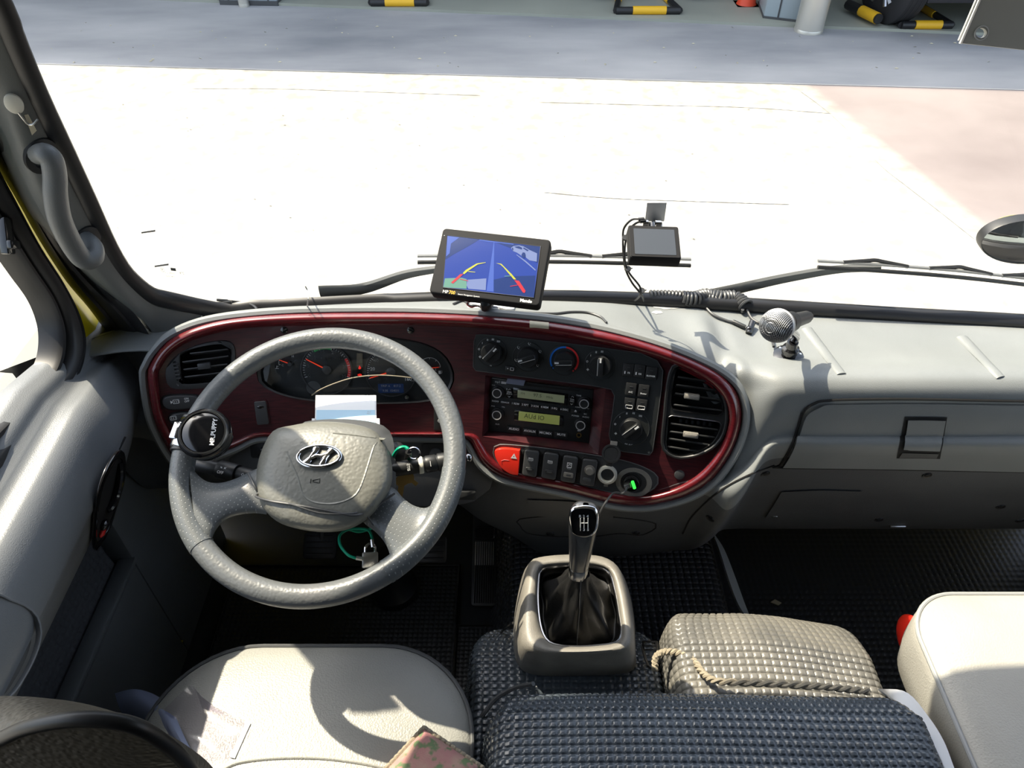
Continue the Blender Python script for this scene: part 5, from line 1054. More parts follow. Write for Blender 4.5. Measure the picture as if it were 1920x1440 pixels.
Fk = Fr(lk, CAM - lk, (1, 0, .06)); a = MB(); a.box(None, (.0215, .021, .012), Fk); a.build('body', 'steel', t, bevel=.002)
a = MB(); a.tube([Fk.P(-.0065, .008), Fk.P(-.0065, .015)] + [Fk.P(cos(t_) * .0065, .015 + sin(t_) * .0068) for t_ in np.linspace(pi, 0, 12)] + [Fk.P(.0065, .008)], .0017, 8); a.build('shackle', 'chrome', t)
P = spl([Od(668, 1047, 1.0), Od(652, 1040, 1.0), Od(638, 1022, 1.01), Od(637, 1005, 1.02), Od(650, 994, 1.03), Od(672, 991, 1.03), Od(690, 994, 1.02), Od(697, 1006, 1.02), Od(699, 1022, 1.01)], 50); a = MB(); a.tube(P, .0019, 8)
P = spl([Od(655, 993, 1.035), Od(675, 997, 1.04), Od(699, 990, 1.05)], 14); a.tube(P, .0019, 8); a.build('green_cable', 'green_cable', t)
a = MB(); a.tube([Od(668, 1046, .998), Od(680, 1048, .998)], .003, 8); a.tube([Od(697, 1012, 1.012), Od(699, 1026, 1.008)], .0024, 8); a.build('crimp', 'steel', t)
# card in a clear holder on the column
t = thing('card_holder', 'clear plastic holder with a white and blue card standing behind the wheel hub', 'card', Od(648, 790, 1.15))
C4 = [Od(592, 741, 1.19), Od(705, 741, 1.19), Od(706, 796, 1.14), Od(590, 796, 1.14)]; n = (C4[1] - C4[0]).cross(C4[3] - C4[0]).normalized(); n = -n if n.dot(CAM - C4[0]) < 0 else n
ip = lambda s, r: C4[0].lerp(C4[1], s).lerp(C4[3].lerp(C4[2], s), r)
a = MB(); a.prism([ip(.02, .03), ip(.98, .03), ip(.98, .52), ip(.02, .52)], n * .0004); a.build('white_band', 'card_white', t)
a = MB(); a.prism([ip(.02, .52), ip(.98, .52), ip(.98, 1.1), ip(.02, 1.1)], n * .0004); a.build('blue_band', 'card_blue', t)
a = MB(); a.prism([ip(-.0, 0), ip(1.0, 0), ip(1.0, 1.12), ip(0, 1.12)], n * -.002); a.prism([ip(-.05, .8), ip(1.05, .8), ip(1.05, 1.1), ip(-.05, 1.1)], n * -.004); a.build('clear_holder', 'white_plastic', t)
a = MB(); F_ = Fr(ip(.88, .62), n, (C4[1] - C4[0])); a.text('Ref\nNo.', F_, .004, .0006); a.build('card_print', 'grey_print', t, flat=True)
P = spl([FC.L(585, 741, .002), FC.L(600, 731, .018), FC.L(625, 720, .03), FC.L(660, 709, .035), FC.L(700, 704, .035), FC.L(740, 705, .03), FC.L(800, 712, .01)], 40); a = MB(); a.tube(P, .0012, 6); a.build('thin_wire', 'rope_beige', None, cat='wire', label='thin pale wire arching across the front of the two dials')
# ================================================================== ON THE DASHBOARD TOP
# --- reversing monitor
MC = Od(921, 499, 1.155); mx_ = [Od(823, 425, 1.17), Od(1029, 450, 1.14), Od(1016, 573, 1.11), Od(812, 551, 1.14)]
n = (mx_[1] - mx_[0]).cross(mx_[3] - mx_[0]).normalized(); n = -n if n.dot(CAM - MC) < 0 else n
FM = Fr(sum(mx_, Vector()) / 4, n, (mx_[1] - mx_[0]) + (mx_[2] - mx_[3]))
def mq(pts, h): return [FM.L(x, y, h) for x, y in pts]
mz = lambda x, y: (800 + x / 7.68, 410 + y / 7.68)
mon = thing('rear_view_monitor', 'black monitor on a dashboard stand showing a blue reversing camera picture', 'monitor', FM.o - Vector((0, 0, .08)))
a = MB(); hw = (FM.L(1025, 499) - FM.L(817, 499)).length / 2; hh = (FM.L(921, 560) - FM.L(921, 437)).length / 2
a.prism([FM.P(x, y, -.022) for x, y in rrect(hw, hh, .006)], FM.w * .022); a.build('housing', 'matte_black', mon, bevel=.002, seg=3)
a = MB(); a.prism([FM.P(x, y, -.034) for x, y in rrect(hw * .8, hh * .75, .01)], FM.w * .013); a.build('rear_shell', 'black_plastic', mon, bevel=.003)
SC = [mz(*p) for p in ((295, 240), (1640, 400), (1545, 1140), (235, 990))]
mat('screen_blue', (.01, .02, .08), .2, coat=.3, emit=(.05, .11, .62), es=0.46); mat('screen_dark', (.01, .02, .06), .2, coat=.3, emit=(.025, .06, .30), es=0.43); mat('screen_light', (.02, .03, .1), .2, emit=(.13, .24, .80), es=0.56)
mat('screen_pale', (.05, .06, .1), .2, emit=(.35, .45, .85), es=0.50); mat('screen_yellow', (.2, .2, .0), .3, emit=(.55, .55, .10), es=0.50); mat('screen_red', (.2, .0, .0), .3, emit=(.62, .05, .10), es=0.50); mat('screen_green', (.03, .1, .05), .3, emit=(.20, .42, .45), es=0.43)
a = MB(); a.prism(mq(SC, .0002), FM.w * .0006); scr = a.build('screen', 'screen_blue', mon)
a = MB(); q = mq(SC, .0006); a.tube([q[0], q[1], q[2], q[3]], .0007, 6, closed=True); a.build('screen_frame', 'key_grey', mon)
def sp_(name, P, m, h=.0010): a = MB(); a.prism(mq([mz(*p) for p in P], h), FM.w * .0001); a.build(name, m, scr, flat=True)
sp_('lane_stripe', [(968, 330), (975, 330), (962, 1050), (862, 1040)], 'screen_light')
sp_('picture_edge_left', [(297, 244), (760, 300), (690, 345), (560, 420), (380, 520), (270, 590)], 'screen_dark', .0009)
sp_('picture_edge_left', [(300, 250), (470, 270), (350, 360), (330, 500), (280, 545)], 'screen_light', .0011)
sp_('horizon_line', [(760, 300), (1250, 362), (1250, 375), (1020, 345), (880, 332), (760, 312)], 'screen_light', .0011)
sp_('parked_row', [(1000, 345), (1636, 402), (1600, 640), (1430, 560), (1230, 430)], 'screen_dark', .0009)
sp_('ground_shade', [(965, 880), (1180, 830), (1565, 820), (1545, 1135), (970, 1060)], 'screen_dark', .0009)
sp_('bumper_left', [(262, 860), (500, 850), (575, 870), (575, 1010), (320, 992), (240, 985)], 'screen_green', .0011)
sp_('bumper_right', [(585, 880), (860, 860), (850, 1030), (600, 1010), (575, 960)], 'screen_pale', .0011)
sp_('white_car', [(1215, 420), (1250, 395), (1330, 385), (1395, 400), (1480, 450), (1590, 500), (1585, 620), (1480, 600), (1430, 560), (1420, 520), (1385, 545), (1300, 490), (1240, 465)], 'screen_pale', .0012)
sp_('car_window', [(1262, 405), (1330, 396), (1375, 420), (1370, 445), (1290, 420)], 'screen_dark', .0014); sp_('car_window', [(1385, 425), (1400, 415), (1470, 455), (1450, 470)], 'screen_dark', .0014)
sp_('car_wheel', [(1365, 520), (1385, 485), (1415, 490), (1428, 530), (1410, 570), (1380, 560)], 'screen_dark', .0014); sp_('car_wheel', [(1225, 430), (1240, 412), (1250, 440), (1240, 465)], 'screen_dark', .0014)
sp_('kerb_line', [(1290, 520), (1300, 518), (1430, 610), (1570, 735), (1565, 750), (1420, 625)], 'screen_pale', .0012)
for nm, P, m in (('guide_line_yellow', [(520, 785), (560, 740), (720, 645), (850, 628), (850, 634), (735, 660), (600, 750), (540, 800)], 'screen_yellow'), ('guide_line_red', [(350, 920), (480, 800), (530, 795), (470, 855), (380, 935)], 'screen_red'), ('guide_line_yellow', [(1000, 640), (1075, 650), (1130, 705), (1225, 800), (1290, 875), (1255, 875), (1190, 800), (1105, 700), (1060, 660)], 'screen_yellow'), ('guide_line_red', [(1260, 882), (1330, 895), (1425, 1040), (1410, 1070), (1385, 1062), (1330, 980)], 'screen_red'), ('guide_tick', [(600, 755), (700, 768), (698, 775), (600, 765)], 'screen_yellow'), ('guide_tick', [(1120, 825), (1230, 822), (1230, 830), (1120, 833)], 'screen_green'), ('guide_tick', [(1200, 970), (1320, 950), (1322, 958), (1205, 978)], 'screen_red'), ('guide_tick', [(480, 865), (600, 892), (598, 900), (480, 874)], 'screen_red')): sp_(nm, P, m, .0015)
tx = MB(); q = FM.moved(FM.L(*mz(270, 1053), .0003)); tx.text('MP', q, .0070, 0); q = FM.moved(FM.L(*mz(605, 1105), .0003)); tx.text('Smart Navigation System', q, .0034, 0); q = FM.moved(FM.L(*mz(1430, 1185), .0003)); tx.text('Mando', q, .0066, 0, th=.0003); tx.lathe([(.0007, 0), (.0006, .0003)], FM.L(*mz(255, 243), .0003), FM.w, 8)
tx.build('lettering', 'white_print', mon, flat=True); tx = MB(); tx.text('700', FM.moved(FM.L(*mz(365, 1065), .0003)), .0078, 0, sx=.85, th=.0001); mat('orange_print', (.8, .42, .03), .4); tx.build('orange_numerals', 'orange_print', mon, flat=True)
bs = hit(DT_, 917, 578); a = MB(); a.tube(spl([FM.P(.0, -hh * .55, -.03), FM.P(.0, -hh * .95, -.028), bs + Vector((0, .005, .005))], 16), (.008, .012), 12); a.build('stand_neck', 'black_plastic', mon)
a = MB(); pb, nb_ = hitn(DT_, 922, 574); F_ = Fr(pb, nb_); a.prism([F_.P(x, y, -.001) for x, y in rrect(.040, .022, .008)], nb_ * .004); a.build('base_pad', 'white_plastic', mon, bevel=.001)
for i, (c_, off) in enumerate((('red_wire', 0), ('white_plastic', .002))):
    P = spl([FM.P(-.012, -hh * .9, -.03), Od(880, 566, 1.17 + off), Od(876 + 3 * i, 571, 1.16), Od(884, 576 - i * 3, 1.16), Od(895, 574, 1.165), Od(910, 580, 1.17)], 30); a = MB(); a.tube(P, .0012, 6); a.build('wire_' + ('red' if i == 0 else 'white'), c_, mon)
P = [hit(DT_, x, y, .0022) for x, y in ((850, 572), (868, 566), (885, 574), (930, 580), (960, 586), (1000, 589), (1040, 590), (1070, 587), (1100, 588), (1125, 596), (1137, 607))]; P = [p for p in P if p]
a = MB(); a.tube(spl(P, 60), .0019, 8); a.build('power_cable', 'key_grey', None, cat='cable', label='thin dark cable running right from the monitor stand along the dash top')
# --- small black box at the left corner with a cable
p, nn = hitn(DT_, 420, 584); F_ = Fr(p, nn); t = thing('sensor_box', 'small black cable box at the left end of the windscreen base', 'sensor', p)
a = MB(); a.box(F_.P(-.003, .006, .009), (.030, .020, .018), F_.moved(F_.o)); a.build('body', 'black_plastic', t, bevel=.002)
P = spl([F_.P(-.01, .0, .018), F_.P(.006, .006, .022), D(455, 580, .012), D(475, 581, .008), D(483, 583, .003)], 30); a = MB(); a.tube(P, .0022, 8); a.build('cable', 'black_plastic', t)
# --- dash camera on a bracket stuck to the glass
dc = [Od(1183, 420, 1.13), Od(1279, 424, 1.13), Od(1271, 486, 1.10), Od(1176, 484, 1.10)]
n = (dc[1] - dc[0]).cross(dc[3] - dc[0]).normalized(); n = -n if n.dot(FW) > 0 else n
FDc = Fr(sum(dc, Vector()) / 4, n, (dc[1] - dc[0]) + (dc[2] - dc[3])); hw = (FDc.L(1275, 455) - FDc.L(1179, 455)).length / 2; hh = (FDc.L(1228, 485) - FDc.L(1228, 424)).length / 2
t = thing('dash_camera', 'black dash camera screen hanging from a metal bracket on the windscreen', 'dash camera', FDc.o)
a = MB(); a.prism([FDc.P(x, y, -.020) for x, y in rrect(hw, hh, .003)], FDc.w * .020, taper=.985); a.build('housing', 'matte_black', t, bevel=.0015)
mat('screen_off', (.045, .05, .055), .12, coat=.6); a = MB(); a.prism([FDc.P(x, y - .001, .0001) for x, y in rrect(hw * .80, hh * .78, .001)], FDc.w * .0012); a.build('screen', 'screen_off', t)
a = MB(); a.prism([FDc.P(x, y, .0) for x, y in rrect(hw * .95, hh * .94, .002)], FDc.w * .0008); a.build('front_bezel', 'matte_black', t)
a = MB(); a.lathe([(.009, 0), (.008, .012), (.001, .013)], FDc.P(0, .004, -.02), -FDc.w, 20); a.build('lens', 'black_gloss', t)
wp = [W(1213, 379, .004), W(1250, 379, .004), W(1245, 414, .004), W(1209, 414, .004)]; a = MB(); a.prism(wp, Vector((0, -.002, 0))); a.build('bracket_plate', 'silver', t, bevel=.0005)
tp = FDc.P(0, hh, -.010); bt = (wp[2] + wp[3]) / 2 + Vector((0, -.004, 0)); a = MB(); a.tube([tp, tp + FDc.v * .010, bt], (.0055, .004), 10); a.build('black_arm', 'black_gloss', t)
a = MB()
for k in (-1, 1): a.cyl(tp + FDc.v * .012 + FDc.u * k * .006, tp + FDc.v * .012 + FDc.u * k * .014, .0055, n=18)
a.build('clamp_screw', 'chrome', t)
a = MB(); a.prism([bt + FDc.u * -.012, bt + FDc.u * .012, bt + FDc.u * .012 - FDc.w * .0 + FDc.v * -.012, bt + FDc.u * -.012 + FDc.v * -.012], -FDc.w * .003); a.build('bracket_lip', 'steel', t)
cab = [[(1205, 411), (1185, 412), (1170, 428), (1168, 450), (1169, 478), (1173, 505), (1185, 530), (1203, 553), (1207, 569)], [(1208, 414), (1192, 419), (1178, 434), (1172, 460), (1172, 490), (1180, 512), (1200, 538), (1199, 555), (1188, 568)]]
a = MB()
for c_ in cab:
    dd = np.linspace(1.14, 1.255, len(c_)); a.tube(spl([Od(x, y, d_) for (x, y), d_ in zip(c_[:-1], dd)] + [D(*c_[-1], .003)], 50), .0017, 8)
    a.tube([Od(c_[0][0] + 3, c_[0][1], 1.14), Od(c_[0][0] - 8, c_[0][1] + 1, 1.14)], .0032, 8)
for x, y, d_ in ((1173, 446, 1.17), (1177, 504, 1.205), (1203, 545, 1.235)): a.lathe([(.0055, -.0015), (.0058, .0), (.0055, .0015)], Od(x, y, d_), (0, -.3, 1), 12); a.tube([Od(x, y, d_), Od(x + 9, y - 1, d_)], .001, 5)
a.build('camera_cable', 'rubber', None, cat='cable', label='pair of black cables tied together dropping from the dash camera to the dash')
# --- microphone on a stand
bp_, bn_ = hitn(DT_, 1478, 668); bn_ = Vector((-.05, -.10, 1)).normalized(); t = thing('microphone', 'silver mesh microphone with black body on a round dashboard stand', 'microphone', bp_)
a = MB(); a.lathe([(.0245, 0), (.0245, .002), (.019, .0045), (.011, .006), (.0105, .010), (.0135, .011), (.0135, .020), (.0095, .023), (.0090, .034), (.0004, .034)], bp_, bn_, 40); a.build('stand_base', 'black_gloss', t)
for k in range(3):
    q = 2 * pi * k / 3 + .5; a = MB(); c_ = bp_ + Fr(bp_, bn_).u * cos(q) * .0195 + Fr(bp_, bn_).v * sin(q) * .0195 + bn_ * .0035; a.lathe([(.0024, 0), (.002, .0012), (.0003, .0014)], c_, bn_, 12); a.build('screw', 'steel', t)
ball = Od(1456, 611, 1.085); tail = Od(1528, 590, 1.20); ax = (tail - ball).normalized(); R_b = 31 * 1.085 / FPX
a = MB(); j = bp_ + bn_ * .034; k_ = ball + ax * .052; a.tube(spl([j, j + bn_ * .014 + Vector((.002, 0, 0)), k_ - Vector((0, 0, .012)), k_], 12), .0062, 12); a.build('joint_arm', 'black_gloss', t)
a = MB(); a.lathe([(.0125, .036), (.0155, .038), (.0155, .056), (.0125, .058)], ball, ax, 28); a.build('clip_ring', 'black_plastic', t)
a = MB(); a.lathe([(.021, .008), (.0225, .014), (.022, .018), (.0155, .026), (.0125, .05), (.0105, .10), (.0100, .118), (.0082, .120), (.0078, .128), (.0004, .128)], ball, ax, 32); a.build('body', 'black_plastic', t)
bl = MB(); Fb = Fr(ball, -ax); bl.ball(ball, R_b * .965, n=32, k=20, F=Fb); bo = bl.build('foam_core', 'key_grey', t)
bl = MB()      # woven wire mesh as real crossing wires
for k in range(22):
    z_ = -1 + 2 * (k + .5) / 22; r_ = sqrt(max(0, 1 - z_ * z_)) * R_b
    for A_, B_, C_ in ((Fb.u, Fb.v, Fb.w), (Fb.v, Fb.w, Fb.u)):
        pts = [ball + C_ * z_ * R_b + A_ * cos(q) * r_ + B_ * sin(q) * r_ for q in np.linspace(0, 2 * pi, 41)[:-1]]; bl.tube(pts, .00055, 4, closed=True)
bl.build('grille_mesh', 'mesh_silver', t, recalc=False, kind='stuff')
bl = MB(); bl.lathe([(R_b * 1.0, .0), (R_b * 1.05, .002), (R_b * 1.05, .006), (R_b * .98, .010)], ball, ax, 36, caps=False); bl.build('grille_band', 'silver', t)
# --- coiled cord
def coil(path, rc, turns, r=.0022, n=None):
    P = spl(path, 200); N = int(turns * 14); out = []; L = np.r_[0, np.cumsum([(P[i + 1] - P[i]).length for i in range(len(P) - 1)])]
    arr = np.array([tuple(p) for p in P])
    for k in range(N + 1):
        s = L[-1] * k / N; c = Vector([np.interp(s, L, arr[:, i]) for i in range(3)]); s2 = min(L[-1], s + .002); s1 = max(0, s2 - .004)
        t = (Vector([np.interp(s2, L, arr[:, i]) for i in range(3)]) - Vector([np.interp(s1, L, arr[:, i]) for i in range(3)])).normalized()
        u = t.cross(Vector((0, 0, 1))).normalized(); v = u.cross(t); q = 2 * pi * k / 14; out.append(c + u * cos(q) * rc + v * sin(q) * rc)
    return out
cc1 = [D(x, y, .010) for x, y in ((1216, 566), (1250, 566), (1290, 568), (1330, 570), (1350, 572))]; cc2 = [D(x, y, .012) for x, y in ((1278, 571), (1300, 564), (1322, 558), (1350, 562), (1375, 570), (1398, 586))]
a = MB(); a.tube(coil(cc1, .0105, 20), .0027, 6); a.tube(coil(cc2, .0120, 22), .0030, 6)
P = spl([D(1398, 588, .008), D(1408, 600, .004), D(1420, 608, .004), D(1440, 618, .006), bp_ + Vector((-.02, .02, .004))], 24); a.tube(P, .0024, 8)
P = spl([D(1312, 571, .008), D(1320, 577, .004), D(1335, 592, .003), D(1360, 603, .003), D(1378, 609, .004), D(1395, 617, .004)], 30); a.tube(P, .0024, 8)
co_ = thing('coiled_cord', 'black coiled microphone cord lying along the dash top under the windscreen', 'cord', cc1[0]); a.build('coil', 'key_grey', co_)
a = MB(); q0, q1 = D(1372, 606, .004), D(1396, 617, .004); a.lathe([(.0032, 0), (.0042, .002), (.0042, (q1 - q0).length)], q0, q1 - q0, 14); a.build('strain_relief', 'black_plastic', co_)
a = MB(); a.cyl(D(1403, 627, .002), D(1408, 612, .010), .0056, n=18); a.ball(D(1403, 622, .005), .0068, n=14, k=8); a.build('angle_plug', 'black_gloss', co_)
# stains of old adhesive on the dash top
a = MB()
for cx, cy, w_, h_ in ((1252, 575, 26, 5), (1232, 586, 10, 3)):
    pts = [D(cx + w_ * cos(q) * (1 + .12 * sin(5 * q)), cy + h_ * sin(q) * (1 + .15 * cos(7 * q)), .0006) for q in np.linspace(0, 2 * pi, 25)[:-1]]; a.add(pts, [tuple(range(24))])
mat('glue_white', (.42, .42, .40), .5); a.build('adhesive_residue', 'glue_white', dash)

# ================================================================== OUTSIDE THE GLASS
def Wo(px, py, h=-.02): return W(px, py, h)
def wiper(label, arm, blade, off=-.022):
    t = thing('windscreen_wiper', label, 'wiper', Wo(*arm[0]))
    P = spl([Wo(x, y, off - .01) for x, y in arm], 24); a = MB(); a.tube(P, lambda q: (.006, .0155 - .0085 * q), 8, flat=(0, 1, .1)); a.build('arm', 'wiper_grey', t, bevel=0)
    P = [Wo(x, y, off + .006) for x, y in blade]; a = MB(); a.tube(spl(P, 30), (.0035, .0035), 6, flat=(0, 1, .1)); a.build('rubber_blade', 'rubber', t)
    a = MB(); P2 = [p + Vector((0, .006, .009)) for p in spl(P, 30)]; a.tube(P2, (.004, .0022), 6, flat=(0, 1, .1)); a.build('blade_carrier', 'wiper_grey', t)
    n_ = len(P2)
    for f0, f1 in ((.12, .35), (.4, .62), (.66, .88)):
        i0, i1 = int(f0 * n_), int(f1 * n_); a = MB(); m_ = (P2[i0] + P2[i1]) / 2 + Vector((0, .006, .005)); a.tube(spl([P2[i0], P2[i0].lerp(m_, .7), m_, P2[i1].lerp(m_, .7), P2[i1]], 14), (.0035, .0035), 6); a.build('yoke', 'rubber', t)
wiper('left windscreen wiper with its blade behind the monitor and dash camera', [(600, 548), (680, 541), (760, 515), (830, 503)], [(783, 492), (900, 491), (1040, 491), (1180, 494), (1295, 498)])
wiper('right windscreen wiper with its blade running to the right edge', [(1300, 560), (1380, 542), (1470, 522), (1570, 505), (1650, 502)], [(1533, 501), (1650, 508), (1790, 519), (1925, 534), (2010, 545)])
mc = Ax(1925, 452, 1, 1.22); F_ = Fr(mc, (-.10, -1, .04)); t = thing('wing_mirror', 'round convex outside mirror at the right edge of the windscreen', 'mirror', mc)
rm = (F_.L(1927, 413) - F_.L(1927, 491)).length / 2; F_ = F_.moved(F_.L(1927, 453)); a = MB(); a.lathe([(rm, -.02), (rm, .0), (rm * .985, .004), (rm * .965, .002)], F_.o, F_.w, 48, caps=False, sx=1.8, u=F_.u); a.build('rim', 'rubber', t)
a = MB(); a.lathe([(rm * .97, .001), (rm * .8, .006), (rm * .5, .011), (rm * .2, .0135), (.0003, .014)], F_.o, F_.w, 48, sx=1.8, u=F_.u); a.build('glass', 'mirror', t)
a = MB(); a.lathe([(rm * .99, -.018), (rm * .7, -.045), (.001, -.055)], F_.o, F_.w, 40, sx=1.8, u=F_.u); a.build('housing', 'yellow_paint', t)
a = MB(); a.tube(spl([F_.P(0, 0, -.05), F_.P(.1, -.1, -.1), F_.P(.3, -.15, -.12), Vector((RX + .05, 1.2, .62))], 16), .012, 10); a.build('mirror_arm', 'rubber', t)
# tax-disc print on the glass, low left
t = thing('windscreen_stickers', 'faint printed marks and two small strips low on the left of the windscreen', 'sticker', W(310, 500, .004))
for (x, y, w_) in ((278, 433, 13), (303, 496, 13)):
    q = [W(x - w_, y + 2, .003), W(x + w_, y - 2, .003), W(x + w_, y + 1.5, .003), W(x - w_, y + 5, .003)]; a = MB(); a.prism(q, Vector((0, .0006, 0))); a.build('strip', 'grey_print', t)
Fg = Fr(W(325, 515, .003), (-.2, -1, .2), (1, -.2, 0)); a = MB()
for dx, dy, s_, sz in ((-.018, .006, 'ⓔ', .009), (-.006, .002, 'AS2  M503', .004), (-.006, -.004, 'DOT-459', .004), (.016, .004, 'KS', .007)): a.text(s_, Fg, sz, 0, dx, dy)
a.build('glass_print', 'grey_print', t, flat=True)
a = MB(); q = Fg.moved(Fg.P(.002, .0095)); a.box(q.o, (.009, .005, .0004), q); a.build('dark_mark', 'key_grey', t)
# thin bent wire at the foot of the glass
a = MB(); a.tube(spl([D(576, 571, .002), D(578, 560, .012), Od(577, 546, 1.29), Od(572, 536, 1.29)], 14), .0011, 6); a.build('bent_wire', 'grey_print', None, cat='wire', label='short bent grey wire poking up at the foot of the windscreen left of the monitor')
# grey visor plate hanging at the upper right
Fv = Fr(Oy(1880, 40, .88), (-.05, -1, .35), (1, 0, .0)); t = thing('sun_visor', 'flat grey visor plate with a round hole at the top right corner', 'visor', Fv.o)
vp = [(1847, -20), (1802, 81), (1925, 94), (2150, 118), (2170, -20), (2190, -260), (1950, -260)]
hc_ = [(1840 + 10.5 * cos(q), 62 + 9.5 * sin(q)) for q in np.linspace(0, 2 * pi, 29)[:-1]]; v, q = fill_px(vp, [hc_], 900, lambda x, y: Fv.L(x, y, 0)); a = MB(); a.add(v, q); a.add([p - Fv.w * .006 for p in v], q)
for P_ in (vp, hc_): e_ = [Fv.L(x, y, 0) for x, y in P_]; a.net(np.array([[tuple(p) for p in e_], [tuple(p - Fv.w * .006) for p in e_]]), cu=True)
a.build('plate', 'visor_grey', t, recalc=False)
a = MB(); e0, e1 = Fv.L(1845, -20, .0), Fv.L(1801, 82, .0); a.tube([e0, e1], .0016, 6); a.tube([Fv.L(1838, -20, -.006), Fv.L(1797, 76, -.006)], .001, 6); a.build('bright_edge', 'white_plastic', t)
a = MB(); a.lathe([(.0078, .0001), (.0078, .0009), (.0066, .0009)], Fv.L(1840, 62, 0), Fv.w, 24, caps=False); a.build('hole_rim', 'white_plastic', t)

# ================================================================== FLOOR, ENGINE COVER, GEAR LEVER
def hump(name, label, x0, x1, y0, y1, zt, zb, m, cell=.0115, hgt=.0016, rf=.09, round_=.06, slope=.35, yn=34, xs=48, parent=None, ztf=None, corner=.06, **k):
    """moulded cover: flat top with rounded front and side edges, studded all over"""
    S_ = []
    def prof1(n, flat):   # (outward 0..1, drop 0..1)
        o = [(1 + slope * .25, 1.0), (1 + slope * .12, .55), (1.0 + .01, .30), (.985, .14), (.95, .05), (.90, .012), (.8, 0)]; return o
    side = prof1(0, 0); U = [(-o, d) for o, d in side] + [(s, 0) for s in (-.5, -.2, .2, .5)] + [(o, d) for o, d in side[::-1]]
    fr = [(y0 + (y1 - y0) * t, 0) for t in (0, .2, .4, .6)] ; L_ = y1 - y0
    V = fr + [(y1 - rf * 1.0, 0), (y1 - rf * .55, .02), (y1 - rf * .25, .08), (y1 - rf * .06, .2), (y1 + .01, .42), (y1 + slope * .06, .7), (y1 + slope * .12, 1.0)]
    xc, hx = (x0 + x1) / 2, (x1 - x0) / 2; g = []
    for y, dv in V:
        sh = hx * (1 - corner / hx * min(1, max(0, (y - (y1 - .08)) / .09)) ** 2); r = []
        for s, du in U:
            z1 = zt if ztf is None else ztf(xc + s * sh, y); dd = min(1, sqrt(du * du + dv * dv)); r.append((xc + s * sh, y, z1 - (z1 - zb) * dd))
        g.append(r)
    g = cat_rom(cat_rom(np.array(g), 110), 150, 1); A = emboss(g, cell, hgt * 1.5, .74, 6); a = MB(); a.net(A); BT = BVHTree.FromPolygons([Vector(v) for v in a.v], a.f)
    t = thing(name, label, 'engine cover', (xc, (y0 + y1) / 2, zb)) if parent is None else parent; a.build(k.get('part', 'studded_mat'), m, t, recalc=False, ang=50); return t, BT
ec, ECT = hump('engine_cover', 'engine cover beside the driver seat under a dark blue studded rubber mat', -.038, .60, -.55, .505, .50, .20, 'hump_mat', part='studded_mat', ztf=lambda x, y: .50 + .006 * sin(x * 9) - .02 * max(0, (x - .35)) ** 1.0)
md, MDT = hump('front_hump', 'dusty beige studded rubber hump in front of the engine cover', .248, .60, .42, .690, .44, .0, 'dusty_mat', rf=.09, corner=.07, slope=.9, ztf=lambda x, y: .445 - .30 * max(0, x - .42) - .03 * max(0, (y - .58) / .1))
lh, LHT = hump('gear_hump', 'black studded mat hump that the gear console stands on', -.075, .255, .36, .69, .37, .0, 'hump_mat', rf=.12, corner=.09, slope=.8)
tn, TNT = hump('floor_tunnel', 'low black studded tunnel mat running forward to the dashboard', -.01, .455, .55, 1.22, .15, .0, 'black_mat', rf=.05, slope=.6, cell=.013, hgt=.0018)
# rope-like hem of the mat
P = [hit(MDT, x, y, .004) or hit(ECT, x, y, .004) or Oz(x, y, .45) for x, y in ((1228, 1252), (1232, 1228), (1250, 1222), (1278, 1226), (1300, 1238), (1318, 1258), (1345, 1275))]; P = [Oz(x, y, z_) for (x, y), z_ in zip(((1228, 1256), (1230, 1232), (1248, 1222), (1280, 1226), (1302, 1240), (1318, 1262), (1345, 1277), (1420, 1281), (1500, 1285), (1570, 1290), (1630, 1297)), (.42, .43, .436, .438, .443, .455, .466, .474, .474, .47, .462))]
a = MB(); P = spl(P, 120)
tw = [[], []]
for i, p in enumerate(P):
    t_ = (P[min(i + 1, 119)] - P[max(i - 1, 0)]).normalized(); u = t_.cross(Vector((0, 0, 1))).normalized(); v = u.cross(t_)
    for k in (0, 1): q = i * .9 + pi * k; tw[k].append(p + u * cos(q) * .0028 + v * sin(q) * .0028)
a.tube(tw[0], .0032, 6); a.tube(tw[1], .0032, 6); a.build('mat_hem', 'rope_beige', md)
a = MB(); P = spl([Oz(x, y, z_) for x, y, z_ in ((902, 1345, .40), (930, 1310, .41), (965, 1290, .43), (1000, 1282, .47))], 30); a.tube(P, .0035, 6); a.build('mat_hem', 'dark_grey', ec)
a = MB(); q = [Oz(x, y, z_) for x, y, z_ in ((1646, 1291, .44), (1700, 1298, .44), (1742, 1345, .44), (1770, 1390, .45), (1790, 1442, .46))]; r = [Oz(x, y, z_) for x, y, z_ in ((1660, 1302, .43), (1690, 1322, .44), (1724, 1360, .45), (1755, 1405, .46), (1772, 1442, .47))]
a.net(np.array([[tuple(p) for p in spl(q, 20)], [tuple(p) for p in spl(r, 20)]])); a.net(np.array([[tuple(p - Vector((0, 0, .003))) for p in spl(q, 20)], [tuple(p - Vector((0, 0, .003))) for p in spl(r, 20)]])); a.build('white_underlay', 'white_plastic', ec)
# white threshold strip on the tunnel edge
q = [Oz(x, y, .16) for x, y in ((1338, 999), (1358, 1030), (1378, 1080), (1396, 1130), (1408, 1160))]; r = [Oz(x, y, .16) for x, y in ((1340, 1008), (1352, 1040), (1366, 1085), (1383, 1130), (1400, 1158))]
a = MB(); a.net(np.array([[tuple(p) for p in spl(q, 24)], [tuple(p) for p in spl(r, 24)]])); a.net(np.array([[tuple(p) for p in spl(r, 24)], [tuple(p - Vector((0, 0, .01))) for p in spl(r, 24)]])); a.build('white_edge_strip', 'white_strip', tn)
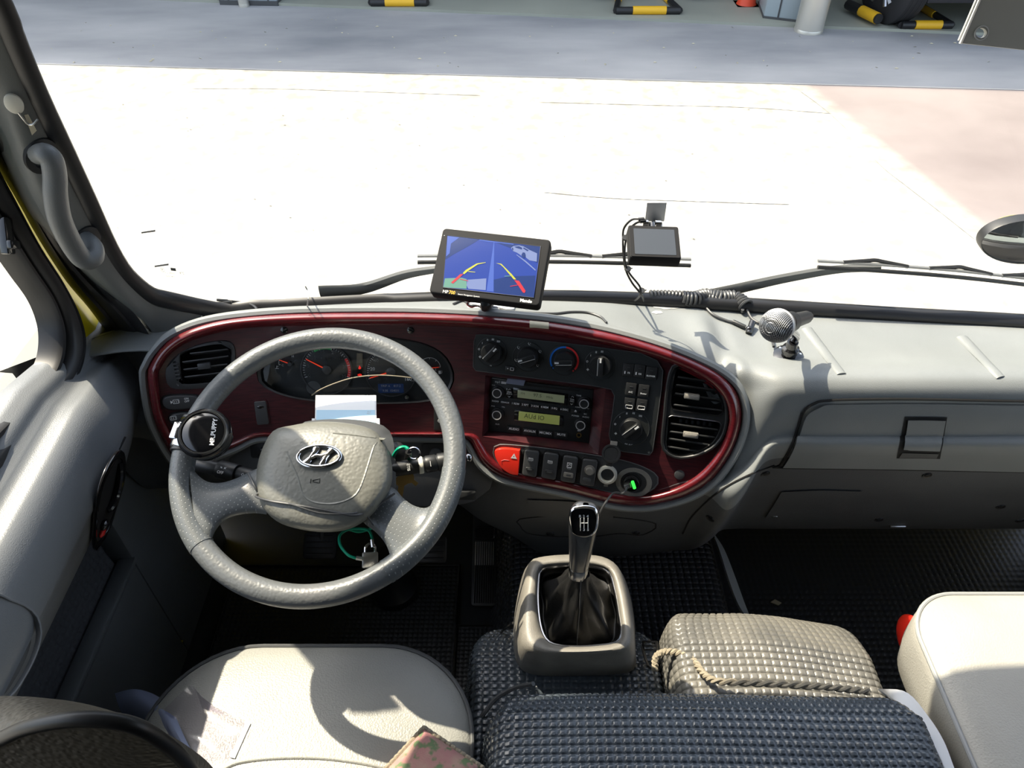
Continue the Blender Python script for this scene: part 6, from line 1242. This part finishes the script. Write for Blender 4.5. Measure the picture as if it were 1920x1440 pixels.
# studded passenger floor mat
g = np.array([[(x, y, .004) for x in np.linspace(.47, 1.28, 10)] for y in np.linspace(.45, 1.25, 10)]); a = MB(); a.net(emboss(g, .014, .0014, .75, 4)); t = thing('floor_mat', 'black studded rubber mat over the passenger side floor', 'floor mat', (.87, .85, 0)); a.build('mat', 'black_mat', t, recalc=False)
a = MB(); p = Oz(1454, 1130, .008); a.prism([p + Vector((x, y, 0)) for x, y in ((-.012, 0), (.0, .007), (.013, -.002), (.004, -.008))], (0, 0, .003)); a.build('crumb', 'tape_beige', None, cat='litter', label='small beige scrap on the dark passenger floor')
# driver side mats and pedals
def ribmat(name, label, x0, x1, y0, y1, z, cell, m='black_mat'):
    g = np.array([[(x, y, z) for x in np.linspace(x0, x1, 8)] for y in np.linspace(y0, y1, 8)]); t = thing(name, label, 'floor mat', ((x0 + x1) / 2, (y0 + y1) / 2, 0)); a = MB(); a.net(emboss(g, cell, .0018, .7, 4)); a.build('mat', m, t, recalc=False)
    a = MB(); a.tube([Vector((x, y, z + .002)) for x, y in ((x0, y0), (x1, y0), (x1, y1), (x0, y1))], (.006, .004), 8, closed=True, flat=(0, 0, 1)); a.build('raised_edge', 'rubber', t); return t
A_ = Oz(385, 1240, 0); B_ = Oz(862, 1065, 0); ribmat('driver_floor_mat', 'black ribbed rubber mat in the driver footwell', -.66, B_.x - .0, .60, B_.y, .006, .011)
A_ = Oz(852, 1262, .004); B_ = Oz(940, 1178, .004); ribmat('small_floor_mat', 'small black studded mat right of the driver mat', A_.x, B_.x, A_.y - .1, B_.y, .012, .010)
# accelerator
t = thing('accelerator_pedal', 'long black ribbed accelerator pedal with a bright worn frame near its top', 'pedal', Oz(907, 1140, .01))
p0, p1 = Oz(908, 958, .0), Oz(905, 1140, 0); bot = Oz(907, 1138, .02); top = Oy(910, 958, bot.y + .22); d = top - bot; n = d.cross(Vector((1, 0, 0))); n = -n if n.z < 0 else n; Fp = Fr((top + bot) / 2, n, (1, 0, 0)); w_ = 25 * 1.6 / FPX
hl = d.length / 2; a = MB(); a.prism([Fp.P(x, y) for x, y in rrect(w_, hl, .008)], Fp.w * .010); a.build('pedal_plate', 'key_grey', t, bevel=.002)
ymk = lambda py: Fp.ab(Fp.L(908, py, .01))[1]
for k in range(9): x = -w_ * .72 + k * w_ * .18; a = MB(); a.tube([Fp.P(x, ymk(1016), .0105), Fp.P(x, ymk(1060), .0105)], .0014, 6); a.build('bright_rib', 'silver', t); a = MB(); a.tube([Fp.P(x, ymk(1060), .0105), Fp.P(x, -hl * .95, .0105)], .0014, 6); a.build('rib', 'rubber', t)
y0_, y1_ = ymk(1010), ymk(990); a = MB(); a.tube([Fp.P(x, (y0_ + y1_) / 2 + y, .0108) for x, y in rrect(w_ * .78, abs(y1_ - y0_) / 2 + .003, .006)], .0016, 6, closed=True); a.build('bright_frame', 'dark_chrome', t)
a = MB(); a.prism([Fp.P(x, (y0_ + y1_) / 2 + y, .0102) for x, y in rrect(w_ * .74, abs(y1_ - y0_) / 2, .006)], Fp.w * .0006); a.build('smooth_pad', 'rubber', t)
for name, label, px, py, w_ in (('brake_pedal', 'dark brake pedal pad in the footwell seen through the wheel on the right', 810, 1030, .032), ('clutch_pedal', 'dark clutch pedal pad in the footwell seen through the wheel on the left', 602, 1022, .034)):
    c_ = Od(px, py, 1.55); t = thing(name, label, 'pedal', c_); Fp = Fr(c_, (0, -.55, .8)); a = MB(); a.prism([Fp.P(x, y) for x, y in rrect(w_, .028, .008)], Fp.w * .012); a.build('pad', 'rubber', t, bevel=.003)
    a = MB(); a.tube(spl([Fp.P(0, 0, 0), Fp.P(0, .08, .03), Fp.P(0, .2, .02), Fp.P(0, .32, -.03)], 14), (.006, .010), 8); a.build('arm', 'dark_grey', t)
    for k in range(4): a = MB(); a.tube([Fp.P(-w_ * .8, -.018 + k * .012, .0125), Fp.P(w_ * .8, -.018 + k * .012, .0125)], .0018, 6); a.build('rib', 'rubber', t)
a = MB(); P = spl([Oz(356, 1012, .04), Oz(366, 1060, .04), Oz(362, 1120, .04), Oz(347, 1180, .04), Oz(325, 1235, .05), Oz(300, 1275, .05)], 50); a.tube(P, .0042, 8); a.build('yellow_cable', 'yellow_cable', None, cat='cable', label='yellow cable running along the floor beside the driver door')
a = MB(); P = spl([Oz(962, 1168, .40), Oz(935, 1190, .34), Oz(915, 1225, .32), Oz(885, 1258, .33)], 30); a.tube(P, .0022, 6); a.build('black_cable', 'rubber', None, cat='cable', label='thin black cable between the gear console and the driver seat')
a = MB(); a.lathe([(.055, 0), (.055, .03), (.03, .06), (.02, .16)], Oz(740, 1110, .0), (0, 0, 1), 24); st_ = a.build('column_boot', 'rubber', None, cat='boot', label='dark round rubber boot where the steering shaft meets the floor')
# --- gear console
t = thing('gear_console', 'beige-grey plastic gear lever console with a rounded rectangular opening', 'gear console', (.1, .62, .36)); gc = t
OT = [(1000, 1048), (1040, 1041), (1090, 1040), (1130, 1044), (1158, 1062), (1174, 1100), (1184, 1150), (1188, 1190), (1182, 1218), (1140, 1226), (1075, 1229), (1020, 1228), (984, 1218), (974, 1190), (976, 1140), (984, 1090), (990, 1062)]
OP = [(1016, 1068), (1045, 1062), (1085, 1061), (1120, 1064), (1142, 1074), (1152, 1105), (1160, 1150), (1164, 1185), (1154, 1204), (1120, 1210), (1085, 1212), (1050, 1210), (1028, 1202), (1016, 1180), (1010, 1140), (1010, 1095)]
OB = [(992, 1060), (1040, 1050), (1090, 1048), (1130, 1052), (1162, 1068), (1180, 1110), (1189, 1160), (1192, 1215), (1190, 1262), (1150, 1272), (1075, 1275), (1010, 1274), (975, 1262), (962, 1225), (964, 1160), (974, 1100), (982, 1072)]
oT, oP, oB = csp(OT, 60), csp(OP, 60), csp(OB, 60)
def start(P): i = min(range(60), key=lambda k: abs(atan2(P[k][1] - 1140, P[k][0] - 1085) + pi / 2)); return P[i:] + P[:i]
oT, oP, oB = start(oT), start(oP), start(oB)
mixp = lambda A_, B_, s: [(x0 + (x1 - x0) * s, y0 + (y1 - y0) * s) for (x0, y0), (x1, y1) in zip(A_, B_)]
g = [[tuple(Oz(x, y, z_)) for x, y in P_] for P_, z_ in ((mixp(oP, oP, 0), .440), (oP, .470), (mixp(oP, oT, .08), .484), (mixp(oP, oT, .2), .490), (mixp(oP, oT, .35), .4935), (mixp(oP, oT, .6), .494), (mixp(oP, oT, .8), .490), (oT, .478), (mixp(oT, oB, .35), .45), (mixp(oT, oB, .8), .38), (oB, .33))]
a = MB(); a.net(np.array(g), cu=True); a.build('shell', 'console_beige', t, ang=80)
a = MB(); a.tube([Oz(x, y, .480) for x, y in oP], (.0028, .0022), 8, closed=True); a.build('opening_trim', 'dark_chrome', t)
# leather boot and lever
base = [Oz(x, y, .462) for x, y in mixp(oP, [(1085, 1140)] * 60, .03)]; neck = Od(1088, 1078, 1.125); g = []; rb = random.Random(5); nc = Vector((neck.x, neck.y, neck.z))
for k, (s_, z_, wv) in enumerate(((1.0, .462, 0), (.93, .455, .004), (.84, .462, .010), (.70, .485, .012), (.54, .508, .010), (.40, .530, .008), (.30, .550, .005), (.24, .568, .002), (.20, .580, 0))):
    ctr = Vector((.1, .625, z_)).lerp(Vector((nc.x, nc.y, z_)), 1 - s_); r = []
    for i, p in enumerate(base):
        q = 2 * pi * i / 60; off = wv * (sin(5 * q + k * .8) * .5 + sin(9 * q - k * .5) * .35); dv = Vector((p.x, p.y, 0)) - Vector((.1, .625, 0)); dn = dv.normalized() if dv.length else dv
        if s_ < .5: dv = dv.normalized() * (.5 * dv.length + .5 * .07)
        r.append(tuple(ctr + dv * s_ + dn * off))
    g.append(r)
g = cat_rom(np.array(g), 36); a = MB(); a.net(g, cu=True); a.build('leather_boot', 'boot_leather', gc, ang=80)
a = MB(); P = [Vector(g[i][30]) + Vector((0, -.001, .001)) for i in range(3, 35)]; a.tube(P, .0011, 5); a.build('boot_seam', 'key_grey', gc)
gl_ = thing('gear_lever', 'chrome and black gear knob marked with a five speed shift pattern', 'gear lever', neck)
top = Od(1095, 976, 1.035); low = Od(1084, 1072, 1.12); ax = (top - low); Lk = ax.length; ax.normalize(); fv = (CAM - top).normalized(); fu = RT
Fk = Fr(low, (fv - ax * fv.dot(ax)), ax.cross(fv) * -1)
def knobring(s, a_, b_, off=0): return [Fk.o + ax * (s * Lk) + Fk.u * (a_ * (abs(cos(q)) ** .8) * (1 if cos(q) > 0 else -1)) + Fk.w * (b_ * (abs(sin(q)) ** .8) * (1 if sin(q) > 0 else -1) + off) for q in np.linspace(0, 2 * pi, 41)[:-1]]
g = [knobring(*q) for q in ((-.03, .0125, .0125), (.0, .0135, .0135), (.12, .0140, .0140), (.3, .0155, .0150), (.5, .0172, .0160), (.7, .0188, .0165), (.9, .0203, .0165), (1.05, .0205, .015), (1.18, .0190, .012), (1.26, .014, .008), (1.285, .004, .003))]
g = cat_rom(np.array([[tuple(p) for p in r] for r in g]), 60); kbm = MB(); kbm.net(g, cu=True); kbm.add(g[0], [tuple(range(40))]); kbm.build('knob', 'knob_body', gl_, ang=70); KT = BVHTree.FromPolygons([Vector(v) for v in kbm.v], kbm.f)
a = MB(); g2 = [knobring(*q) for q in ((-.05, .0128, .0128), (-.04, .0142, .0142), (.13, .0150, .0150), (.15, .0142, .0142))]; a.net(np.array([[tuple(p) for p in r] for r in g2]), cu=True); a.build('chrome_collar', 'dark_chrome', gl_)
kt_, kn_ = Od(1095, 975, 1.02), None; p, kn_ = hitn(KT, 1095, 978); FKn = Fr(p + kn_ * .001, (kn_ * .7 + fv * .3), RT)
pl = [(1074, 956), (1095, 952), (1113, 956), (1118, 970), (1115, 992), (1108, 1001), (1095, 1004), (1080, 1001), (1073, 992), (1071, 970)]
o3 = [FKn.L(x, y, .0) for x, y in csp([(1067, 962), (1075, 951), (1095, 948), (1114, 951), (1122, 962), (1122, 985), (1114, 1002), (1095, 1008), (1076, 1002), (1068, 985)], 48)]; i3 = [FKn.L(x, y, .0) for x, y in csp(pl, 48)]
def stt(P_): i = min(range(len(P_)), key=lambda k: FKn.ab(P_[k])[1] * -1 + abs(FKn.ab(P_[k])[0])); return P_[i:] + P_[:i]
o3, i3 = stt(o3), stt(i3); a = MB(); a.ring(i3, [p - FKn.w * .003 for p in o3], FKn.w, .003); a.build('chrome_bezel', 'chrome', gl_, bevel=.0012, seg=3)
a = MB(); a.prism([p - FKn.w * .001 for p in i3], FKn.w * .0022); a.build('badge_plate', 'black_gloss', gl_)
a = MB(); zx = lambda x, y: (960 + x / 3.79, 920 + y / 3.79)
for c_, x, y in (('R', 484, 183), ('2', 510, 183), ('4', 537, 183), ('1', 486, 278), ('3', 512, 278), ('5', 540, 278)): q = FKn.moved(FKn.L(*zx(x, y), .0014)); a.text(c_, q, .0055, 0, th=.0002)
for x in (486, 512, 540): a.tube([FKn.L(*zx(x, 196), .0016), FKn.L(*zx(x, 264), .0016)], .0006, 5)
a.tube([FKn.L(*zx(486, 230), .0016), FKn.L(*zx(540, 230), .0016)], .0006, 5); a.build('shift_pattern', 'white_print', gl_, flat=True)
# black clip beside the console
p = Oz(1218, 1212, .40); Fc = Fr(p, (0, -.5, 1)); t = thing('mat_clip', 'small black clip with a strap on the mat right of the gear console', 'clip', p); a = MB()
for dx in (-.011, .011): a.tube([Fc.P(dx, -.006, .003), Fc.P(dx, .008, .003)], .0022, 6)
for dy in (-.005, .001, .007): a.tube([Fc.P(-.012, dy, .003), Fc.P(.012, dy, .003)], .0016, 6)
a.build('buckle', 'black_gloss', t); a = MB(); a.tube(spl([Fc.P(-.012, 0, .002), Oz(1208, 1228, .40), Oz(1216, 1250, .41)], 12), (.0015, .004), 6); a.build('strap', 'rubber', t)

# ================================================================== SEATS
def seat(name, label, x0, x1, y0, y1, zt, th, m, r=.10, dome=.018, taper=0., piping='grey_print', xf=None):
    t = thing(name, label, 'seat', ((x0 + x1) / 2, (y0 + y1) / 2, zt - th)); out = []; xc, yc = (x0 + x1) / 2, (y0 + y1) / 2; hx, hy = (x1 - x0) / 2, (y1 - y0) / 2
    o = [];
    for x, y in rrect(hx, hy, r, 12): o.append((x, y))
    o2 = []
    for i in range(len(o)):
        a_, b_ = o[i], o[(i + 1) % len(o)]; L_ = hypot(b_[0] - a_[0], b_[1] - a_[1]); k_ = max(1, int(L_ / .03))
        o2 += [(a_[0] + (b_[0] - a_[0]) * j / k_, a_[1] + (b_[1] - a_[1]) * j / k_) for j in range(k_)]
    def ring(s, z): return [(xc + x * s, yc + y * s + (0 if xf is None else 0), z + dome * (1 - (abs(y * s) / hy) ** 2) * (1 - (abs(x * s) / hx) ** 2) * 0) for x, y in o2]
    rings = [(.80, -th), (.93, -th), (.97, -th * .85), (.995, -th * .5), (1.0, -th * .18), (.995, -.006), (.985, 0), (.96, .006), (.9, .012), (.75, .017), (.5, .020), (.25, .021), (.03, .021)]
    g = np.array([ring(s, zt + dz) for s, dz in rings]); a = MB(); a.net(g, cu=True); a.add([tuple(q) for q in g[-1]], [tuple(range(len(o2)))]); a.add([tuple(q) for q in g[0]], [tuple(range(len(o2)))[::-1]]); a.build('cushion', m, t, ang=75)
    a = MB(); a.tube([Vector(q) + Vector((0, 0, -.0)) for q in ring(.992, zt + .0)], .0035, 8, closed=True); a.build('piping', piping, t); return t, BVHTree.FromPolygons([Vector(v) for v in g.reshape(-1, 3)], [(i * len(o2) + j, i * len(o2) + (j + 1) % len(o2), (i + 1) * len(o2) + (j + 1) % len(o2), (i + 1) * len(o2) + j) for i in range(len(rings) - 1) for j in range(len(o2))])
ds, DST = seat('driver_chair', 'pale grey vinyl driver seat behind the steering wheel with a brown-black piped backrest', -.550, -.056, .02, .592, .425, .12, 'seat_vinyl', r=.15, piping='dark_grey')
P = [hit(DST, x, y, .0005) for x, y in ((415, 1445), (450, 1430), (520, 1422), (600, 1422), (670, 1430), (720, 1440))]; P = [p for p in P if p]; a = MB(); a.tube(spl(P, 30), .0022, 6); a.build('seat_seam', 'seat_vinyl', ds)
a = MB(); a.ubox((-.50, .05, .02), (-.1, .50, .30)); a.build('seat_base', 'dark_grey', ds, bevel=.02)
ps, PST = seat('passenger_chair', 'cream vinyl passenger seat at the lower right with grey piping', .640, 1.14, .10, .668, .455, .13, 'cream_vinyl', r=.085)
a = MB(); a.ubox((.72, .15, .02), (1.08, .55, .32)); a.build('seat_base', 'dark_grey', ps, bevel=.02)
a = MB(); a.ball(Oz(1712, 1200, .36), (.02, .035, .045), n=20, k=12); a.build('red_side_cap', 'hazard_red', ps)
# backrest of the driver seat close to the camera
Oo = [(-420, 1420), (-300, 1345), (-150, 1312), (0, 1305), (100, 1313), (200, 1340), (280, 1375), (330, 1405), (372, 1440), (402, 1490), (425, 1580), (440, 1720)]
Pp = [(-300, 1560), (-190, 1480), (-90, 1432), (0, 1386), (62, 1359), (150, 1345), (240, 1352), (298, 1379), (348, 1424), (376, 1475), (398, 1580), (410, 1720)]
far = [Oy(x, y, .245) for x, y in Oo]; near = [Oy(x, y, .200) for x, y in Pp]; cen = Vector((-.36, .19, .80)); g = []
g.append([p + Vector((0, .012, -.03)) for p in far]); g.append(far); g.append([p.lerp(q, .25) + Vector((0, 0, .004)) for p, q in zip(far, near)]); g.append([p.lerp(q, .65) + Vector((0, 0, .006)) for p, q in zip(far, near)]); g.append(near)
for s_ in (.96, .85, .6, .3, .02): g.append([cen + (p - cen) * s_ - Vector((0, .010 * (1 - s_), 0)) for p in near])
g = cat_rom(cat_rom(np.array([[tuple(p) for p in r] for r in g]), 60, 1), 40); a = MB(); a.net(g); bk = a.build('backrest', 'back_leather', ds, ang=70)
a = MB(); a.ubox((-.50, .205, .35), (-.22, .255, .72)); a.build('backrest_frame', 'rubber', ds, bevel=.01)
a = MB(); a.tube([p + Vector((0, -.002, .002)) for p in spl(near, 60)], .0050, 10); a.build('backrest_piping', 'rubber', ds)
# floral cushion corner
FCn = Fr(hit(DST, 800, 1425, .02), (0, -.15, 1), (1, 0, 0)); cc_ = [FCn.L(x, y, .02) for x, y in ((795, 1367), (905, 1442), (870, 1560), (700, 1470))]
t = thing('floral_cushion', 'corner of a floral woven cushion with cream hem on the driver seat', 'cushion', FCn.o)
mf = mat('floral', (.42, .36, .25), .85, bump=.8, bs=500, var=1, vs_=38, col2=(.36, .09, .14), det=3)
def flor(m):
    nt = m.node_tree; b = nt.nodes['Principled BSDF']; src = b.inputs['Base Color'].links[0].from_socket; v_ = nt.nodes.new('ShaderNodeTexNoise'); v_.inputs['Scale'].default_value = 60; tc = nt.nodes.new('ShaderNodeTexCoord'); nt.links.new(tc.outputs['Object'], v_.inputs[0])
    r = nt.nodes.new('ShaderNodeMapRange'); r.inputs[1].default_value = .52; r.inputs[2].default_value = .60; nt.links.new(v_.outputs[0], r.inputs[0]); mx = nt.nodes.new('ShaderNodeMix'); mx.data_type = 'RGBA'; nt.links.new(r.outputs[0], mx.inputs[0]); nt.links.new(src, mx.inputs[6]); mx.inputs[7].default_value = (.13, .19, .09, 1); nt.links.new(mx.outputs[2], b.inputs['Base Color'])
flor(mf)
a = MB(); c_ = sum(cc_, Vector()) / 4; ring_ = sub_([tuple(p) for p in cc_], 8); g = [[tuple(c_ + (Vector(p) - c_) * s + Vector((0, 0, dz))) for p in ring_] for s, dz in ((.9, -.035), (1, -.02), (1.0, 0), (.93, .01), (.75, .018), (.4, .024), (.05, .026))]; a.net(np.array(g), cu=True); a.add(g[-1], [tuple(range(32))]); a.build('cover', 'floral', t)
a = MB()
ep = [Vector(p) for p in ring_]; L_ = []
for i in range(32):
    for k in range(6): L_.append(ep[i].lerp(ep[(i + 1) % 32], k / 6))
a.tube([p + Vector((0, 0, .004 + .0012 * sin(i * 1.6))) for i, p in enumerate(L_)], .0036, 8, closed=True); a.build('cream_hem', 'rope_beige', t)
# crumpled clear plastic on the seat
def sh(x, y, h=.004): return hit(DST, x, y, h) or Oz(x, y, .43)
PS = [[(310, 1330), (350, 1300), (366, 1292), (380, 1330)], [(316, 1368), (345, 1345), (395, 1345), (465, 1355)], [(325, 1410), (360, 1400), (400, 1405), (452, 1390)], [(350, 1440), (380, 1436), (410, 1428), (432, 1424)]]
g = np.array([[tuple(sh(x, y, .002 + .004 * ((i * 7 + j * 5) % 3))) for j, (x, y) in enumerate(r)] for i, r in enumerate(PS)]); a = MB(); g2 = cat_rom(cat_rom(g, 12), 12, 1); a.net(g2)
t = thing('plastic_sheet', 'crumpled clear plastic film on the left of the driver seat', 'plastic film', tuple(g2[5][5])); a.build('film', 'clear_sheet', t)
q = [sh(x, y, .0015) for x, y in ((436, 1422), (466, 1356), (459, 1354), (427, 1421))]; a = MB(); a.tube([q[0], q[1]], (.0012, .004), 8, flat=(0, 0, 1)); a.build('sealed_edge', 'white_plastic', t)
# dark blue jacket sleeve and grey shape beside the seat, lower left
t = thing('blue_jacket', 'blue-grey cloth tucked between the driver seat and the door', 'jacket', Oz(285, 1320, .40)); a = MB()
g = np.array([[tuple(Oz(x, y, z_)) for x, y, z_ in r] for r in ([(215, 1300, .32), (250, 1292, .36), (285, 1300, .38), (318, 1320, .40)], [(225, 1330, .34), (262, 1318, .40), (300, 1325, .43), (330, 1345, .44)], [(250, 1380, .34), (290, 1370, .41), (325, 1375, .45), (350, 1390, .45)], [(290, 1440, .34), (330, 1430, .40), (360, 1430, .44), (380, 1440, .45)])]); a.net(cat_rom(cat_rom(g, 14), 14, 1)); a.build('cloth', 'jacket_blue', t)
